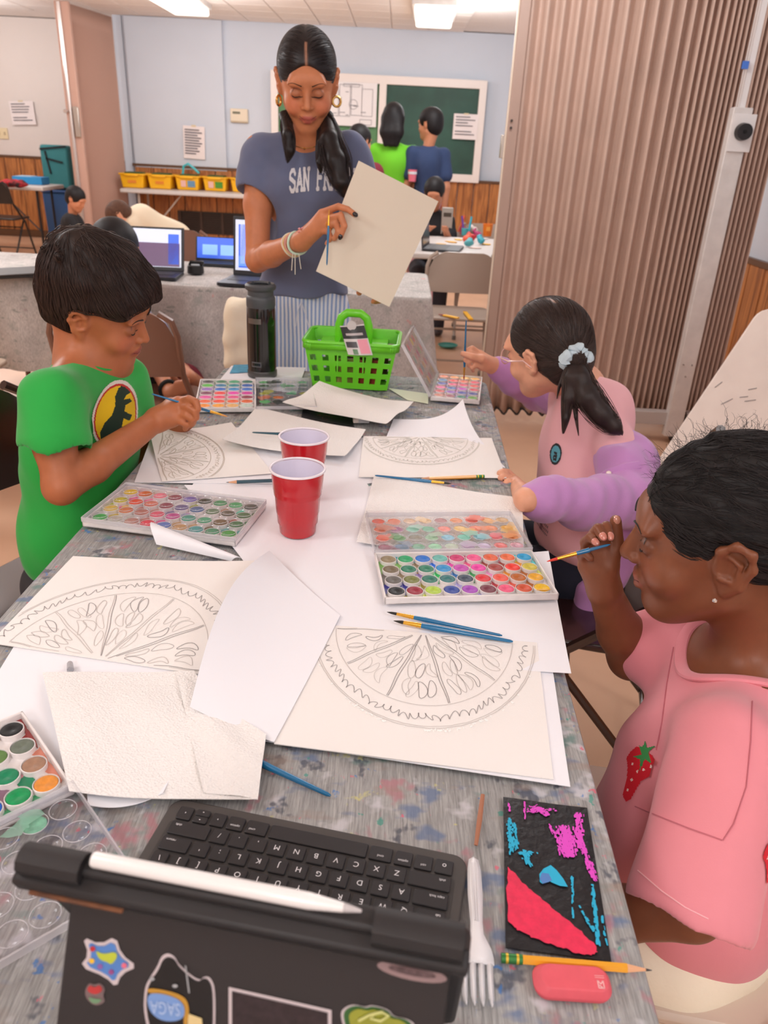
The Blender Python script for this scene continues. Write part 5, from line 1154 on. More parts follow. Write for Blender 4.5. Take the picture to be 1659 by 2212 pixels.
# ================================================================== the standing young woman
W = thing('person', 'person standing behind the table end in slate tee holding a blank cream board', 'person', (-.29, 2.42, 0))
SKW = skin_mat('skin_woman'); wskin = (206, 132, 92)
FWh = Frame((-.272, 2.422, 1.490), (.10, -.91, -.397), (.01, -.40, .917), 1.01)
B = Solid(); head(B, FWh, jaw=.93, lips=1.1, smile=1)
nk = at(664, 318, 2.47)
B.cone(FWh(0, -.035, -.045), nk, .050, .052, .03)
sl = at(558, 322, 2.47); sr = at(764, 322, 2.46)
B.cone(nk+V3(0, 0, -.0), nk.lerp(sl, .8)+V3(0, 0, -.01), .045, .035, .05).cone(nk, nk.lerp(sr, .8)+V3(0, 0, -.01), .045, .035, .05)
ch = nk+V3(-.005, .01, -.14); wa = nk+V3(-.01, .01, -.32); hp = nk+V3(-.02, .02, -.46)
B.ell(ch, (.115, .072, .14), None, .04).ell(wa, (.095, .062, .14), None, .04).ell(hp, (.12, .08, .10), None, .04)
el = at(556, 562, 2.38); wl_ = at(650, 522, 2.16)
B.chain([sl, sl.lerp(el, .5), el], [.040, .039, .034], .02); B.chain([el, el.lerp(wl_, .35), wl_], [.034, .035, .0235], .012)
el2 = at(800, 500, 2.42); wr2 = at(806, 575, 2.18)
B.chain([sr, el2], [.040, .034], .02).chain([el2, wr2], [.034, .023], .01)
hf = [[at(697, 459, 2.115), at(731, 446, 2.085), at(751, 452, 2.075), at(767, 464, 2.070)],
      [at(703, 474, 2.105), at(736, 466, 2.070), at(744, 488, 2.060), at(736, 510, 2.062)],
      [at(698, 488, 2.11), at(727, 484, 2.075), at(731, 501, 2.065), at(722, 516, 2.070)],
      [at(688, 500, 2.12), at(711, 500, 2.09), at(715, 515, 2.08), at(706, 526, 2.085)]]
xhand(B, wl_, hf, [at(692, 478, 2.15), at(722, 478, 2.17), at(748, 484, 2.16)], .98)
xhand(B, wr2, [[at(812+4*i, 610, 2.14+.012*i), at(818+6*i, 632, 2.10+.012*i), at(812+5*i, 646, 2.085+.01*i), at(806+5*i, 652, 2.09+.01*i)] for i in range(4)], [at(790, 600, 2.13), at(780, 618, 2.11), at(776, 632, 2.10)], .95)
solid_obj('body', B, .0034, SKW, W, face_paints(FWh, (176, 88, 76), (120, 66, 46), (216, 120, 90)), wskin, 1)
face_marks(FWh, B, W, (50, 32, 26), (24, 16, 14), .0030, smile=1)
for i in (0, 1): nail(W, hf[i][2], hf[i][3], (0.1, -1, .25), .0095, (28, 14, 18))
# tee
TEE = mat('slate_tee', (101, 110, 140), .85, bump=(600, .15, .0006), sheen=.2, var=(8, .08))
T = Solid(); cy_ = at(548, 402, 2.44)
T.ell(ch+V3(0, -.005, .01), (.135, .088, .15), None, .05).ell(wa+V3(0, 0, 0), (.118, .080, .17), None, .05).ell(hp+V3(0, -.002, .02), (.146, .098, .13), None, .05)
T.ell(ch+V3(-.052, -.060, .035), (.050, .042, .052), None, .04).ell(ch+V3(.052, -.060, .035), (.050, .042, .052), None, .04)
T.cone(nk+V3(-.040, .005, -.004), sl+V3(.010, 0, -.012), .050, .044, .06).cone(nk+V3(.040, .005, -.004), sr+V3(-.010, 0, -.012), .050, .044, .06)
T.cone(sl+V3(.006, 0, -.006), cy_, .046, .052, .03).cone(sr+V3(-.006, 0, -.006), sr.lerp(el2, .45), .046, .052, .03)
T.ell(hp+V3(0, 0, -.03), (.150, .103, .14), None, .04); T.noise = fold_noise(.0065, 30, 4)
T2 = T
_d = (el-sl).normalized(); T.cone(cy_+_d*.058, cy_+_d*.14, .066, .066, .004, -1)
# neck opening
T0 = Solid(); T0.p = list(T.p[:-2]); neckband(T0, nk+V3(.0, -.046, .062), (.056, .064, .060), None, TEE, W, .0055); T.ell(nk+V3(.0, -.046, .062), (.056, .064, .060), None, .006, -1); T.cut(hp+V3(0, 0, .035), (.06, -.1, -1), .004)
solid_obj('tee_shirt', T, .0042, TEE, W)
MB().tube([nk+V3(.060*cos(a), -.030+.060*sin(a), .006-.016*(1-sin(a))*.5-.01) for a in [2*pi*k/28 for k in range(28)]], .0042, 6, closed=True).build('neckband', mat('slate_tee'), W) if False else None
tx = lambda u, v: (0 if in_text(u, (v-.25-.25*sin(pi*(u*.55+.2)))/.42, 'SAN FRANCISC', .15, 1.22) else -1)
o0 = at(712, 408, 2.36); decal('lettering', T, o0, (1, .05, 0), (0, 0, 1), .235, .125, .0011, tx, W, mat('white_print', (222, 222, 228), .7), .0014, (0, -1, 0))
# hair
HAIRW = hair_mat('black_hair', (30, 23, 24), .28)
H = Solid(); H.ell(FWh(0, -.016, .034), tuple(q*1.04 for q in (.0775, .100, .088)), FWh.M); H.ell(FWh(0, -.05, -.02), (.075, .06, .09), FWh.M, .02)
H.ell(FWh(0, .115, -.045), (.068*1.0, .086, .122), FWh.M, .004, -1)
H.cone(FWh(0, .12, .085), FWh(0, .03, .145), .004, .002, .008, -1)
for q in (-1, 1): H.ell(FWh(q*.085, .005, -.030), (.020, .022, .042), FWh.M, .006, -1)
def flow_w(P):
    L = FWh.loc(P); d = np.stack([np.sign(L[:, 0])*(.55-.5*np.clip(-L[:, 1]*8, -1, 1)), np.full(len(P), -1.0), -.15-0.9*np.clip(-L[:, 1]*10+.3, 0, 1)], 1); return (d@FWh.M).astype(np.float32)
HV, HQ = H.mesh(.0034); HV = relax(HV, HQ, 1, .4)
pq = np.array([tuple(FWh(0, a_, b_)) for a_, b_ in ((.098, .064), (.086, .088), (.070, .106), (.052, .116))]); 
for _ in range(4): pq = pq-H.grad(pq.astype(np.float32))*H.ev(pq)[:, None]
dd = np.min([np.linalg.norm(HV-p, axis=1) for p in np.concatenate([pq[i]+(pq[i+1]-pq[i])*np.linspace(0, 1, 8)[:, None] for i in range(3)])], 0)
w_ = np.clip(1.25-dd/.0036, 0, 1)[:, None]; colr = np.array(lin((30, 23, 24)))*(1-w_)+np.array(lin((176, 126, 100)))*w_
ho = mesh_np('hair', HV, HQ, mat('hair_woman_vc', (30, 23, 24), .42, vcol=True, spec=.4), W, colr)
sel = HV[np.random.default_rng(1).integers(0, len(HV), 2600)]; sel = sel[np.min([np.linalg.norm(sel-p, axis=1) for p in pq], 0) > .008]
STR = hair_mat('black_hair_strand', (52, 42, 42), .25)
strands('hair_strands', H, sel, flow_w, .085, 9, .00055, STR, ho, .0008, .08)['kind'] = 'stuff'
def locks(name, paths, m, parent, n=220, r=.0011, seed=3, sp=1.0):
    """hanging locks: many hair tubes bundled along guide paths with widths"""
    rg = np.random.default_rng(seed); out = []
    K = 18
    for pts, ws in paths:
        P = np.array([tuple(p) for p in pts], float); t0 = np.linspace(0, 1, len(P)); t = np.linspace(0, 1, K)
        C_ = np.stack([np.interp(t, t0, P[:, i]) for i in range(3)], 1)
        for _ in range(3): C_[1:-1] = (C_[:-2]+C_[1:-1]*2+C_[2:])/4
        wd = np.interp(t, t0, ws); d = np.gradient(C_, axis=0); d /= np.linalg.norm(d, axis=1, keepdims=True)
        a = np.cross(d, [0, -1, .2]); a /= np.linalg.norm(a, axis=1, keepdims=True); b = np.cross(d, a)
        ang = rg.uniform(0, 2*pi, n); rad = np.sqrt(rg.uniform(0, 1, n)); end = rg.uniform(.86, 1.0, n)
        for i in range(n):
            w = wd*rad[i]; ph = rg.uniform(0, 6); wob = 1+.15*np.sin(t*5+ph); s = C_+(a*(w*cos(ang[i])*wob)[:, None]+b*(w*.55*sin(ang[i]))[:, None])
            tt = t*end[i]; out.append(np.stack([np.interp(tt, t, s[:, q]) for q in range(3)], 1))
    return hair_tubes(name, np.array(out), r, m, parent)
def lock_core(name, paths, m, parent, f=.86):
    S = Solid()
    for pts, ws in paths: S.chain(pts, [w*f for w in ws], .01)
    return solid_obj(name, S, .004, m, parent)
pw = [([FWh(-.066, -.02, -.03), at(612, 250, 2.42), at(622, 290, 2.34), at(627, 325, 2.33), at(620, 352, 2.33)], [.012, .016, .018, .015, .004]),
      ([FWh(.062, -.025, -.03), at(708, 252, 2.44), at(712, 300, 2.35), at(728, 350, 2.32), at(738, 395, 2.30), at(742, 424, 2.31)], [.014, .022, .034, .040, .030, .008]),
      ([FWh(.062, -.025, -.03), at(698, 262, 2.42), at(694, 310, 2.345), at(690, 352, 2.34), at(694, 375, 2.34)], [.010, .014, .014, .010, .003])]
lc = lock_core('hair_lock', [([p for p in a], [w*.8 for w in b]) for a, b in pw], HAIRW, W)
locks('hair_strands', pw, STR, lc, 260, .0009)['kind'] = 'stuff'
GOLDJ = mat('gold', (240, 200, 120), .2, metal=1.0)
for px_, q in ((605, -1), (721, 1)):
    c = FWh(-q*.080, .004, -.052); MB().tube([c+V3(.003*q*cos(a), .011*cos(a)*.6, .0125*sin(a))+V3(.008*cos(a), 0, 0) for a in [k*pi/8 for k in range(16)]], .0036, 8, closed=True).build('hoop_earring', GOLDJ, W)
MB().tube([nk+V3(.052*cos(a), -.034-.038*sin(a)*1.0, .028-.030*sin(a)) for a in np.linspace(-.2, pi+.2, 24)], .0009, 5).build('necklace', GOLDJ, W)
pd = nk+V3(0, -.0755, -.004); MB().lathe([(.0001, -.004), (.004, 0), (.0001, .004)], 10, c=tuple(pd)).build('pendant', GOLDJ, W)
# bracelets and rings
dfor = (el-wl_).normalized(); bx_, by_, bz_ = basis(dfor)
for k, (s_, r_, cc, th) in enumerate(((.020, .0285, (205, 235, 215), .0036), (.032, .0300, (235, 170, 160), .0022), (.041, .0310, (240, 215, 150), .0016), (.049, .0320, (232, 226, 214), .0018))):
    c = wl_+dfor*s_; MB().tube([c+(bx_*cos(a)+by_*sin(a))*r_+dfor*.004*sin(2*a+k) for a in [q*pi/12 for q in range(24)]], th, 6, closed=True).build('bracelet', mat('bead_%d' % cc[0], cc, .3), W)
c = wl_+dfor*.028+V3(0, -.024, -.022)
for k, (dx, L_) in enumerate(((0, .055), (.010, .040), (-.006, .045))): MB().tube([c+V3(dx, 0, 0), c+V3(dx*1.6, .0, -L_)], .0011, 5).build('bracelet_tail', mat('bead_232', (232, 226, 214), .3), W)
c = wl_+V3(.004, -.02, .03)
for a in (0, 1.2, 2.4, 3.6, 4.8): MB().ell if False else MB().lathe([(.0001, -.003), (.0045, 0), (.0001, .003)], 8, c=tuple(c+V3(.007*cos(a), -.004, .007*sin(a)))).build('bracelet_flower_petal', mat('petal_pink', (236, 160, 165), .5), W)
for (i, j, f) in ((1, 0, .35), (2, 0, .45), (2, 0, .62)):
    a_, b_ = hf[i][j], hf[i][j+1]; c = a_.lerp(b_, f); X_, Y_, Z_ = basis(b_-a_); MB().tube([c+(X_*cos(q)+Y_*sin(q))*.0100 for q in [k*pi/8 for k in range(16)]], .0012, 6, closed=True).build('ring', mat('orange_gold', (240, 170, 60), .25, metal=.6), W)
# striped trousers, legs and shoes
def stripe_mat():
    m = mat('striped_cotton', (200, 215, 238), .85); nt, b, L = nodes_of(m); tc_ = nt.nodes.new('ShaderNodeTexCoord'); w = nt.nodes.new('ShaderNodeTexWave'); w.bands_direction = 'X'; w.inputs['Scale'].default_value = 26; w.inputs['Distortion'].default_value = .6; w.inputs['Detail'].default_value = 1
    L(tc_.outputs['Object'], w.inputs['Vector']); r = nt.nodes.new('ShaderNodeValToRGB'); r.color_ramp.elements[0].color = lin((146, 172, 218))+(1,); r.color_ramp.elements[1].color = lin((226, 232, 244))+(1,); r.color_ramp.elements[0].position = .35; r.color_ramp.elements[1].position = .55
    L(w.outputs[0], r.inputs[0]); L(r.outputs[0], b.inputs['Base Color']); return m
Pn = Solid(); Pn.ell(hp+V3(0, 0, .0), (.135, .092, .11), None, .04)
for q in (-1, 1): Pn.chain([hp+V3(q*.065, 0, -.03), V3(hp.x+q*.075, hp.y-.005, .46), V3(hp.x+q*.08, hp.y+.01, .06)], [.092, .075, .068], .02)
Pn.noise = fold_noise(.005, 26, 8); Pn.ell(hp+V3(0, 0, .05), (.128, .088, .08), None, .04); Pn.cut(hp+V3(0, 0, .10), (0, 0, 1), .006); solid_obj('striped_trousers', Pn, .0065, stripe_mat(), W)
dr = hp+V3(.012, -.100, .035)
for q in (-1, 1): MB().tube([dr, dr+V3(q*.012, -.008, -.035), dr+V3(q*.020+.004, -.010, -.075)], .0014, 6).build('drawstring', mat('drawstring', (215, 222, 236), .8), W)
for q in (-1, 1): Sh = Solid().ell(V3(hp.x+q*.08, hp.y-.04, .035), (.042, .11, .035)); Sh.cut(V3(0, 0, .004), (0, 0, -1), .004); solid_obj('shoe', Sh, .007, mat('white_shoe', (220, 216, 212), .5), W)
# the board she holds
bdt = thing('canvas_board', 'blank cream board tilted in the standing woman\'s hands', 'board', tuple(at(812, 505, 2.07)))
q4 = [at(775, 347, 2.125), at(947, 435, 2.16), at(841, 663, 2.08), at(683, 586, 2.06)]
MB().grid(lambda u, v: (q4[3]*(1-u)+q4[2]*u)*(1-v)+(q4[0]*(1-u)+q4[1]*u)*v, 2, 2, thick=.0035).build('panel', mat('primed_board', (228, 216, 196), .75, bump=(500, .1, .0004)), bdt, smooth=False)
brush('blue brush held upright by the standing woman against the cream board', at(711, 452, 2.052), at(706, 573, 2.03), r=.0028, bristle=(205, 140, 60))

# ================================================================== boy in green
BO = thing('person', 'boy with thick dark hair in green tee painting at the left side of the table', 'person', (-.62, 1.42, 0))
bskin = (186, 112, 74); SKB = skin_mat('skin_boy')
FB = Frame((-.560, 1.470, 1.034), (.948, -.03, -.318), (.30, -.24, .924), .90)
B = Solid(); head(B, FB, jaw=1.02, cheeks=1.15, lips=1.15)
nb = at(190, 785, 1.47); B.cone(FB(0, -.045, -.04), nb, .046, .046, .03)
tf = Vector((.84, -.54, 0)).normalized(); tr_ = tf.cross(Vector((0, 0, 1)))      # torso facing, and his right
shc = nb+V3(-.015, 0, -.045); sN = at(103, 862, 1.30); sF = shc-tr_*.105+V3(0, 0, -.005)
TM = np.array([tuple(tr_), tuple(tf), (0, 0, 1)], np.float32)
pel = V3(-.635, 1.40, .54)
B.cone(nb, sN.lerp(nb, .25), .04, .036, .05).cone(nb, sF.lerp(nb, .25), .04, .036, .05)
B.ell(shc.lerp(pel, .3), (.105, .07, .13), TM, .04).ell(shc.lerp(pel, .75), (.095, .07, .14), TM, .04)
eN = at(132, 1052, 1.235); wN = at(338, 908, 1.46)
B.chain([sN, sN.lerp(eN, .5), eN], [.036, .034, .030], .02).chain([eN, eN.lerp(wN, .3), wN], [.031, .033, .0215], .012)
eF = at(300, 985, 1.62); wF = at(345, 965, 1.50)
B.chain([sF, eF], [.034, .029], .02)
hb = [[at(388, 868, 1.475), at(408, 862, 1.455), at(423, 868, 1.44), at(428, 884, 1.435)], [at(386, 882, 1.465), at(408, 880, 1.445), at(422, 890, 1.435), at(424, 902, 1.435)],
      [at(382, 896, 1.455), at(404, 898, 1.44), at(416, 906, 1.435), at(414, 916, 1.44)], [at(374, 908, 1.452), at(394, 912, 1.44), at(404, 918, 1.44), at(400, 926, 1.445)]]
xhand(B, wN, hb, [at(368, 872, 1.49), at(398, 866, 1.49), at(420, 874, 1.475)], .92, palm=.019)
B.chain([eF, V3(-.44, 1.60, .775)], [.029, .02], .01)
solid_obj('body', B, .0030, SKB, BO, face_paints(FB, (160, 84, 70), (112, 62, 42), (196, 104, 74)), bskin, 1)
face_marks(FB, B, BO, (34, 24, 22), (18, 12, 12), .0042, 1.0)
GT = mat('green_tee', (34, 168, 66), .85, bump=(600, .15, .0006), sheen=.2)
T = Solid(); T.ell(shc.lerp(pel, .28)+V3(.008, 0, -.005), (.125, .088, .135), TM, .05).ell(shc.lerp(pel, .62)+V3(.0, 0, 0), (.108, .084, .16), TM, .05).ell(pel+V3(.0, -.0, .03), (.112, .088, .12), TM, .05)
cN = sN.lerp(eN, .46)
T.cone(nb+V3(-.005, -.015, -.028), sN+V3(.010, .01, -.004), .050, .046, .07).cone(nb+V3(0, .015, -.030), sF+V3(0, 0, -.008), .05, .044, .06)
T.cone(sN, cN, .050, .062, .035); T.cone(sF, sF.lerp(eF, .5), .048, .058, .03)
T.cut(cN, eN-sN, .003) if False else None
T.noise = fold_noise(.007, 26, 12)
T0 = Solid(); T0.p = list(T.p); T.ell(nb+V3(.028, -.016, .046), (.056, .056, .056), None, .004, -1); neckband(T0, nb+V3(.028, -.016, .046), (.056, .056, .056), None, GT, BO, .0055)
Tc = Solid(); Tc.p = list(T.p); Tc.noise = T.noise
dsl = (eN-sN).normalized(); fcut = lambda x, y, z: np.maximum((x-cN.x)*dsl.x+(y-cN.y)*dsl.y+(z-cN.z)*dsl.z, np.sqrt((x-cN.x)**2+(y-cN.y)**2+(z-cN.z)**2)*0-.0)
# trim the sleeve only: remove a capsule beyond the cuff
Tc.cone(cN+dsl*.040, cN+dsl*.12, .066, .066, .006, -1)
solid_obj('tee_shirt', Tc, .0042, GT, BO)
YL = mat('print_yellow', (240, 200, 20), .7); RDP = mat('print_red', (196, 40, 40), .7); WHP = mat('print_white', (232, 226, 214), .7); DGP = mat('print_dark', (24, 52, 38), .7)
dino = [(.08, .12), (.10, .34), (.22, .48), (.40, .56), (.50, .70), (.52, .86), (.62, .98), (.80, 1.0), (.97, .90), (1.0, .80), (.80, .80), (.72, .74), (.86, .70), (.92, .62), (.74, .62), (.70, .52), (.88, .36), (.80, .30), (.66, .40), (.60, .28), (.66, .10), (.50, .12), (.44, .26), (.36, .16), (.30, .04)]
def emblem(u, v):
    x, y = (u-.5)*1.0, (v-.56)*1.12; d = hypot(x/.44, y/.46)
    if v < .24:
        if .04 < u < .96 and .03 < v:
            if .08 < u < .92 and .06 < v < .215: return 2 if in_text((u-.12)/.78, (v-.085)/.105, 'JURASIC', .16, 1.25) else 3
            return 2
        return -1
    if d < .88:
        if inpoly((u-.10)/.80, (v-.24)/.66, dino): return 3
        if v < .40 and (sin(u*60)+sin(v*90+u*20)) > .6: return 3
        return 0
    if d < .94: return 1
    if d < 1.03: return 2
    return -1
oE = at(262, 952, 1.32); decal('chest_emblem', Tc, oE, (.92, .39, 0), (0, 0, 1), .105, .160, .0013, emblem, BO, [YL, RDP, WHP, DGP], .0014, (.39, -.92, 0))
# thick hair
HAIRB = hair_mat('dark_brown_hair', (42, 29, 25), .36)
H = Solid(); H.ell(FB(0, -.012, .052), (.080, .102, .094), FB.M); H.ell(FB(.0, .058, .062), (.066, .052, .046), FB.M, .03); H.ell(FB(0, -.050, .010), (.070, .058, .080), FB.M, .03)
H.ell(FB(.0, -.02, .105), (.058, .074, .040), FB.M, .03)
for q_ in range(26):
    a_ = q_*2.4; rr_ = .010+.0120*sqrt(q_); c_ = FB(rr_*cos(a_)*.85, -.02+rr_*sin(a_)*1.05, .142-.9*rr_*rr_*9); d_ = (FB.x*cos(a_+.9)+FB.y*sin(a_+.9)+FB.z*.22)
    H.cone(c_-d_*.012, c_+d_*.030, .010, .0045, .010)
H.ell(FB(0, .128, -.038), (.105, .086, .092), FB.M, .006, -1); H.box(FB(0, .092, -.080), (.12, .10, .098), FB.M, 0, .010, -1); H.box(FB(0, .02, -.105), (.12, .20, .058), FB.M, 0, .010, -1)
for q in (-1, 1): H.ell(FB(q*.088, -.002, -.014), (.030, .028, .044), FB.M, .005, -1)
H.noise = lambda x, y, z: (.0022*np.sin(70*x+30*z+3*np.sin(50*y))+.0014*np.sin(110*z-70*y)).astype(np.float32)
ho = None; HV, HQ = H.mesh(.0034); HV = relax(HV, HQ, 1, .4); ho = mesh_np('hair', HV, HQ, HAIRB, BO)
def flow_b(P):
    L = FB.loc(P); crown = np.array([0, -.05, .12]); d = L-crown; d[:, 2] -= .06; d[:, 1] += .03; d += .25*np.stack([np.sin(L[:, 1]*40), 0*L[:, 0], 0*L[:, 0]], 1)*.1; return (d@FB.M).astype(np.float32)
strands('hair_strands', H, HV[np.random.default_rng(2).integers(0, len(HV), 2600)], lambda P: flow_b(P)*12, .055, 8, .0006, hair_mat('brown_strand', (66, 48, 42), .3), ho, .0015, .22)['kind'] = 'stuff'
# trousers and shoes
Pn = Solid(); Pn.ell(pel+V3(0, 0, -.06), (.125, .11, .075), TM, .03)
for q in (-1, 1):
    h0 = pel+tr_*q*.07+V3(.02, 0, -.07); kn = h0+tf*.10+V3(.20, 0, -.01); Pn.chain([h0, kn, V3(kn.x, kn.y, .08)], [.068, .055, .042], .02)
    Sh = Solid().ell(V3(kn.x+.04, kn.y, .035), (.10, .04, .034)); Sh.cut(V3(0, 0, .004), (0, 0, -1), .004); solid_obj('shoe', Sh, .007, mat('dark_shoe', (60, 55, 60), .5), BO)
Pn.noise = fold_noise(.004, 26, 5); solid_obj('trousers', Pn, .0065, mat('charcoal_cotton', (52, 50, 54), .9), BO)
brush('blue brush in the boy\'s raised hand', at(492, 900, 1.50), at(328, 851, 1.44), r=.0026, bristle=(225, 160, 90))
# ================================================================== girl in the lilac cardigan
G = thing('person', 'person in pink top and lilac cardigan, ponytail in pale blue scrunchie, dipping a brush', 'person', (.42, 1.7, 0))
gskin = (236, 172, 140); SKG = skin_mat('skin_girl_light')
FG = Frame((.352, 1.745, .936), (-.68, .70, -.20), (-.25, -.06, .967), .95)
B = Solid(); head(B, FG, jaw=.95, cheeks=1.15)
ng = at(1252, 838, 1.83)
B.cone(FG(0, -.04, -.05), ng, .042, .044, .03)
gf = Vector((-.90, .42, 0)).normalized(); gr = gf.cross(Vector((0, 0, 1)))        # chest direction, her right
gN = at(1322, 925, 1.67); gF = at(1225, 868, 1.98)
pg = V3(.47, 1.60, .50); GM = np.array([tuple(gr), tuple(gf), (0, 0, 1)], np.float32)
B.cone(ng, gN, .04, .036, .05).cone(ng, gF, .04, .036, .05)
cg = ng.lerp(pg, .30); mg = ng.lerp(pg, .65)
B.ell(cg, (.10, .07, .13), GM, .04).ell(mg, (.10, .08, .13), GM, .04)
gE = at(1355, 1085, 1.46); gW = on(1137, 1080, .768)
B.chain([gN, gE], [.034, .030], .02).chain([gE, gW], [.03, .021], .01)
xhand(B, gW, [[at(1112, 1035, 1.475), at(1098, 1020, 1.47), at(1086, 1018, 1.455), at(1078, 1022, 1.445)], [at(1112, 1045, 1.455), at(1098, 1031, 1.45), at(1088, 1029, 1.44), at(1080, 1033, 1.43)],
              [at(1117, 1052, 1.44), at(1106, 1040, 1.435), at(1098, 1039, 1.425), at(1092, 1043, 1.42)], [at(1124, 1057, 1.43), at(1115, 1050, 1.425), at(1109, 1050, 1.418), at(1105, 1054, 1.41)]],
      [at(1130, 1060, 1.43), at(1134, 1078, 1.41), at(1128, 1092, 1.40)], .82)
gE2 = at(1165, 855, 2.10); gW2 = at(1068, 792, 2.04)
B.chain([gF, gE2], [.034, .03], .02).chain([gE2, gW2], [.03, .020], .01)
hg = [[at(1036, 764, 2.02), at(1020, 752, 2.01), at(1010, 757, 2.005), at(1005, 766, 2.0)], [at(1036, 773, 2.01), at(1018, 763, 1.998), at(1009, 770, 1.994), at(1005, 778, 1.994)],
      [at(1036, 783, 2.0), at(1020, 776, 1.99), at(1012, 783, 1.99), at(1013, 791, 1.995)], [at(1040, 792, 2.0), at(1026, 789, 1.99), at(1020, 795, 1.99), at(1022, 801, 2.0)]]
xhand(B, gW2, hg, [at(1040, 775, 1.985), at(1018, 770, 1.978), at(1000, 764, 1.980)], .84, palm=.017)
solid_obj('body', B, .0034, SKG, G, face_paints(FG, (210, 120, 110), (170, 110, 90), (238, 150, 128)), gskin, 1)
face_marks(FG, B, G, (50, 40, 38))
PT = mat('pale_pink_tee', (238, 178, 184), .85, bump=(600, .12, .0006), sheen=.2)
T = Solid(); T.ell(cg, (.125, .088, .13), GM, .05).ell(mg+V3(-.0, 0, 0), (.125, .098, .15), GM, .05).ell(pg+V3(0, .0, .06), (.13, .105, .10), GM, .05)
T.cone(ng+V3(0, 0, -.035), gN.lerp(ng, .15), .050, .046, .05).cone(ng+V3(0, 0, -.035), gF, .050, .046, .05)
T.cone(gN, gN.lerp(gE, .35), .046, .054, .03)
T.ell(ng+V3(-.018, .0, .045), (.052, .052, .055), None, .008, -1); T.ell(at(1322, 888, 1.74), (.045, .05, .055), None, .06); T.noise = fold_noise(.008, 26, 21); T.cut(pg+V3(0, 0, .01), (0, 0, -1), .006)
solid_obj('pink_top', T, .0044, PT, G)
ink2 = [mat('print_teal', (90, 160, 176), .7), mat('print_black', (36, 34, 38), .7), mat('print_mauve', (170, 120, 130), .7)]
def shirtprint(u, v):
    d = hypot((u-.45)/.32, (v-.86)/.11)
    if .78 < d < 1: return 1
    if d < .78: return 1 if in_text((u-.3)/.3, (v-.80)/.12, 'a', .13) else 0
    if .50 < v < .60 and inpoly(u, v, [(.1, .52), (.45, .5), (.7, .58), (.3, .585)]): return 1 if (int(u*40) % 3 == 0) else 2
    if .10 < v < .30: return 1 if (sin(u*70+v*30)*sin(v*70) > .62) else (2 if hypot(u-.5, v-.18) < .10 else -1)
    return -1
decal('shirt_print', T, at(1184, 1062, 1.6), (.93, -.37, 0), (0, 0, 1), .045, .21, .0013, shirtprint, G, ink2, .0013, (-.37, -.93, 0))['kind'] = 'stuff'
LIL = mat('lilac_knit', (196, 140, 198), .9, bump=(420, .30, .0010), sheen=.3)
K = Solid()
K.chain([gE+V3(.006, 0, .0), gN.lerp(gE, .55)+V3(.012, -.0, -.006), gN.lerp(gE, .22)+V3(.020, .01, -.02)], [.052, .056, .050], .04)
K.chain([gE, gE.lerp(gW, .5)+V3(0, 0, -.004), gE.lerp(gW, .84)], [.056, .050, .038], .02)
K.cone(gE.lerp(gW, .80), gE.lerp(gW, .90), .034, .031, .004)
K.ell(V3(.550, 1.58, .63), (.036, .09, .12), None, .05)
K.chain([V3(.54, 1.53, .58), V3(.49, 1.49, .49), V3(.452, 1.455, .43)], [.046, .038, .030], .04)
KF = Solid(); KF.noise = fold_noise(.006, 30, 31); KF.chain([gF.lerp(gE2, .15), gE2, gE2.lerp(gW2, .55), gE2.lerp(gW2, .80)], [.046, .046, .040, .034], .015); KF.cone(gE2.lerp(gW2, .78), gE2.lerp(gW2, .94), .033, .031, .003)
K.noise = fold_noise(.009, 34, 31)
solid_obj('cardigan', K, .0044, LIL, G); solid_obj('cardigan_sleeve', KF, .0044, LIL, G)
bp0 = at(1255, 1062, 1.50); bp1 = at(1375, 1012, 1.50)
BPp = np.array([tuple(bp0.lerp(bp1, t)) for t in np.linspace(0, 1, 12)], np.float32)
for _ in range(4): BPp = BPp-K.grad(BPp)*K.ev(BPp)[:, None]
MB().tube([Vector(p) for p in BPp], .010, 8, flat=.5).build('button_band', LIL, G)
PRL = mat('pearl', (246, 230, 220), .2, coat=.5)
for f in (.12, .68): c = Vector(BPp[int(f*11)])+V3(-.004, -.011, .004); MB().lathe([(.0001, -.005), (.0045, -.003), (.006, 0), (.0045, .003), (.0001, .005)], 12, c=tuple(c)).build('button', PRL, G)
# navy leggings
Pn = Solid(); Pn.ell(pg+V3(0, 0, -.03), (.125, .11, .08), GM, .03)
for q in (-1, 1):
    h0 = pg+gr*q*.07+V3(-.02, 0, -.04); kn = h0+V3(-.22, .09-.0, -.01); Pn.chain([h0, kn, V3(kn.x+.02, kn.y, .07)], [.066, .054, .040], .02)
    Sh = Solid().ell(V3(kn.x-.03, kn.y, .035), (.10, .04, .034)); Sh.cut(V3(0, 0, .004), (0, 0, -1), .004); solid_obj('shoe', Sh, .007, mat('dark_shoe'), G)
solid_obj('leggings', Pn, .0065, mat('navy_cotton', (24, 26, 42), .9), G)
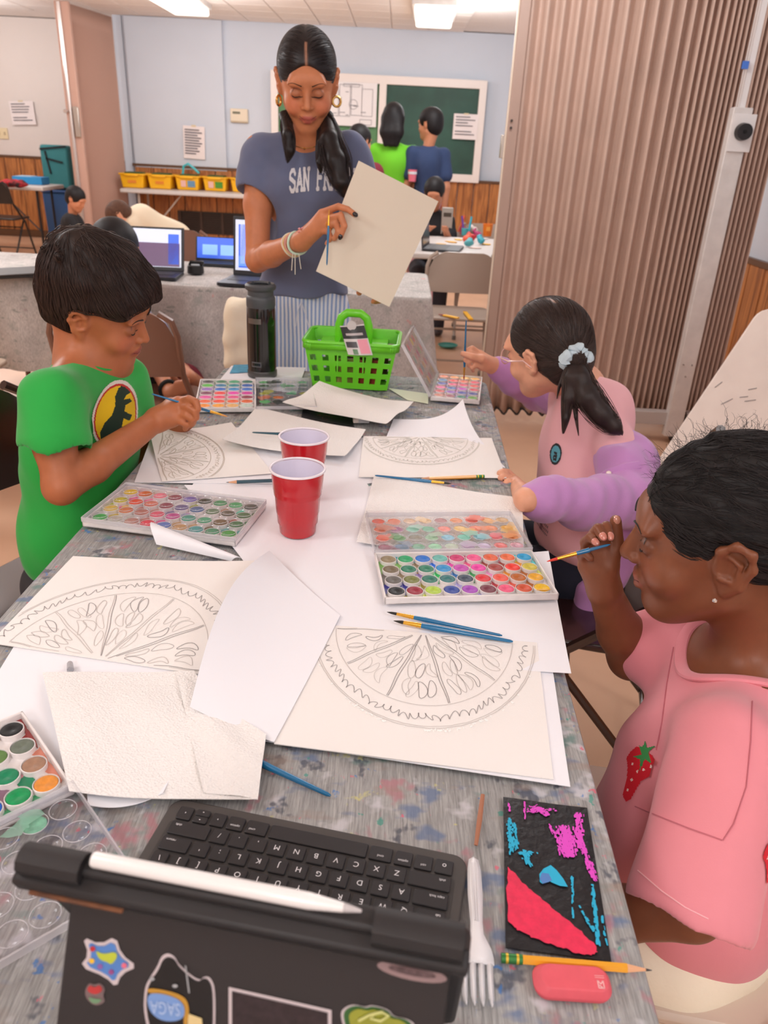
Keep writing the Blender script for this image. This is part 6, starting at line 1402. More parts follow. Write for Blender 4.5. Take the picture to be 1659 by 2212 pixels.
# hair with ponytail
HAIRG = hair_mat('dark_hair_girl', (48, 36, 33), .30); STG = hair_mat('dark_hair_girl_strand', (74, 58, 52), .28)
H = Solid(); H.ell(FG(0, -.018, .034), (.076, .097, .086), FG.M); H.ell(FG(0, -.055, -.015), (.066, .055, .070), FG.M, .02)
H.ell(FG(0, .122, -.060), (.082, .080, .104), FG.M, .006, -1); H.box(FG(0, .05, -.105), (.12, .10, .070), FG.M, 0, .012, -1)
for q in (-1, 1): H.ell(FG(q*.084, .004, -.020), (.020, .018, .036), FG.M, .005, -1)
sc_ = at(1243, 776, 1.628)
H.cone(FG(-.03, -.07, -.01), sc_, .052, .024, .03)
part = [FG(.0, .062, .09), FG(.0, .03, .121), FG(-.006, -.02, .126), FG(-.012, -.055, .112)]
scn = np.array(tuple(sc_), np.float32)
HV, HQ = H.mesh(.0034); HV = relax(HV, HQ, 1, .4); pq = np.array([tuple(p) for p in part])
for _ in range(4): pq = pq-H.grad(pq.astype(np.float32))*H.ev(pq)[:, None]
dd = np.min([np.linalg.norm(HV-p, axis=1) for p in np.concatenate([pq[i]+(pq[i+1]-pq[i])*np.linspace(0, 1, 8)[:, None] for i in range(3)])], 0)
w_ = np.clip(1.3-dd/.0045, 0, 1)[:, None]; colr = np.array(lin((46, 34, 31)))*(1-w_)+np.array(lin((176, 134, 112)))*w_
ho = mesh_np('hair', HV, HQ, mat('hair_girl_vc', (48, 36, 33), .42, vcol=True, spec=.4), G, colr)
sel = HV[np.random.default_rng(4).integers(0, len(HV), 2600)]; sel = sel[np.min([np.linalg.norm(sel-p, axis=1) for p in pq], 0) > .014]
strands('hair_strands', H, sel, lambda P: (scn-P)/np.linalg.norm(scn-P, axis=1, keepdims=True), .075, 9, .0005, STG, ho, .0007, .07)['kind'] = 'stuff'
SCR = mat('pale_blue_knit', (196, 214, 222), .9, bump=(300, .5, .0015))
ax_ = (at(1256, 815, 1.60)-FG(-.03, -.07, -.01)).normalized(); X_, Y_, Z_ = basis(ax_)
MB().tube([sc_+(X_*cos(a)+Y_*sin(a))*(.021+.004*sin(5*a))+ax_*.004*sin(3*a) for a in [k*pi/24 for k in range(48)]], [.0125+.0030*sin(k*2.1)+.0018*sin(k*.9) for k in range(48)], 10, closed=True).build('scrunchie', SCR, G)
pw = [([sc_, at(1252, 815, 1.60), at(1268, 858, 1.58), at(1298, 895, 1.565), at(1326, 922, 1.555), at(1345, 938, 1.55)], [.016, .028, .034, .030, .022, .005]),
      ([sc_, at(1232, 815, 1.60), at(1226, 860, 1.585), at(1222, 905, 1.575), at(1216, 938, 1.57)], [.014, .016, .013, .008, .002]),
      ([sc_, at(1238, 830, 1.60), at(1244, 900, 1.575), at(1250, 942, 1.57)], [.010, .009, .004, .0008]),
      ([sc_, at(1224, 800, 1.62), at(1208, 835, 1.61), at(1203, 862, 1.60)], [.008, .006, .003, .0006])]
lc = lock_core('ponytail', [([p for p in a], [w*.82 for w in b]) for a, b in pw], HAIRG, G)
locks('hair_strands', pw, STG, lc, 230, .0007, 8)['kind'] = 'stuff'
# glasses
GLF = mat('rose_frame', (226, 180, 172), .25, coat=.4)
for q in (-1, 1):
    c = FG(q*.031, .104, -.006); MB().tube([c+(FG.x*cos(a)*.0225+FG.z*sin(a)*.0180)*.95+FG.y*-.004*abs(cos(a)) for a in [k*pi/14 for k in range(28)]], .0013, 6, closed=True).build('glasses_rim', GLF, G)
    MB().prism([(cos(a)*.021*.95, sin(a)*.0168*.95) for a in [k*pi/10 for k in range(20)]], -.0005, .0005, X=Matrix(((FG.x.x, FG.z.x, FG.y.x, c.x), (FG.x.y, FG.z.y, FG.y.y, c.y), (FG.x.z, FG.z.z, FG.y.z, c.z), (0, 0, 0, 1)))).build('lens', clear_plastic('glasses_lens', (255, 255, 255), .06), G)
    MB().tube([FG(q*.055, .100, -.002), FG(q*.077, .060, -.002), FG(q*.083, .010, .002), FG(q*.084, -.012, -.014)], [.0016, .0020, .0020, .0014], 6).build('temple', GLF, G)
MB().tube([FG(-.009, .105, .0), FG(0, .110, .003), FG(.009, .105, .0)], .0012, 6).build('bridge', GLF, G)
brush('blue brush upright in the lilac cardigan girl\'s hand over the corner palette', at(1002, 822, 2.012), at(1007, 692, 1.985), r=.0027, bristle=(190, 60, 40))

# ================================================================== nearest girl, pink tee with strawberries
N = thing('person', 'nearest girl at right, black tied back hair, pink strawberry tee, raising a thin brush', 'person', (.45, .75, 0))
nskin = (132, 78, 52); SKN = skin_mat('skin_girl_deep', .42)
fN = Vector((-.955, .10, -.25)).normalized(); En = at(1576, 1238, .735)
FN = Frame((.402, .820, .940), (-.930, .30, -.155), (-.16, -.014, .988), 1.0)
B = Solid(); head(B, FN, jaw=1.06, cheeks=1.3, lips=1.15, nose=1.15, ear=1.12, ears=(-1,))
nn = at(1640, 1465, .80)
B.cone(FN(0, -.035, -.055), nn, .050, .052, .03)
nf = Vector((-1, .22, 0)).normalized(); nr_ = nf.cross(Vector((0, 0, 1))); NM = np.array([tuple(nr_), tuple(nf), (0, 0, 1)], np.float32)
sNn = at(1575, 1650, .64); sNf = at(1450, 1370, .92)
pn = V3(.428, .71, .46)
B.cone(nn, sNn, .042, .038, .05).cone(nn, sNf, .042, .038, .05)
cn = nn.lerp(pn, .32)+nf*.01; mn = nn.lerp(pn, .68)+nf*.032
B.ell(cn, (.11, .08, .12), NM, .04).ell(mn, (.11, .085, .13), NM, .04)
B.ell(nn+nf*.045+V3(0, 0, -.035), (.075, .04, .045), NM, .04)
eNn = at(1455, 2030, .50); wNn = V3(.245, .43, .665)
eNn = V3(.318, .515, .62)
elb = sNn.lerp(eNn, .78); B.chain([sNn, elb], [.038, .031], .02).chain([elb, V3(.275, .565, .605), V3(.18, .63, .60)], [.031, .027, .021], .01)
eNf = at(1362, 1420, .93); wNf = at(1306, 1275, .90)
B.chain([sNf, eNf], [.036, .031], .02).chain([eNf, eNf.lerp(wNf, .4), wNf], [.031, .031, .0215], .012)
hn = [[at(1272, 1205, .905), at(1264, 1172, .90), at(1276, 1160, .885), at(1288, 1172, .875)],
      [at(1290, 1196, .90), at(1284, 1152, .895), at(1292, 1142, .88), at(1303, 1160, .868)],
      [at(1308, 1192, .895), at(1303, 1150, .895), at(1310, 1136, .885), at(1318, 1160, .87)],
      [at(1264, 1222, .90), at(1256, 1200, .895), at(1263, 1193, .882), at(1276, 1206, .872)]]
hn = [hn[2], hn[1], hn[0], hn[3]]
xhand(B, wNf, hn, [at(1318, 1225, .89), at(1333, 1175, .895), at(1330, 1124, .90)], .84, palm=.0165)
solid_obj('body', B, .0028, SKN, N, face_paints(FN, (150, 82, 66), (84, 46, 32), (150, 84, 56)), nskin, 1)
face_marks(FN, B, N, (24, 18, 18), (12, 8, 8), .0030)
for f in (hn[0], hn[1], hn[2]): nail(N, f[2], f[3], (-.1, -1, .3), .0075, (214, 140, 124))
nail(N, at(1333, 1175, .895), at(1330, 1124, .90), (.1, -1, .2), .008, (214, 150, 130))
PK = mat('rose_pink_tee', (232, 142, 152), .88, bump=(700, .15, .0006), sheen=.2, var=(12, .05))
T = Solid(); T.ell(cn+V3(0, 0, -.02), (.145, .112, .14), NM, .05).ell(mn, (.138, .112, .17), NM, .05).ell(pn+V3(0, 0, .03), (.132, .112, .12), NM, .05)
T.cone(nn+V3(.0, -.015, -.045), sNn+V3(0, 0.0, .006), .056, .050, .08).cone(nn+V3(-.01, .02, -.045), sNf+V3(.012, -.01, -.004), .056, .052, .05)
dN = (eNn-sNn).normalized(); cuff = sNn.lerp(eNn, .78)
T.cone(sNn+V3(0, .01, 0), cuff, .050, .064, .06); T.cone(sNf, sNf.lerp(eNf, .45), .052, .060, .03)
T0 = Solid(); T0.p = list(T.p); T.ell(nn+nf*.030+V3(0, 0, .044), (.078, .086, .066), NM, .004, -1)
T.noise = fold_noise(.007, 24, 44)
T.cone(cuff+dN*.075, cuff+dN*.16, .084, .084, .006, -1); T.cut(pn+V3(0, 0, -.015), (0, 0, -1), .008)
solid_obj('tee_shirt', T, .0040, PK, N)
neckband(T0, nn+nf*.030+V3(0, 0, .044), (.078, .086, .066), NM, PK, N, .0085)
STW = [mat('berry_red', (214, 24, 44), .7), mat('leaf_green', (60, 150, 80), .7), mat('seed_white', (244, 214, 206), .7)]
def berry(u, v):
    leaf = [(.45, .78), (.30, .92), (.42, .90), (.46, 1.0), (.55, .90), (.78, .95), (.62, .84), (.80, .66), (.58, .72), (.52, .52), (.44, .70), (.22, .72)]
    if inpoly(u, v, leaf): return 1
    b = [(.10, .80), (.25, .90), (.5, .86), (.75, .80), (.98, .66), (.90, .50), (.62, .36), (.46, .06), (.34, .0), (.20, .08), (.20, .35), (.12, .55), (.02, .68)]
    if inpoly(u, v, b):
        for sx, sy in ((.25, .6), (.35, .35), (.62, .55), (.8, .62), (.3, .18), (.45, .5)):
            if hypot(u-sx, (v-sy)*1.5) < .035: return 2
        return 0
    return -1
oS = at(1382, 1668, .58); decal('strawberry_print', T, oS, Vector((.98, -.12, -.10)), (0.05, .3, 1), .040, .082, .0011, berry, N, STW, .0013, V3(0, 0, CAMZ)-oS)
decal('strawberry_print', T, at(1668, 1855, .55), (1, 0, 0), (0, 0, 1), .030, .040, .0012, berry, N, STW, .0013, (0, -1, 0))
SMR = mat('seam_rose', (196, 110, 122), .9)
seam_on(T, [(1455, 1398, .80), (1440, 1480, .74), (1430, 1560, .70), (1418, 1620, .68)], SMR, N)
seam_on(T, [(1372, 1742, .60), (1420, 1762, .58), (1490, 1790, .56), (1560, 1815, .56)], SMR, N)
seam_on(T, [(1625, 1515, .70), (1622, 1600, .66), (1612, 1700, .62), (1585, 1780, .60), (1562, 1815, .58)], SMR, N)
seam_on(T, [(1378, 1880, .56), (1430, 1925, .55), (1480, 1960, .54), (1530, 1985, .54)], mat('stitch_pale', (250, 190, 196), .9), N, 'hem_stitching', .0006)
Pn = Solid(); Pn.ell(pn+V3(-.0, 0, -.015), (.128, .112, .085), NM, .03)
for q in (-1, 1):
    h0 = pn+nr_*q*.07+V3(-.03, 0, -.04); kn = h0+V3(-.20, .03, 0); Pn.chain([h0, kn], [.080, .062], .02)
solid_obj('cream_shorts', Pn, .006, mat('cream_fleece', (244, 232, 208), .9, bump=(90, .3, .003)), N)
LG = Solid()
for q in (-1, 1):
    h0 = pn+nr_*q*.07+V3(-.23, .03, -.04); LG.chain([h0+V3(.08, 0, 0), h0, V3(h0.x+.03, h0.y, .09)], [.05, .046, .034], .02).ell(V3(h0.x-.02, h0.y, .045), (.10, .04, .035), None, .02)
LG.cut(V3(0, 0, .01), (0, 0, -1), .004); solid_obj('lower_legs', LG, .006, mat('shin_deep', nskin, .5), N)
# hair: pulled back, with flyaway curls
HAIRN = hair_mat('black_coily_hair', (26, 22, 22), .42); STN = hair_mat('black_coily_strand', (46, 40, 40), .4)
H = Solid(); H.ell(FN(0, -.016, .034), (.081, .104, .090), FN.M); H.ell(FN(0, -.070, .005), (.072, .065, .070), FN.M, .03)
H.ell(FN(0, .126, -.052), (.110, .078, .112), FN.M, .008, -1)
H.box(FN(0, .040, -.100), (.12, .09, .068), FN.M, 0, .01, -1)
H.ell(FN(0, -.150, .0), (.060, .065, .065), FN.M, .02)
for q in (-1, 1): H.ell(FN(q*.088, -.002, -.014), (.024, .030, .046), FN.M, .006, -1)
H.noise = lambda x, y, z: (.0012*np.sin(160*z+60*x+2*np.sin(70*x))+.0008*np.sin(260*z+90*y)).astype(np.float32)
HV, HQ = H.mesh(.0028); HV = relax(HV, HQ, 1, .4); ho = mesh_np('hair', HV, HQ, HAIRN, N)
bun = np.array(tuple(FN(0, -.14, .0)), np.float32)
strands('hair_strands', H, HV[np.random.default_rng(7).integers(0, len(HV), 5200)], lambda P: (bun-P)/np.linalg.norm(bun-P, axis=1, keepdims=True)+.10*np.sin(P*300), .060, 12, .00042, STN, ho, .0008, .16)['kind'] = 'stuff'
rg = np.random.default_rng(9); top = HV[FN.loc(HV)[:, 2] > .072]; base = top[rg.integers(0, len(top), 420)]; g = H.grad(base); K_ = 9
t = np.linspace(0, 1, K_)[None, :, None]; Lc = rg.uniform(.008, .034, (420, 1, 1)); side = rg.normal(0, 1, (420, 1, 3)); cur = base[:, None]+g[:, None]*t*Lc*.8+side*.006*t+.0028*np.sin(t*rg.uniform(5, 14, (420, 1, 1))+rg.uniform(0, 6, (420, 1, 3)))*t
hair_tubes('flyaway_curls', cur, .00022, STN, ho)['kind'] = 'stuff'
c = FN(-.0885, .010, -.038); MB().lathe([(.0001, -.0028), (.0026, -.001), (.0026, .001), (.0001, .0028)], 10, c=tuple(c)).build('stud_earring', mat('crystal', (240, 236, 230), .08, metal=.6), N)
brush('blue brush with red wet tip between the nearest girl\'s fingers', at(1181, 1213, .865), at(1318, 1176, .862), r=.0026, bristle=(214, 60, 44))
# ------------------------------------------------------------------ folding chairs
CHM = {}
def folding_chair(label, x, y, face, m, group=None, seat=None, z=0):
    """face: angle of the direction a sitter looks, 0 = +x"""
    t = thing('folding_chair', label, 'chair', (x, y, z), (0, 0, face-pi/2), group=group)
    for s in (-1, 1):
        MB().tube([(s*.205, .24, .012), (s*.205, .06, .40), (s*.205, -.17, .60), (s*.205, -.22, .74), (s*.19, -.228, .79), (s*.15, -.232, .815)], .011, 8).build('side_frame', m, t, world=False)
        MB().tube([(s*.180, -.26, .012), (s*.180, .10, .43)], .010, 8).build('rear_leg', m, t, world=False)
        for yy, zz, xx in ((.24, .015, .205), (-.26, .015, .180)): MB().cyl((s*xx, yy, 0), (s*xx, yy, .03), .015, n=10).build('foot_cap', mat('rubber_grey', (120, 116, 112), .7), t, world=False)
    for (a, b) in (((-.205, .20, .10), (.205, .20, .10)), ((-.18, -.2, .085), (.18, -.2, .085)), ((-.18, .02, .34), (.18, .02, .34))): MB().cyl(a, b, .007, n=8).build('cross_bar', m, t, world=False)
    def bk(u, v):
        xx = (u-.5)*2; hw = .205-.0*(v)-.035*max(0, v-.55)/.45*1.0; zz = .595+.225*v-(.055*max(0, abs(xx)-.55)**2*5*max(0, v-.3))
        return (xx*hw, -.185-.035*v-.022*(1-xx*xx), zz)
    MB().grid(bk, 16, 8, thick=.010).build('backrest', m, t, world=False, angle=60)
    n = rpoly(.40, .40, .055, 5)
    MB().prism([(a, b+.04) for a, b in n], .425, .443).build('seat', seat or m, t, world=False, bevel=.006)
    return t
GREYM = mat('grey_beige_metal', (176, 162, 150), .4, coat=.2); BRNM = mat('brown_metal', (126, 88, 72), .3, coat=.4); DKM = mat('dark_brown_metal', (48, 26, 24), .22, coat=.6); BEIGEM = mat('beige_metal', (214, 196, 178), .4)
folding_chair('grey metal folding chair holding two yellow crayons, in front of the craft table', .38, 4.74, pi/2, GREYM)
folding_chair('brown metal folding chair right behind the boy in green', -.93, 2.72, pi/2+.08, BRNM)
folding_chair('brown metal folding chair behind the black bottle, mostly hidden by the standing woman', -.36, 2.98, pi/2, BRNM)
folding_chair('brown folding chair on the far side of the grey covered table', -1.36, 4.72, -pi/2, BRNM)
folding_chair('pale folding chair at the left picture edge near the grey tablecloth', -1.82, 2.98, pi/2+.05, BEIGEM)
folding_chair('dark brown folding chair the boy in green sits on', -.715, 1.425, atan2(-.62, .78)+.25, DKM)
folding_chair('dark brown folding chair under the lilac cardigan girl', .46, 1.50, pi-.22, DKM)
folding_chair('beige folding chair under the nearest girl', .50, .74, pi-.15, BEIGEM)
folding_chair('grey folding chair at the right end of the craft table, partly behind the partition', .68, 6.25, -pi/2, GREYM)
folding_chair('black folding chair under the white table at the far left', -4.35, 8.95, pi/2, BLACKM)
# crayons on the grey chair
YC = mat('yellow_crayon', (244, 186, 30), .5); RC = mat('dark_red_tip', (150, 60, 50), .5)
for (a, b, lb) in (((950, 679), (990, 687), 'yellow crayon bundle lying flat on the grey chair seat'), ((1003, 672), (1018, 690), 'yellow crayon bundle pointing at the blue brush on the grey chair seat')):
    A_, B_ = on(*a, .452), on(*b, .452); t = thing('crayon', lb, 'crayon', tuple(A_)); d = (B_-A_).normalized(); n_ = Vector((-d.y, d.x, 0))
    for k in (-1, 0, 1): MB().cyl(A_+d*.03+n_*.008*k, B_+n_*.008*k, .005, n=8).build('crayon_stick', YC, t); MB().cyl(A_+d*.005*k+n_*.004*k, A_+d*.03+n_*.008*k, .002, .005, n=8).build('crayon_tip', RC, t)
# ------------------------------------------------------------------ tablet with case, stand flap, stylus and stickers
Lt = on(40, 1835, .945); Rt = on(1020, 2025, .945); ex = (Rt-Lt).normalized(); ey = Vector((-ex.y, ex.x, 0)); u_ = (Vector((0, 0, .19))-ey*.075).normalized(); nb_ = ex.cross(u_)*-1   # nb_: back side normal
if nb_.y > 0: nb_ = -nb_
WL = (Rt-Lt).length; HL = .205
tab = thing('tablet', 'tablet seen from behind in a black case with stickers, stand flap open', 'tablet', tuple((Lt+Rt)/2-u_*HL))
CASE = mat('black_case', (38, 35, 36), .55, bump=(900, .12, .0004), var=(9, .15)); CASE2 = mat('black_flap', (42, 36, 36), .6, bump=(1200, .1, .0003))
def slabX(c, xx, yy, zz): return Matrix(((xx.x, yy.x, zz.x, c.x), (xx.y, yy.y, zz.y, c.y), (xx.z, yy.z, zz.z, c.z), (0, 0, 0, 1)))
nf_ = -nb_
sx_ = slabX((Lt+Rt)/2-u_*HL/2, ex, u_, ex.cross(u_)); zs = 1 if ex.cross(u_).dot(nb_) > 0 else -1
MB().prism(rpoly(WL, HL, .014, 6), -.007, .007, X=sx_).build('case', CASE, tab, bevel=.0035, seg=3)
MB().prism(rpoly(WL-.022, HL-.022, .006, 4), -.0085*zs-.0006, -.0085*zs+.0006, X=sx_).build('screen', mat('dark_screen', (12, 12, 14), .08), tab)
# corner bumpers and the stand flap hinged a little below the top
tp = lambda s, d, o: Lt+ex*(WL*s)-u_*d+nb_*o
MB().tube([tp(.015, .002, .003), tp(.10, .002, .003), tp(.16, .002, .003)], .0095, 10, flat=.9).build('corner_bumper', CASE, tab)
MB().tube([tp(.80, .002, .003), tp(.90, .002, .003), tp(.985, .002, .003)], .0105, 10, flat=.9).build('corner_bumper', CASE, tab)
MB().bar(tp(.0, .012, .010), tp(1.0, .012, .010), .014, .012, up=tuple(u_)).build('hinge_spine', CASE, tab, bevel=.003)
fd = (Vector((0, 0, -.200))-ey*.095).normalized(); P0 = tp(.125, .020, .014); P1 = tp(.965, .020, .014); fl = .205; fx = (P1-P0).normalized(); fn = fx.cross(fd).normalized()
if fn.z < 0: fn = -fn
MB().add([P0, P1, P1+fd*fl, P0+fd*fl]+[p-fn*.004 for p in (P0, P1, P1+fd*fl, P0+fd*fl)], [(0, 1, 2, 3), (7, 6, 5, 4), (0, 4, 5, 1), (1, 5, 6, 2), (2, 6, 7, 3), (3, 7, 4, 0)]).build('stand_flap', CASE2, tab, bevel=.001)
def pan(px, py, o=.0006):
    c = Vector((0, 0, CAMZ)); d = at(px, py, 1.0)-c; q = P0+fn*o; return c+d*((q-c).dot(fn)/d.dot(fn))
def pany(px, py, o=.0006):         # on the back of the case
    c = Vector((0, 0, CAMZ)); d = at(px, py, 1.0)-c; q = Lt+nb_*(.0070+o); return c+d*((q-c).dot(nb_)/d.dot(nb_))
def patch(name, pts, m, o=.0006, par=None, f=pan, ctr=None):
    vs = [f(x, y, o) for x, y in pts]; c = f(*ctr, o) if ctr else sum(vs, Vector())/len(vs)
    return MB().add([c]+vs, [(0, 1+i, 1+(i+1) % len(vs)) for i in range(len(vs))]).build(name, m, par or tab, smooth=False)
def scale(pts, c, f): return [(c[0]+(x-c[0])*f, c[1]+(y-c[1])*f) for x, y in pts]
def smooth_poly(pts, it=2):
    for _ in range(it): pts = [q for i in range(len(pts)) for q in (((pts[i][0]*.75+pts[(i+1) % len(pts)][0]*.25), (pts[i][1]*.75+pts[(i+1) % len(pts)][1]*.25)), ((pts[i][0]*.25+pts[(i+1) % len(pts)][0]*.75), (pts[i][1]*.25+pts[(i+1) % len(pts)][1]*.75)))]
    return pts
STW_ = mat('sticker_white', (206, 192, 194), .45)
star = [(178, 2023), (216, 2040), (250, 2022), (262, 2062), (298, 2088), (262, 2104), (251, 2134), (228, 2110), (172, 2088), (192, 2062)]
so = patch('star_sticker', smooth_poly(star, 1), STW_, ctr=(228, 2075)); patch('star_print', smooth_poly(scale(star, (230, 2076), .80), 1), mat('sticker_blue', (84, 130, 196), .4), .0012, so, ctr=(228, 2075))
patch('star_doodle', smooth_poly([(205, 2052), (222, 2062), (250, 2055), (254, 2068), (240, 2085), (232, 2078), (215, 2074)]), mat('sticker_lime', (186, 196, 60), .4), .0018, so)
for c_, col in (((200, 2050), (190, 40, 40)), ((268, 2086), (226, 110, 130)), ((198, 2076), (240, 190, 50)), ((240, 2100), (150, 70, 130)), ((216, 2088), (140, 90, 160))): patch('star_dot', [(c_[0]+6*cos(a), c_[1]+6*sin(a)) for a in [k*pi/4 for k in range(8)]], mat('dot_%d_%d' % col[:2], col, .4), .0019, so)
fo = patch('flower_sticker', smooth_poly([(182, 2142), (192, 2122), (204, 2128), (216, 2122), (228, 2136), (222, 2150), (228, 2165), (206, 2174), (188, 2160)]), mat('sticker_grey', (120, 100, 100), .45))
patch('red_petals', smooth_poly([(186, 2140), (194, 2127), (204, 2134), (215, 2127), (223, 2140), (205, 2150)]), mat('petal_red', (186, 54, 54), .4), .0012, fo); patch('green_leaf', smooth_poly([(190, 2152), (204, 2158), (222, 2158), (210, 2169), (196, 2166)]), mat('leaf_grey', (110, 146, 110), .4), .0012, fo)
cat = [(340, 2088), (348, 2066), (362, 2058), (378, 2066), (386, 2084), (430, 2120), (442, 2108), (456, 2112), (466, 2140), (464, 2260), (330, 2260), (310, 2190), (312, 2136), (322, 2114)]
co = patch('black_animal_sticker', smooth_poly(cat, 2), STW_, ctr=(385, 2170)); patch('black_fur', smooth_poly(scale(cat, (388, 2170), .93), 2), mat('sticker_black', (18, 15, 16), .4), .0012, co, ctr=(388, 2170))
patch('gold_band', smooth_poly([(318, 2134), (355, 2138), (400, 2152), (410, 2180), (404, 2215), (396, 2222), (398, 2175), (386, 2160), (318, 2146)]), mat('sticker_gold', (190, 140, 50), .4), .0018, co, ctr=(398, 2163))
vo = patch('blue_visor', smooth_poly([(316, 2146), (350, 2146), (386, 2158), (400, 2176), (396, 2204), (352, 2208), (322, 2186)]), mat('sticker_sky', (118, 152, 206), .35), .0024, co)
for c_ in ((328, 2115), (378, 2130)): patch('eye_shine', [(c_[0]+6*cos(a), c_[1]+4*sin(a)) for a in [k*pi/4 for k in range(8)]], mat('sticker_silver', (170, 170, 172), .3), .0020, co)
patch('whisker_line', [(399, 2086), (402, 2086), (410, 2145), (407, 2145)], mat('sticker_silver'), .0020, co); patch('cream_patch', [(408, 2190), (436, 2200), (440, 2240), (402, 2235)], mat('sticker_cream', (220, 196, 140), .4), .0020, co)
tv, tf_ = text_mesh('SAGA', 26, 0); o_ = MB().add([pan(357-(x*1.0), 2177+(y*1.5)+(-x*.10), .0030) for x, y, z in tv], tf_).build('lettering', mat('sticker_letter', (176, 196, 228), .4), co, smooth=False)
ro = patch('framed_sticker', [(494, 2132), (716, 2182), (716, 2270), (494, 2240)], STW_); patch('dark_print', [(501, 2141), (708, 2188), (708, 2265), (501, 2236)], mat('sticker_dusk', (52, 38, 42), .4, var=(200, .5)), .0012, ro)
gr_ = smooth_poly([(738, 2180), (762, 2168), (790, 2176), (802, 2170), (840, 2180), (850, 2196), (880, 2200), (900, 2215), (890, 2250), (750, 2240), (736, 2200)])
go = patch('green_cloud_sticker', gr_, STW_, ctr=(815, 2210)); patch('green_print', scale(gr_, (815, 2212), .93), mat('sticker_green', (50, 96, 44), .4), .0012, go, ctr=(815, 2210)); patch('olive_print', scale(gr_, (815, 2214), .78), mat('sticker_olive', (150, 152, 50), .4), .0018, go, ctr=(815, 2210))
MB().tube([pan(x, y, .003) for x, y in ((775, 2205), (800, 2192), (825, 2186), (840, 2194), (822, 2206), (800, 2200), (812, 2188))], .0008, 6).build('scroll_line', mat('sticker_pale', (206, 206, 130), .4), go)
patch('oval_sticker', [(890+76*cos(a)*1.0, 2100+18*sin(a)+.20*76*cos(a)) for a in [k*pi/10 for k in range(20)]], mat('sticker_pinkgrey', (150, 124, 124), .5), .0030, tab, f=pan)
patch('oval_print', [(890+52*cos(a), 2100+8*sin(a)+.20*52*cos(a)) for a in [k*pi/10 for k in range(20)]], mat('oval_ink', (110, 86, 88), .5, var=(300, .5)), .0036, tab, f=pan)
RUST = mat('rusty_worn', (122, 74, 44), .7, var=(60, .8, (50, 36, 32)))
patch('worn_edge', smooth_poly([(705, 2026), (760, 2034), (818, 2052), (790, 2064), (730, 2052)]), RUST, .0032, tab, f=pan)
MB().bar(tp(.04, .0145, .0148), tp(.26, .0145, .0148), .009, .003, up=tuple(u_)).build('worn_edge', RUST, tab, bevel=.001)
sty = thing('stylus', 'white stylus resting on the top edge of the black tablet case', 'stylus', tuple(tp(.18, -.006, 0)))
sp = lambda s: tp(s, -.0055, -.001)
MB().tube([sp(.178), sp(.181), sp(.186), sp(.60), sp(.66)], [.0022, .0040, .0046, .0046, .0046], 20).tube([sp(.66), sp(.72), sp(.735)], [.0046, .0030, .0026], 20).build('barrel', mat('stylus_white', (240, 236, 234), .25, coat=.3), sty)
MB().tube([sp(.736), sp(.772)], [.0026, .0009], 16).build('tip', mat('stylus_tip', (196, 190, 190), .25), sty)
# keyboard folio lying in front of the tablet
kb = thing('keyboard', 'black tablet keyboard folio with white lettering, turned away from the camera', 'keyboard', tuple(on(700, 1795, PZ)))
kA = on(378, 1722, PZ+.006); kB = on(1012, 1852, PZ+.006); kx = (kA-kB).normalized(); kx.z = 0; ky = Vector((-kx.y, kx.x, 0)); KW = (kA-kB).length; KD = .128
if ky.y > 0: ky = -ky
K0 = (kA+kB)/2                                        # centre of the far edge
DECK = mat('deck_grey', (72, 68, 66), .5, var=(30, .1)); KEYM = mat('key_black', (38, 37, 40), .4); KEYT = mat('key_legend', (236, 234, 236), .5); KEYW = mat('key_worn', (70, 70, 74), .35)
kX = slabX(K0+ky*KD/2-Vector((0, 0, .003)), kx, ky, Vector((0, 0, 1)))
kX = Matrix(((kx.x, ky.x, 0, kX[0][3]), (kx.y, ky.y, 0, kX[1][3]), (0, 0, 1, PZ), (0, 0, 0, 1)))
MB().prism(rpoly(KW, KD, .014, 6)[::1], .0, .0065, X=kX).build('deck', DECK, kb, bevel=.0015)
MB().prism(rpoly(KW-.018, .094, .004, 3), .0066, .0070, X=kX @ Matrix.Translation((0, .010, 0))).build('key_well', mat('key_well', (54, 51, 50), .5), kb)
U = (KW-.022)/14.35; RH = .0178
rows = [[('o', 1), ('ctrl', 1), ('option', 1), ('cmd', 1.25), ('', 5.15), ('cmd', 1.25), ('option', 1), ('>', .9), ('^v', .9), ('<', .9)],
        [('shift', 2.15), 'Z', 'X', 'C', 'V', 'B', 'N', 'M', ',', '.', '/', ('shift', 2.2)], [('caps lock', 1.75), 'A', 'S', 'D', 'F', 'G', 'H', 'J', 'K', 'L', ';', "'", ('return', 1.6)],
        [('tab', 1.45), 'Q', 'W', 'E', 'R', 'T', 'Y', 'U', 'I', 'O', 'P', '[', ']', ('\\', .9)], ['~', '1', '2', '3', '4', '5', '6', '7', '8', '9', '0', '-', '=', ('delete', 1.35)]]
arrow = {'>': [(0, -1), (1.2, 0), (0, 1)], '<': [(0, -1), (-1.2, 0), (0, 1)]}
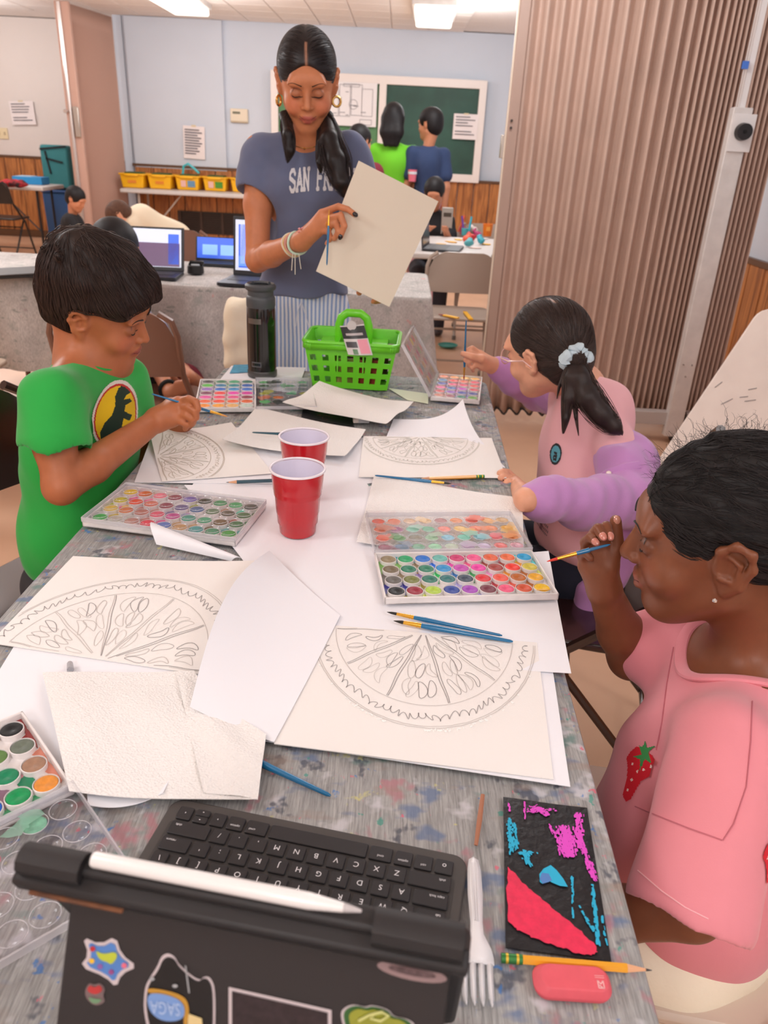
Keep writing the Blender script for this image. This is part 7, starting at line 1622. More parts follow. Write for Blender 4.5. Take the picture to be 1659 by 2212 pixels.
for r, row in enumerate(rows):
    y0 = .024+RH*r; xx = -(KW-.022)/2
    for key in row:
        nm, w = (key, 1.0) if isinstance(key, str) else key
        cxk = -(xx+w*U/2); xx += w*U; halves = [(0, RH*.84)] if nm != '^v' else [(-RH*.23, RH*.42), (RH*.23, RH*.42)]
        kw = w*U-.0026
        for hi, (oy, kh) in enumerate(halves):
            X = Matrix(((kx.x, ky.x, 0, K0.x), (kx.y, ky.y, 0, K0.y), (0, 0, 1, PZ+.0070), (0, 0, 0, 1))) @ Matrix.Translation((-cxk, y0+oy-.006, 0))
            n4 = rpoly(kw, kh, .0016, 2); n5 = rpoly(kw-.0012, kh-.0012, .0014, 2); m = MB(); N_ = len(n4)
            vs = [(a, b, 0) for a, b in n4]+[(a, b, .0016) for a, b in n4]+[(a, b, .0021) for a, b in n5]
            m.add(vs, [tuple(range(2*N_, 3*N_))]+[(k*N_+i, k*N_+(i+1) % N_, (k+1)*N_+(i+1) % N_, (k+1)*N_+i) for k in (0, 1) for i in range(N_)], 0, X)
            if nm in arrow or nm == '^v':
                a_ = arrow.get(nm, [(-1, 0), (1, 0), (0, 1.2 if hi else -1.2)]); m.add([(x*.0010, y*.0010, .0023) for x, y in a_], [(0, 1, 2)], 1, X)
            elif nm:
                wide = len(nm) > 1; tv, tf_ = text_mesh(nm, .0036 if wide else .0076, 0)
                ox = 0 if not wide else (-kw/2+.0046+.0006*len(nm) if r and xx < 0 else (kw/2-.0046-.0006*len(nm) if xx > 0 else 0)); oy_ = -.0008 if not wide else (-kh*.22 if r else kh*.2)
                m.add([(x+ox, y+oy_, .0023) for x, y, z in tv], tf_, 1, X)
            m.build('key', [KEYM, KEYT], kb, smooth=False)
MB().cyl(tuple(kX @ Vector((0, KD/2-.004, .0045))), tuple(kX @ Vector((.0001, KD/2+.0045, .0045))), .001, n=4) if False else None
MB().bar(kX @ Vector((-KW/2+.01, KD/2, .005)), kX @ Vector((KW/2-.01, KD/2, .005)), .01, .008).build('hinge', CASE, kb, bevel=.002)

# ------------------------------------------------------------------ black flask
fl_ = thing('flask', 'tall black insulated flask with grey flip lid at the far left table corner', 'bottle', tuple(on(567, 812, PZ)))
BLKG = mat('gloss_black', (16, 17, 18), .12, coat=.6)
MB().lathe([(.0001, 0), (.036, 0), (.0395, .004), (.0400, .012), (.0392, .016), (.0392, .150), (.0385, .185), (.0375, .190)], 40).build('body', BLKG, fl_, world=False)
MB().lathe([(.0396, .002), (.0405, .004), (.0405, .018), (.0394, .020)], 40).build('base_ring', mat('gunmetal', (84, 82, 82), .4, metal=.5), fl_, world=False)
MB().lathe([(.0375, .190), (.0385, .194), (.0385, .212), (.0375, .216), (.0340, .220), (.034, .232), (.0395, .236), (.041, .240), (.041, .246), (.036, .251), (.030, .248), (.028, .243), (.0001, .243)], 40).build('lid', mat('lid_grey', (74, 78, 82), .45), fl_, world=False)
MB().tube([(.030*cos(a)*.8, .030*sin(a)*.6+.004, .250) for a in np.linspace(.4, 2.7, 12)], .004, 8).build('flip_cover', mat('lid_grey'), fl_, world=False)
def curved(w, z0, z1, r, a0, m, nm, par):
    MB().grid(lambda u, v: (r*cos(a0+(u-.5)*w/r), r*sin(a0+(u-.5)*w/r), z0+(z1-z0)*v), 10, 2).build(nm, m, par, world=False)
curved(.040, .150, .164, .0399, -pi/2-.35, mat('steel_label', (120, 116, 112), .35, metal=.7), 'label_band', fl_)
curved(.028, .034, .048, .0399, -pi/2-.25, mat('faint_badge', (96, 96, 98), .35), 'badge', fl_); curved(.024, .037, .045, .0402, -pi/2-.25, BLKG, 'badge_inner', fl_)

# ------------------------------------------------------------------ green caddy basket
GRN = mat('lime_plastic', (112, 214, 40), .35, coat=.25)
bk_ = thing('caddy_basket', 'bright green slotted plastic caddy basket with arched handle', 'basket', (-.106, 2.078, PZ), (0, 0, R(-2)))
bw, bd_, tw, td, bh = .200, .140, .244, .178, .125
MB().prism(rpoly(bw, bd_, .02), 0, .003).build('floor_plate', GRN, bk_, world=False)
def side(p0, p1, q0, q1, nx, hole_rows, name='slotted_side'):
    """wall between bottom edge p0-p1 and top edge q0-q1 with square holes"""
    p0, p1, q0, q1 = (Vector(v) for v in (p0, p1, q0, q1)); us = [0]; 
    m_ = .5/nx*.9; cells = nx
    uu = [0.0]
    for i in range(cells): c = (i+.5)/cells; hw = .25/cells; uu += [c-hw, c+hw]
    uu.append(1.0); vv = [0, .12, .25, .36, .49, .60, .73, 1.0]
    P = lambda u, v: (p0*(1-u)+p1*u)*(1-v)+(q0*(1-u)+q1*u)*v
    vs = [P(u, v) for v in vv for u in uu]; n = len(uu); fs = []
    for j in range(len(vv)-1):
        for i in range(n-1):
            if j in (1, 3, 5) and i % 2 == 1: continue
            fs.append((j*n+i, j*n+i+1, (j+1)*n+i+1, (j+1)*n+i))
    o = MB().add(vs, fs).build(name, GRN, bk_, world=False, smooth=False); s = o.modifiers.new('s', 'SOLIDIFY'); s.thickness = .0024; return o
c4b = [(-bw/2, -bd_/2, .001), (bw/2, -bd_/2, .001), (bw/2, bd_/2, .001), (-bw/2, bd_/2, .001)]; c4t = [(-tw/2, -td/2, bh), (tw/2, -td/2, bh), (tw/2, td/2, bh), (-tw/2, td/2, bh)]
for i, n in enumerate((7, 5, 7, 5)): side(c4b[i], c4b[(i+1) % 4], c4t[i], c4t[(i+1) % 4], n, 3)
rp = rpoly(tw+.006, td+.006, .022, 6); MB().tube([(x, y, bh) for x, y in rp], .0050, 8, closed=True).build('rim', GRN, bk_, world=False)
ro_ = MB()
for i in range(len(rp)): a_, b_ = rp[i], rp[(i+1) % len(rp)]; ro_.add([(a_[0]*1.0, a_[1]*1.0, bh), (b_[0], b_[1], bh), (b_[0]*1.005, b_[1]*1.005, bh-.018), (a_[0]*1.005, a_[1]*1.005, bh-.018)], [(0, 1, 2, 3)])
ro_.build('rim_skirt', GRN, bk_, world=False).modifiers.new('s', 'SOLIDIFY').thickness = .002
for s in (-1, 1): MB().box((s*.062, 0, bh-.022), (.060, td-.01, .003)).build('inner_shelf', GRN, bk_, world=False, bevel=.001)
for s in (-1, 1): MB().box((s*.034, 0, bh-.040), (.003, td-.014, .075)).build('divider', GRN, bk_, world=False)
MB().tube([(-.040, 0, bh-.03), (-.040, 0, bh+.03), (-.034, 0, bh+.050), (-.018, 0, bh+.062), (.018, 0, bh+.062), (.034, 0, bh+.050), (.040, 0, bh+.03), (.040, 0, bh-.03)], .0085, 12, flat=1.3).build('handle', GRN, bk_, world=False)
rgm = random.Random(3)
for k in range(9):
    c_ = rgm.choice([(40, 44, 50), (190, 60, 50), (90, 60, 40), (60, 110, 150), (150, 140, 60)]); x, y = rgm.uniform(-.08, .08), rgm.uniform(-.05, .05)
    bx = MB().box((0, 0, 0), (rgm.uniform(.03, .05), rgm.uniform(.012, .02), rgm.uniform(.05, .07))).build('supply_pack', mat('pack_%d_%d' % c_[:2], c_, .5), None, smooth=False, bevel=.002)
    bx.location = (-.106+x, 2.078+y, PZ+.040); bx.rotation_euler = (rgm.uniform(-.15, .15), rgm.uniform(-.15, .15), rgm.uniform(-.4, .4)); tag(bx, 'small art supply pack glimpsed through the slots of the green caddy', 'pack', 'supply packs inside the green caddy')
q = [at(752, 766, 1.965), at(805, 767, 1.965), at(786, 700, 1.99), at(734, 704, 1.99)]
pk = thing('paint_packet', 'black, white and pink printed packet standing at the front of the green caddy', 'packet', tuple(q[0]))
pkf = lambda u, v, o=0: (q[0]*(1-u)+q[1]*u)*(1-v)+(q[3]*(1-u)+q[2]*u)*v+Vector((0, -.004*sin(pi*u)-o, 0))
MB().grid(pkf, 8, 8, thick=.004).build('sleeve', mat('packet_white', (206, 200, 198), .3), pk)
for (u0, v0, u1, v1, c_, nm) in ((0, .55, 1, .96, (22, 20, 22), 'black_band'), (.55, .05, .95, .52, (232, 150, 166), 'pink_block'), (.05, .25, .5, .45, (60, 56, 60), 'text_block'), (.25, .02, .45, .2, (90, 130, 90), 'green_block'), (.15, .66, .85, .74, (180, 170, 170), 'lettering_strip')):
    MB().grid(lambda u, v: pkf(u0+(u1-u0)*u, v0+(v1-v0)*v, .0006 if c_[0] != 180 else .0010), 6, 3).build(nm, mat('pk_%d_%d' % c_[:2], c_, .35), pk)
MB().lathe([(.0001, 0), (.012, .001), (.0122, .002), (.0001, .0022)], 20, X=Matrix.Translation(pkf(.5, 1.0, .0)+Vector((0, -.002, 0))) @ Matrix.Rotation(pi/2, 4, 'X')).build('hang_tab', mat('packet_white'), pk)
# ------------------------------------------------------------------ grey covered table in the middle of the room
GC = cloth_material('pale_painted_cloth', (232, 227, 223), [((160, 165, 160), 18, .55, .68, (1, 1.5, 1)), ((232, 120, 120), 9, .68, .74, (1, 1, 1)), ((150, 120, 130), 16, .66, .72, (1, 1, 1)), ((120, 130, 125), 40, .62, .68, (.4, 1, 1))], weave=300, amount=.6)
mt = thing('craft_table', 'long table behind, under the pale grey paint marked cloth', 'table', (-1.0, 3.85, 0))
MB().box((-1.05, 3.86, .715), (2.40, .70, .03)).build('tabletop', mat('table_white'), mt, smooth=False)
for x in (-2.0, -.15):
    for y in (3.60, 4.12): MB().cyl((x, y, 0), (x, y, .71), .014).build('leg', mat('brown_metal'), mt)
mc = cloth_mb(lambda s, t, z: Vector((s, 3.49+t, z)), -2.28, .165, .74, .738, .36, 0, wave=.022, seed=5, wr=.002).build('tablecloth', GC)
tag(mc, 'pale grey cloth with red smears hanging over the long table behind the boy', 'tablecloth')
SCRB = mat('laptop_dark', (42, 44, 50), .4); SCW = mat('lit_screen_white', (225, 232, 245), .3, emit=((215, 226, 250), .55)); SCP = mat('lit_screen_purple', (110, 80, 120), .3, emit=((110, 80, 120), .35)); SCBL = mat('lit_screen_blue', (60, 100, 220), .3, emit=((60, 105, 225), .7)); SCL = mat('lit_screen_sky', (140, 190, 240), .3, emit=((140, 190, 245), .6))
def laptop(label, x, y, z, rz, w=.34, d=.235, tilt=R(100), blocks=(), key=(60, 62, 66), screen=None):
    t = thing('laptop', label, 'laptop', (x, y, z), (0, 0, rz))
    MB().prism(rpoly(w, d, .012), 0, .014).build('base', SCRB, t, world=False, bevel=.002)
    MB().box((0, .02, .0148), (w*.86, d*.45, .0012)).build('keyboard_area', mat('laptop_keys_%d' % key[0], key, .5), t, world=False)
    X = Matrix.Translation((0, d/2-.004, .012)) @ Matrix.Rotation(tilt-R(90), 4, 'X').inverted()
    MB().box((0, 0, d/2), (w, .007, d), X=X).build('lid', SCRB, t, world=False, bevel=.003)
    MB().box((0, -.0040, d/2+.004), (w*.93, .0012, d*.86), X=X).build('screen', screen or SCW, t, world=False, smooth=False)
    for (a, b, ww, hh, m) in blocks: MB().box((w*(a-.5)*.93, -.0052, d*.07+d*.86*b), (w*.93*ww, .0008, d*.86*hh), X=X).build('window', m, t, world=False, smooth=False)
    return t
laptop('open laptop with pale screen just behind the boy in green\'s head', -1.19, 3.66, .742, R(3), blocks=((.5, .35, .96, .62, SCP), (.9, .5, .14, .8, SCBL)), tilt=R(108), w=.38, d=.20)
laptop('open laptop with bright blue screen beside the standing woman\'s elbow', -.62, 3.62, .742, R(-6), blocks=((.30, .5, .50, .86, SCBL), (.12, .55, .09, .8, SCW), (.3, .2, .5, .2, SCL), (.75, .5, .4, .8, SCL)), tilt=R(98), w=.33, d=.26)
laptop('small blue screened tablet propped up beyond the bottle cap', -.93, 4.12, .742, R(0), w=.24, d=.12, tilt=R(105), blocks=((.3, .45, .35, .5, SCL), (.72, .45, .35, .5, SCL)), screen=SCBL)
t = thing('laptop', 'closed black laptop at the left end of the grey covered table', 'laptop', tuple(on(62, 592, .752)), (0, R(-4), R(14)))
MB().prism(rpoly(.34, .22, .012), 0, .010).build('base', mat('laptop_black', (20, 20, 22), .4), t, world=False, bevel=.002); MB().prism(rpoly(.34, .22, .012), .011, .018).build('lid', mat('laptop_lid', (66, 62, 60), .6), t, world=False, bevel=.002)
c_ = on(423, 590, .742); t = thing('bottle_cap', 'black flip top bottle cap lying on the grey cloth', 'cap', tuple(c_))
MB().lathe([(.0001, 0), (.038, 0), (.040, .004), (.038, .034), (.034, .038), (.0001, .038)], 24).build('cap', mat('cap_black', (36, 36, 38), .45), t, world=False)
MB().tube([(-.028, 0, .036), (-.022, 0, .052), (.022, 0, .052), (.028, 0, .036)], .007, 8).build('carry_loop', mat('cap_black'), t, world=False); MB().box((.032, 0, .048), (.018, .02, .02)).build('spout_cover', mat('cap_black'), t, world=False, bevel=.004)
# cream jacket over a chair back
j = Solid(); a = at(522, 612, 2.80); j.box(V3(a.x+.035, 2.735, .79), (.075, .030, .045), None, .02, .02).box(V3(a.x+.02, 2.70, .70), (.055, .024, .10), None, .02, .03).cone(V3(a.x-.02, 2.70, .74), V3(a.x-.035, 2.69, .61), .032, .022, .03).cone(V3(a.x-.0, 2.70, .80), V3(a.x+.10, 2.72, .83), .03, .03, .02)
j.noise = fold_noise(.008, 40, 3); t = thing('jacket', 'cream jacket slung over the chair beside the black flask', 'jacket', (a.x, 2.72, .5)); solid_obj('cloth', j, .007, mat('cream_fleece'), t)
# ------------------------------------------------------------------ craft table at the back with its clutter
ct = thing('craft_table', 'white folding table at the back covered with craft scraps', 'table', (.5, 5.45, 0))
WT = mat('table_top_pale', (206, 200, 196), .45)
MB().box((.52, 5.60, .725), (1.5, 1.10, .035)).build('tabletop', WT, ct, bevel=.01)
for x in (-.1, 1.1):
    for y in (5.15, 6.0): MB().cyl((x, y, 0), (x, y, .71), .014).build('leg', GREYM, ct)
laptop('open black laptop seen from the side at the left of the craft scraps', .30, 5.30, .745, R(80), w=.32, d=.24, tilt=R(96), screen=mat('screen_off', (24, 26, 34), .15))
t = thing('box', 'narrow silver box standing behind the open black laptop', 'box', tuple(on(963, 505, .745))); MB().box((0, 0, .095), (.085, .06, .19)).build('carton', mat('silver_box', (176, 170, 162), .3, metal=.4), t, world=False, bevel=.003); MB().box((0, -.031, .14), (.06, .001, .03)).build('label_strip', mat('dark_label', (70, 60, 50), .5), t, world=False)
craft = [(950, 520, (240, 180, 40), 'flat'), (975, 515, (236, 170, 30), 'flat'), (990, 510, (240, 190, 60), 'flat'), (1050, 520, (240, 180, 40), 'flat'), (1000, 498, (210, 60, 120), 'cup'), (1012, 500, (40, 170, 190), 'stick'), (1002, 499, (110, 60, 150), 'stick'), (990, 496, (220, 90, 60), 'stick'),
         (1018, 512, (200, 50, 60), 'ball'), (1030, 505, (180, 60, 110), 'ball'), (1038, 520, (60, 170, 190), 'ball'), (1012, 525, (90, 180, 190), 'ball'), (1024, 497, (232, 220, 214), 'ball'), (1045, 508, (236, 226, 220), 'flat'), (1008, 515, (226, 90, 60), 'ball'), (1003, 500, (90, 190, 200), 'cup'), (1028, 528, (236, 210, 200), 'flat')]
nmz = {(240, 180, 40): 'amber', (236, 170, 30): 'ochre', (240, 190, 60): 'light amber', (210, 60, 120): 'magenta', (40, 170, 190): 'turquoise', (110, 60, 150): 'violet', (220, 90, 60): 'coral', (200, 50, 60): 'crimson', (180, 60, 110): 'plum', (60, 170, 190): 'teal', (90, 180, 190): 'pale teal', (232, 220, 214): 'off-white', (236, 226, 220): 'white', (226, 90, 60): 'vermilion', (90, 190, 200): 'aqua', (236, 210, 200): 'blush'}
for i, (x, y, c, k) in enumerate(craft):
    p = on(x, y+8, .745); mm = mat('craft_%d_%d_%d' % c, c, .5); t = thing('craft_piece', '', 'craft', tuple(p), (0, 0, rnd(0, 3)))
    place = 'behind the grey chair' if x < 1000 else ('by the orange cup' if x > 1035 else 'in the middle of the craft heap')
    if k == 'flat': MB().prism([(rnd(.6, 1.1)*.05*cos(q), rnd(.6, 1.1)*.035*sin(q)) for q in [w*pi/4 for w in range(8)]], 0, .004).build('paper', mm, t, world=False, smooth=False); t['label'] = nmz[c]+' paper scrap '+place
    elif k == 'ball':
        S_ = Solid().ell((0, 0, .026), (.034, .026, .024)); S_.ell((.02, .012, .045), (.016, .018, .016), None, .006); S_.noise = fold_noise(.008, 90, i); solid_obj('bundle', S_, .006, mm, t, world=False); t['label'] = nmz[c]+' crumpled craft bundle '+place
    elif k == 'cup': MB().lathe([(.0001, 0), (.022, 0), (.028, .05), (.026, .05), (.02, .004)], 16).build('cup', mm, t, world=False); t['label'] = nmz[c]+' little craft cup '+place
    else: MB().cyl((0, 0, .01), (.05, .0, .13), .008).build('rolled_stick', mm, t, world=False); t['label'] = nmz[c]+' rolled paper stick leaning up '+place
t = thing('cup', 'orange cup beside the partition on the craft table', 'cup', tuple(on(1052, 510, .745))); MB().lathe([(.0001, 0), (.032, 0), (.040, .09), (.037, .09), (.030, .004)], 20).build('body', mat('orange_plastic', (238, 130, 40), .4), t, world=False)
MB().box((0, -.036, .055), (.03, .004, .03)).build('label_patch', mat('orange_label', (250, 170, 70), .5), t, world=False)
t = thing('plate', 'teal disc lying on the floor under the grey chair', 'plate', tuple(on(967, 748, .012))); MB().lathe([(.0001, 0), (.06, 0), (.075, .012), (.072, .014), (.058, .004), (.0001, .004)], 24).build('disc', mat('teal_plate', (60, 150, 140), .5), t, world=False)
# ------------------------------------------------------------------ far wall: table with yellow bins
bt = thing('bin_table', 'long white folding table against the far wall under the yellow bins', 'table', (-2.3, 9.95, 0))
MB().box((-2.25, 9.98, .725), (2.1, .5, .045)).build('tabletop', WT, bt, bevel=.012)
for x in (-3.1, -1.4):
    for y in (9.8, 10.15): MB().cyl((x, y, 0), (x, y, .71), .014).build('leg', GREYM, bt)
    MB().tube([(x, 9.82, .15), (x+.5, 9.82, .70)], .009, 8).build('brace', GREYM, bt)
YB_ = mat('yellow_bin', (250, 186, 20), .4, coat=.2)
for i in range(5):
    p = on(285+59.5*i, 406+2.4*i, .750); wbx = .285
    t = thing('storage_bin', ('yellow bin at the left end of the row, beside the folded partition', 'second yellow bin of the row, plain faced', 'yellow bin with pink and blue labels below the cyan handle', 'yellow bin with a green picture label', 'yellow bin half hidden behind the standing woman')[i], 'bin', (p.x, p.y+.16, .750), group=None)
    m = MB().box((0, 0, .075), (wbx, .28, .15), taper=.86); m.f.pop(1); m.m.pop(1); m.build('tub', YB_, t, world=False, bevel=.01, smooth=False)
    MB().tube([(x, y, .15) for x, y in rpoly(wbx+.02, .30, .03)], .010, 6, closed=True).build('rim', YB_, t, world=False)
    MB().box((0, 0, .150), (wbx, .28, .012)).box((0, -.15, .14), (.16, .03, .02)).build('lid', YB_, t, world=False, bevel=.006)
    MB().box((0, 0, .162), (wbx*.7, .18, .02)).build('contents', mat('bin_green', (70, 90, 40), .7), t, world=False, bevel=.006)
    if i in (2, 3):
        MB().box((-.045, -.137, .07), (.06, .004, .07), rot=(.13, 0, 0)).build('label_sheet', mat('label_pink', (240, 190, 180), .6), t, world=False, smooth=False)
        MB().box((.05, -.137, .07), (.09, .004, .07), rot=(.13, 0, 0)).build('label_sheet', mat(('label_blue', 'label_green')[i-2], ((110, 150, 180), (80, 150, 50))[i-2], .6), t, world=False, smooth=False)
    elif i < 2: MB().box((0, -.137, .07), (.10, .004, .03), rot=(.13, 0, 0)).build('label_sheet', mat('label_orange', (236, 140, 50), .6), t, world=False, smooth=False)
p = on(402, 410.8, .750); t = thing('handle', 'cyan tool handle arching above the middle yellow bin', 'handle', (p.x, p.y+.16, .938))
MB().tube([(-.07, 0, -.02), (-.055, 0, .07), (0, 0, .10), (.06, 0, .06), (.13, 0, .0)], .014, 8).build('grip', mat('cyan_plastic', (70, 190, 200), .4), t, world=False)
# ------------------------------------------------------------------ far left: table with bags, camp bag, blue tub
lt = thing('side_table', 'white folding table at the far left holding red cloth and a blue box', 'table', (-4.7, 9.4, 0))
MB().box((-4.78, 9.62, .725), (1.5, .62, .045)).build('tabletop', WT, lt, bevel=.012)
for x in (-5.4, -4.15):
    for y in (9.42, 9.82): MB().cyl((x, y, 0), (x, y, .71), .014).build('leg', BLACKM, lt)
MB().tube([(-4.15, 9.42, .25), (-4.6, 9.42, .7)], .009, 8).build('brace', BLACKM, lt)
p = on(60, 398, .750); t = thing('box', 'flat blue box on the far left white table', 'box', (p.x, p.y+.1, .750)); MB().box((0, 0, .04), (.34, .22, .08)).build('carton', mat('blue_box', (40, 140, 200), .5), t, world=False, bevel=.005); MB().box((-.05, 0, .082), (.18, .2, .006)).build('lid_label', mat('pale_blue_label', (170, 200, 220), .5), t, world=False)
p = on(22, 402, .750); S_ = Solid().ell((p.x, p.y+.04, .780), (.17, .08, .035)).ell((p.x+.1, p.y+.02, .775), (.1, .06, .03)); S_.noise = fold_noise(.014, 40, 6)
t = thing('cloth_bundle', 'red and black cloth bundle beside the flat blue box', 'bag', (p.x, p.y, .75)); solid_obj('fabric', S_, .012, mat('red_black_cloth', (206, 36, 48), .8, var=(14, 1.0, (20, 16, 20))), t)
p = at(154, 356, 9.6); t = thing('camp_bag', 'tall teal bag with black trim leaning beside the folded partition', 'bag', (-4.19, 10.2, .50))
MB().box((0, 0, .42), (.34, .16, .50)).build('body', mat('teal_canvas', (48, 122, 126), .7), t, world=False, bevel=.03)
for a_, b_ in (((-.16, -.086, .62), (.16, -.086, .66)), ((-.16, -.086, .20), (.16, -.086, .19)), ((-.1, -.086, .6), (-.06, -.086, .35)), ((-.1, -.086, .52), (.1, -.086, .48))): MB().bar(a_, b_, .02, .012, up=(0, 1, 0)).build('strap', mat('black_webbing', (24, 28, 30), .8), t, world=False)
t = thing('storage_tub', 'blue tub under the teal bag', 'tub', (-4.19, 10.2, 0)); MB().box((0, 0, .32), (.36, .28, .64), taper=.94).build('body', mat('blue_tub', (50, 100, 160), .4), t, world=False, bevel=.015); MB().box((0, 0, .655), (.38, .30, .03)).build('lid', mat('blue_tub_lid', (40, 84, 146), .4), t, world=False, bevel=.008)

# ------------------------------------------------------------------ children in the background
def bg_person(label, root): return thing('person', label, 'person', root)
skA = mat('skin_far', (198, 132, 98), .5); skB_ = mat('skin_far_light', (222, 160, 128), .5); HK = hair_mat('black_hair_far', (26, 22, 24), .4); HBN = hair_mat('brown_hair_far', (96, 66, 50), .5)
def shell(F, t=.010, long=False):
    H = Solid(); H.ell(F(0, -.014, .034), tuple(q*F.s for q in (.076+t, .096+t, .084+t)), F.M); H.ell(F(0, -.045, -.012), tuple(q*F.s for q in (.066+t, .06+t, .07+t)), F.M, .02)
    H.ell(F(0, .115, -.055), tuple(q*F.s for q in (.09, .082, .110)), F.M, .006, -1)
    if long:
        for q in (-1, 0, 1): H.chain([F(q*.05, -.06, 0), F(q*.052, -.085, -.10), F(q*.045, -.09, -.19)], [.045*F.s, .042*F.s, .02*F.s], .03)
    for q in (-1, 1): H.ell(F(q*.084, .0, -.02), tuple(w*F.s for w in (.02, .02, .036)), F.M, .005, -1)
    return H
def far_person(label, hp_, fwd, top_z, sh_w, shirt, skin, hair, hip, chest, arms, legs_, pants, up=(0, 0, 1), long=False, sc=.92, h=.011, shoes=True, extra=None):
    """hp_ head centre, chest and hip points, arms = [(shoulder, elbow, wrist)], legs_ = [(hip, knee, ankle)]"""
    t = bg_person(label, (hip.x, hip.y, 0)); F = Frame(hp_, fwd, up, sc); B_ = Solid(); head(B_, F)
    nb2 = chest.lerp(hip, -.38); B_.cone(F(0, -.03, -.05), nb2, .048*sc, .045*sc, .03); B_.ell(chest, (.10, .07, .10), None, .04).cone(chest, hip, .08, .08, .04)
    for a_ in arms:
        B_.chain(list(a_), [.036, .031, .024], .015); d_ = (a_[2]-a_[1]).normalized(); hh = a_[2]+d_*.04; B_.ell(hh, (.028, .024, .024), rot_to(d_), .02)
        for k in (-1, 0, 1, 2): B_.cone(hh+V3(.010*k, 0, 0), hh+d_*.055+V3(.012*k, 0, -.01), .009, .007, .004)
    for l_ in legs_: B_.chain(list(l_), [.05, .045, .035], .02)
    solid_obj('body', B_, h*.75, skin, t)
    S_ = Solid(); ax = (F.x*1.0); ax.z = 0; ax = ax.normalized() if ax.length > .1 else V3(1, 0, 0); fw_ = V3(-ax.y, ax.x, 0); MM = np.array([tuple(ax), tuple(fw_), (0, 0, 1)], np.float32)
    S_.ell(chest, (sh_w*.40, .10, .13), MM, .05).cone(chest, hip+V3(0, 0, .03), .105, .125, .06)
    for a_ in arms: S_.cone(nb2.lerp(chest, .35), a_[0], .05, .052, .05).cone(a_[0], a_[0].lerp(a_[1], .62), .052, .060, .03)
    S_.noise = fold_noise(.006, 22, int(hip.x*10)); solid_obj('shirt', S_, h, shirt, t)
    P_ = Solid(); P_.ell(hip, (.13, .11, .09), None, .03)
    for l_ in legs_: P_.chain(list(l_), [.082, .062, .05], .03)
    solid_obj('trousers', P_, h, pants, t)
    solid_obj('hair', shell(F, .012, long), h*.8, hair, t)
    for l_ in legs_:
        Sh = Solid().ell(l_[2]+V3(0, -.02, -.03), (.045, .10, .04)); Sh.cut(V3(0, 0, .004), (0, 0, -1), .004); solid_obj('shoe', Sh, h, mat('dark_shoe', (60, 55, 60), .5), t)
    return t, F
def std(x, y, top): return [(V3(x+q*.08, y, .78), V3(x+q*.08, y-.01, .42), V3(x+q*.085, y, .07)) for q in (-1, 1)]
# green tee, long black hair, facing the board
c = at(850, 262, 7.0); far_person('child with long black hair in lime green tee facing the chalkboard', V3(c.x, 7.0, c.z+.01), (.10, 1, -.1), 0, .34, mat('lime_tee', (112, 204, 40), .85), skA, HK, V3(c.x+.02, 7.02, .92), V3(c.x+.02, 7.0, c.z-.30),
    [(V3(c.x-.13, 7.0, c.z-.22), V3(c.x-.19, 7.05, c.z-.46), V3(c.x-.12, 7.22, c.z-.55)), (V3(c.x+.17, 7.0, c.z-.22), V3(c.x+.20, 7.02, c.z-.48), V3(c.x+.18, 7.10, c.z-.66))], std(c.x+.02, 7.02, 0), mat('dark_trousers', (56, 56, 66), .9), long=True, sc=1.0)
c = at(929, 268, 7.0); far_person('boy in navy tee standing before the green chalkboard', V3(c.x, 7.0, c.z+.0), (-.85, .6, -.1), 0, .34, mat('navy_tee', (48, 66, 104), .85), skA, HK, V3(c.x+.02, 7.02, .92), V3(c.x-.0, 7.0, c.z-.30),
    [(V3(c.x-.13, 6.95, c.z-.22), V3(c.x-.16, 6.97, c.z-.46), V3(c.x-.34, 7.0, c.z-.50)), (V3(c.x+.13, 7.05, c.z-.22), V3(c.x+.17, 7.0, c.z-.47), V3(c.x+.16, 6.98, c.z-.66))], std(c.x+.02, 7.02, 0), mat('pink_shorts', (226, 170, 178), .9), sc=.98)
c = at(778, 305, 6.4); far_person('child in maroon tee half hidden behind the standing woman\'s shoulder', V3(c.x, 6.4, c.z), (.6, .8, -.1), 0, .32, mat('maroon_tee', (120, 34, 50), .85), skA, HK, V3(c.x, 6.42, .84), V3(c.x+.01, 6.4, c.z-.27),
    [(V3(c.x+.13, 6.4, c.z-.20), V3(c.x+.16, 6.45, c.z-.42), V3(c.x+.14, 6.6, c.z-.5))], [(V3(c.x+q*.08, 6.42, .72), V3(c.x+q*.08, 6.41, .40), V3(c.x+q*.085, 6.42, .07)) for q in (-1, 1)], mat('dark_trousers'), sc=.92)
c = at(938, 418, 6.35); far_person('child with black hair peering over the open laptop at the craft table', V3(c.x, 6.35, c.z), (-.1, -1, -.35), 0, .30, mat('black_tee', (30, 30, 34), .85), skA, HK, V3(c.x+.02, 6.5, .48), V3(c.x+.01, 6.42, c.z-.25),
    [(V3(c.x-.12, 6.4, c.z-.2), V3(c.x-.14, 6.28, c.z-.36), V3(c.x-.05, 6.14, .775)), (V3(c.x+.12, 6.4, c.z-.2), V3(c.x+.15, 6.28, c.z-.36), V3(c.x+.10, 6.14, .775))], [(V3(c.x+q*.08, 6.45, .46), V3(c.x+q*.09, 6.15, .46), V3(c.x+q*.09, 6.15, .07)) for q in (-1, 1)], mat('dark_trousers'), sc=.92)
t = thing('paper_cup', 'pink paper cup held between the two children at the chalkboard', 'cup', tuple(at(890, 392, 6.9))); MB().lathe([(.0001, 0), (.03, 0), (.038, .09), (.035, .09), (.028, .004)], 20).build('body', mat('pink_cup', (236, 120, 140), .4), t, world=False)
MB().lathe([(.037, .055), (.0375, .075)], 20).build('band', mat('white_print'), t, world=False)
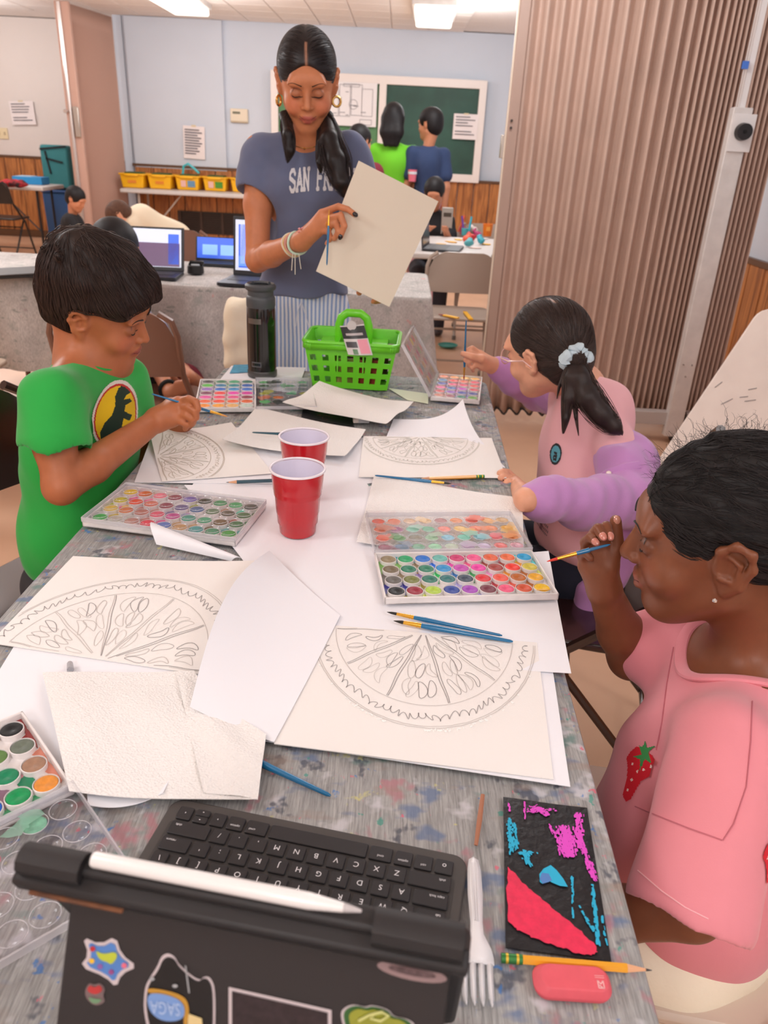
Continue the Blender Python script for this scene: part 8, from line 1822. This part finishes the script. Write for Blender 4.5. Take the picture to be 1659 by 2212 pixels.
# squatting boy in black
c = at(164, 430, 8.5); far_person('boy in black tee squatting on the floor at the far left', V3(c.x, 8.5, c.z), (.90, -.25, -.45), 0, .32, mat('black_tee', (30, 30, 34), .85), skA, HK, V3(c.x-.16, 8.6, .16), V3(c.x-.09, 8.55, c.z-.27),
    [(V3(c.x-.05, 8.42, c.z-.2), V3(c.x+.06, 8.38, c.z-.40), V3(c.x+.24, 8.42, c.z-.34))], [(V3(c.x-.10, 8.46, .16), V3(c.x+.06, 8.36, .40), V3(c.x+.12, 8.38, .07)), (V3(c.x-.10, 8.7, .16), V3(c.x+.12, 8.6, .36), V3(c.x+.16, 8.6, .07))], mat('khaki', (206, 188, 158), .9), sc=.98)
# bending child in white
c = at(268, 462, 6.7); hpx = at(384, 522, 6.9); chx = at(308, 478, 6.75)
far_person('child in white long tee bending forward in front of the wood panelling', V3(c.x-.02, 6.65, c.z-.02), (-.6, -.3, -.75), 0, .30, mat('cream_tee', (240, 226, 200), .85), skB_, HBN, hpx, chx,
    [(chx+V3(-.05, -.12, -.02), V3(chx.x-.05, 6.55, chx.z-.25), V3(chx.x-.1, 6.5, chx.z-.42))], [(hpx+V3(0, q*.08, -.03), V3(hpx.x-.05, 6.9+q*.09, .30), V3(hpx.x+.05, 6.9+q*.09, .07)) for q in (-1, 1)], mat('dark_trousers'), up=(-.6, 0, .6), sc=.98)
# boy in striped shirt seated behind the boy in green
c = at(243, 545, 3.12); STRP = mat('striped_shirt', (222, 222, 232), .85); nt, b, L = nodes_of(STRP); tc_ = nt.nodes.new('ShaderNodeTexCoord'); w = nt.nodes.new('ShaderNodeTexWave'); w.inputs['Scale'].default_value = 11; w.bands_direction = 'X'; L(tc_.outputs['Object'], w.inputs['Vector']); r = nt.nodes.new('ShaderNodeValToRGB'); r.color_ramp.elements[0].color = lin((160, 165, 190))+(1,); r.color_ramp.elements[1].color = lin((232, 230, 234))+(1,); r.color_ramp.elements[0].position = .3; r.color_ramp.elements[1].position = .5; L(w.outputs[0], r.inputs[0]); L(r.outputs[0], b.inputs['Base Color'])
far_person('black haired child in white striped shirt at the pale laptop behind the boy', V3(c.x, 3.15, c.z-.01), (-.1, 1, -.35), 0, .28, STRP, skA, HK, V3(c.x, 2.85, .50), V3(c.x-.01, 3.06, c.z-.25),
    [(V3(c.x-.13, 3.07, c.z-.16), V3(c.x-.24, 3.30, c.z-.20), V3(c.x-.30, 3.50, .79)), (V3(c.x+.07, 3.07, c.z-.2), V3(c.x+.04, 3.25, c.z-.30), V3(c.x-.01, 3.45, .79))], [(V3(c.x+q*.08, 3.02, .47), V3(c.x+q*.09, 3.32, .48), V3(c.x+q*.09, 3.32, .07)) for q in (-1, 1)], mat('dark_trousers'), sc=1.05, h=.008)
# child sitting on the floor under the chair: maroon shirt, bare arms, wristband, jeans
t = bg_person('child in maroon shirt and jeans crouching on the floor beneath the brown chair', (-.90, 3.2, 0))
B_ = Solid(); FK = Frame(V3(-1.0, 3.24, .40), (.1, -.7, -.7), (0, -.5, 1), .85); head(B_, FK); B_.cone(FK(0, -.03, -.05), V3(-.97, 3.36, .36), .045, .045, .03).cone(V3(-.96, 3.38, .34), V3(-.92, 3.42, .14), .08, .09, .03)
a1 = at(338, 790, 2.95); a2 = at(368, 850, 2.75); a3 = at(395, 832, 2.72)
B_.chain([V3(-.94, 3.28, .32), a1, a2], [.036, .032, .026], .015); B_.chain([V3(-.84, 3.33, .32), at(385, 795, 2.95), at(412, 815, 2.80)], [.036, .030, .024], .015)
for k in range(4): B_.chain([a2+V3(0, 0, .0), a2.lerp(a3, .6)+V3(0, 0, .012*(1.5-k)), a3+V3(.02, 0, .014*(1.5-k))], [.018, .012, .009], .008)
solid_obj('body', B_, .008, skA, t)
S_ = Solid(); S_.cone(V3(-.95, 3.40, .30), V3(-.92, 3.42, .14), .110, .125, .05).cone(V3(-.94, 3.28, .32), V3(-.93, 3.16, .27), .055, .06, .04); S_.noise = fold_noise(.006, 22, 3); solid_obj('shirt', S_, .010, mat('maroon_tee'), t)
P_ = Solid(); P_.ell(V3(-.92, 3.34, .11), (.14, .12, .10)).chain([V3(-.86, 3.25, .12), V3(-.78, 3.0, .32), V3(-.76, 3.05, .07)], [.08, .06, .05], .03).chain([V3(-.97, 3.25, .12), V3(-.94, 3.02, .30), V3(-.93, 3.0, .06)], [.08, .06, .05], .03); solid_obj('trousers', P_, .010, mat('jeans', (64, 84, 130), .9), t)
solid_obj('hair', shell(FK), .009, HK, t)
X_, Y_, Z_ = basis(a3-a1); c = a1.lerp(a2, .86); MB().tube([c+(X_*cos(q)+Y_*sin(q))*.032 for q in [k*pi/8 for k in range(16)]], .008, 6, closed=True).build('wristband', mat('black_webbing', (24, 28, 30), .8), t)
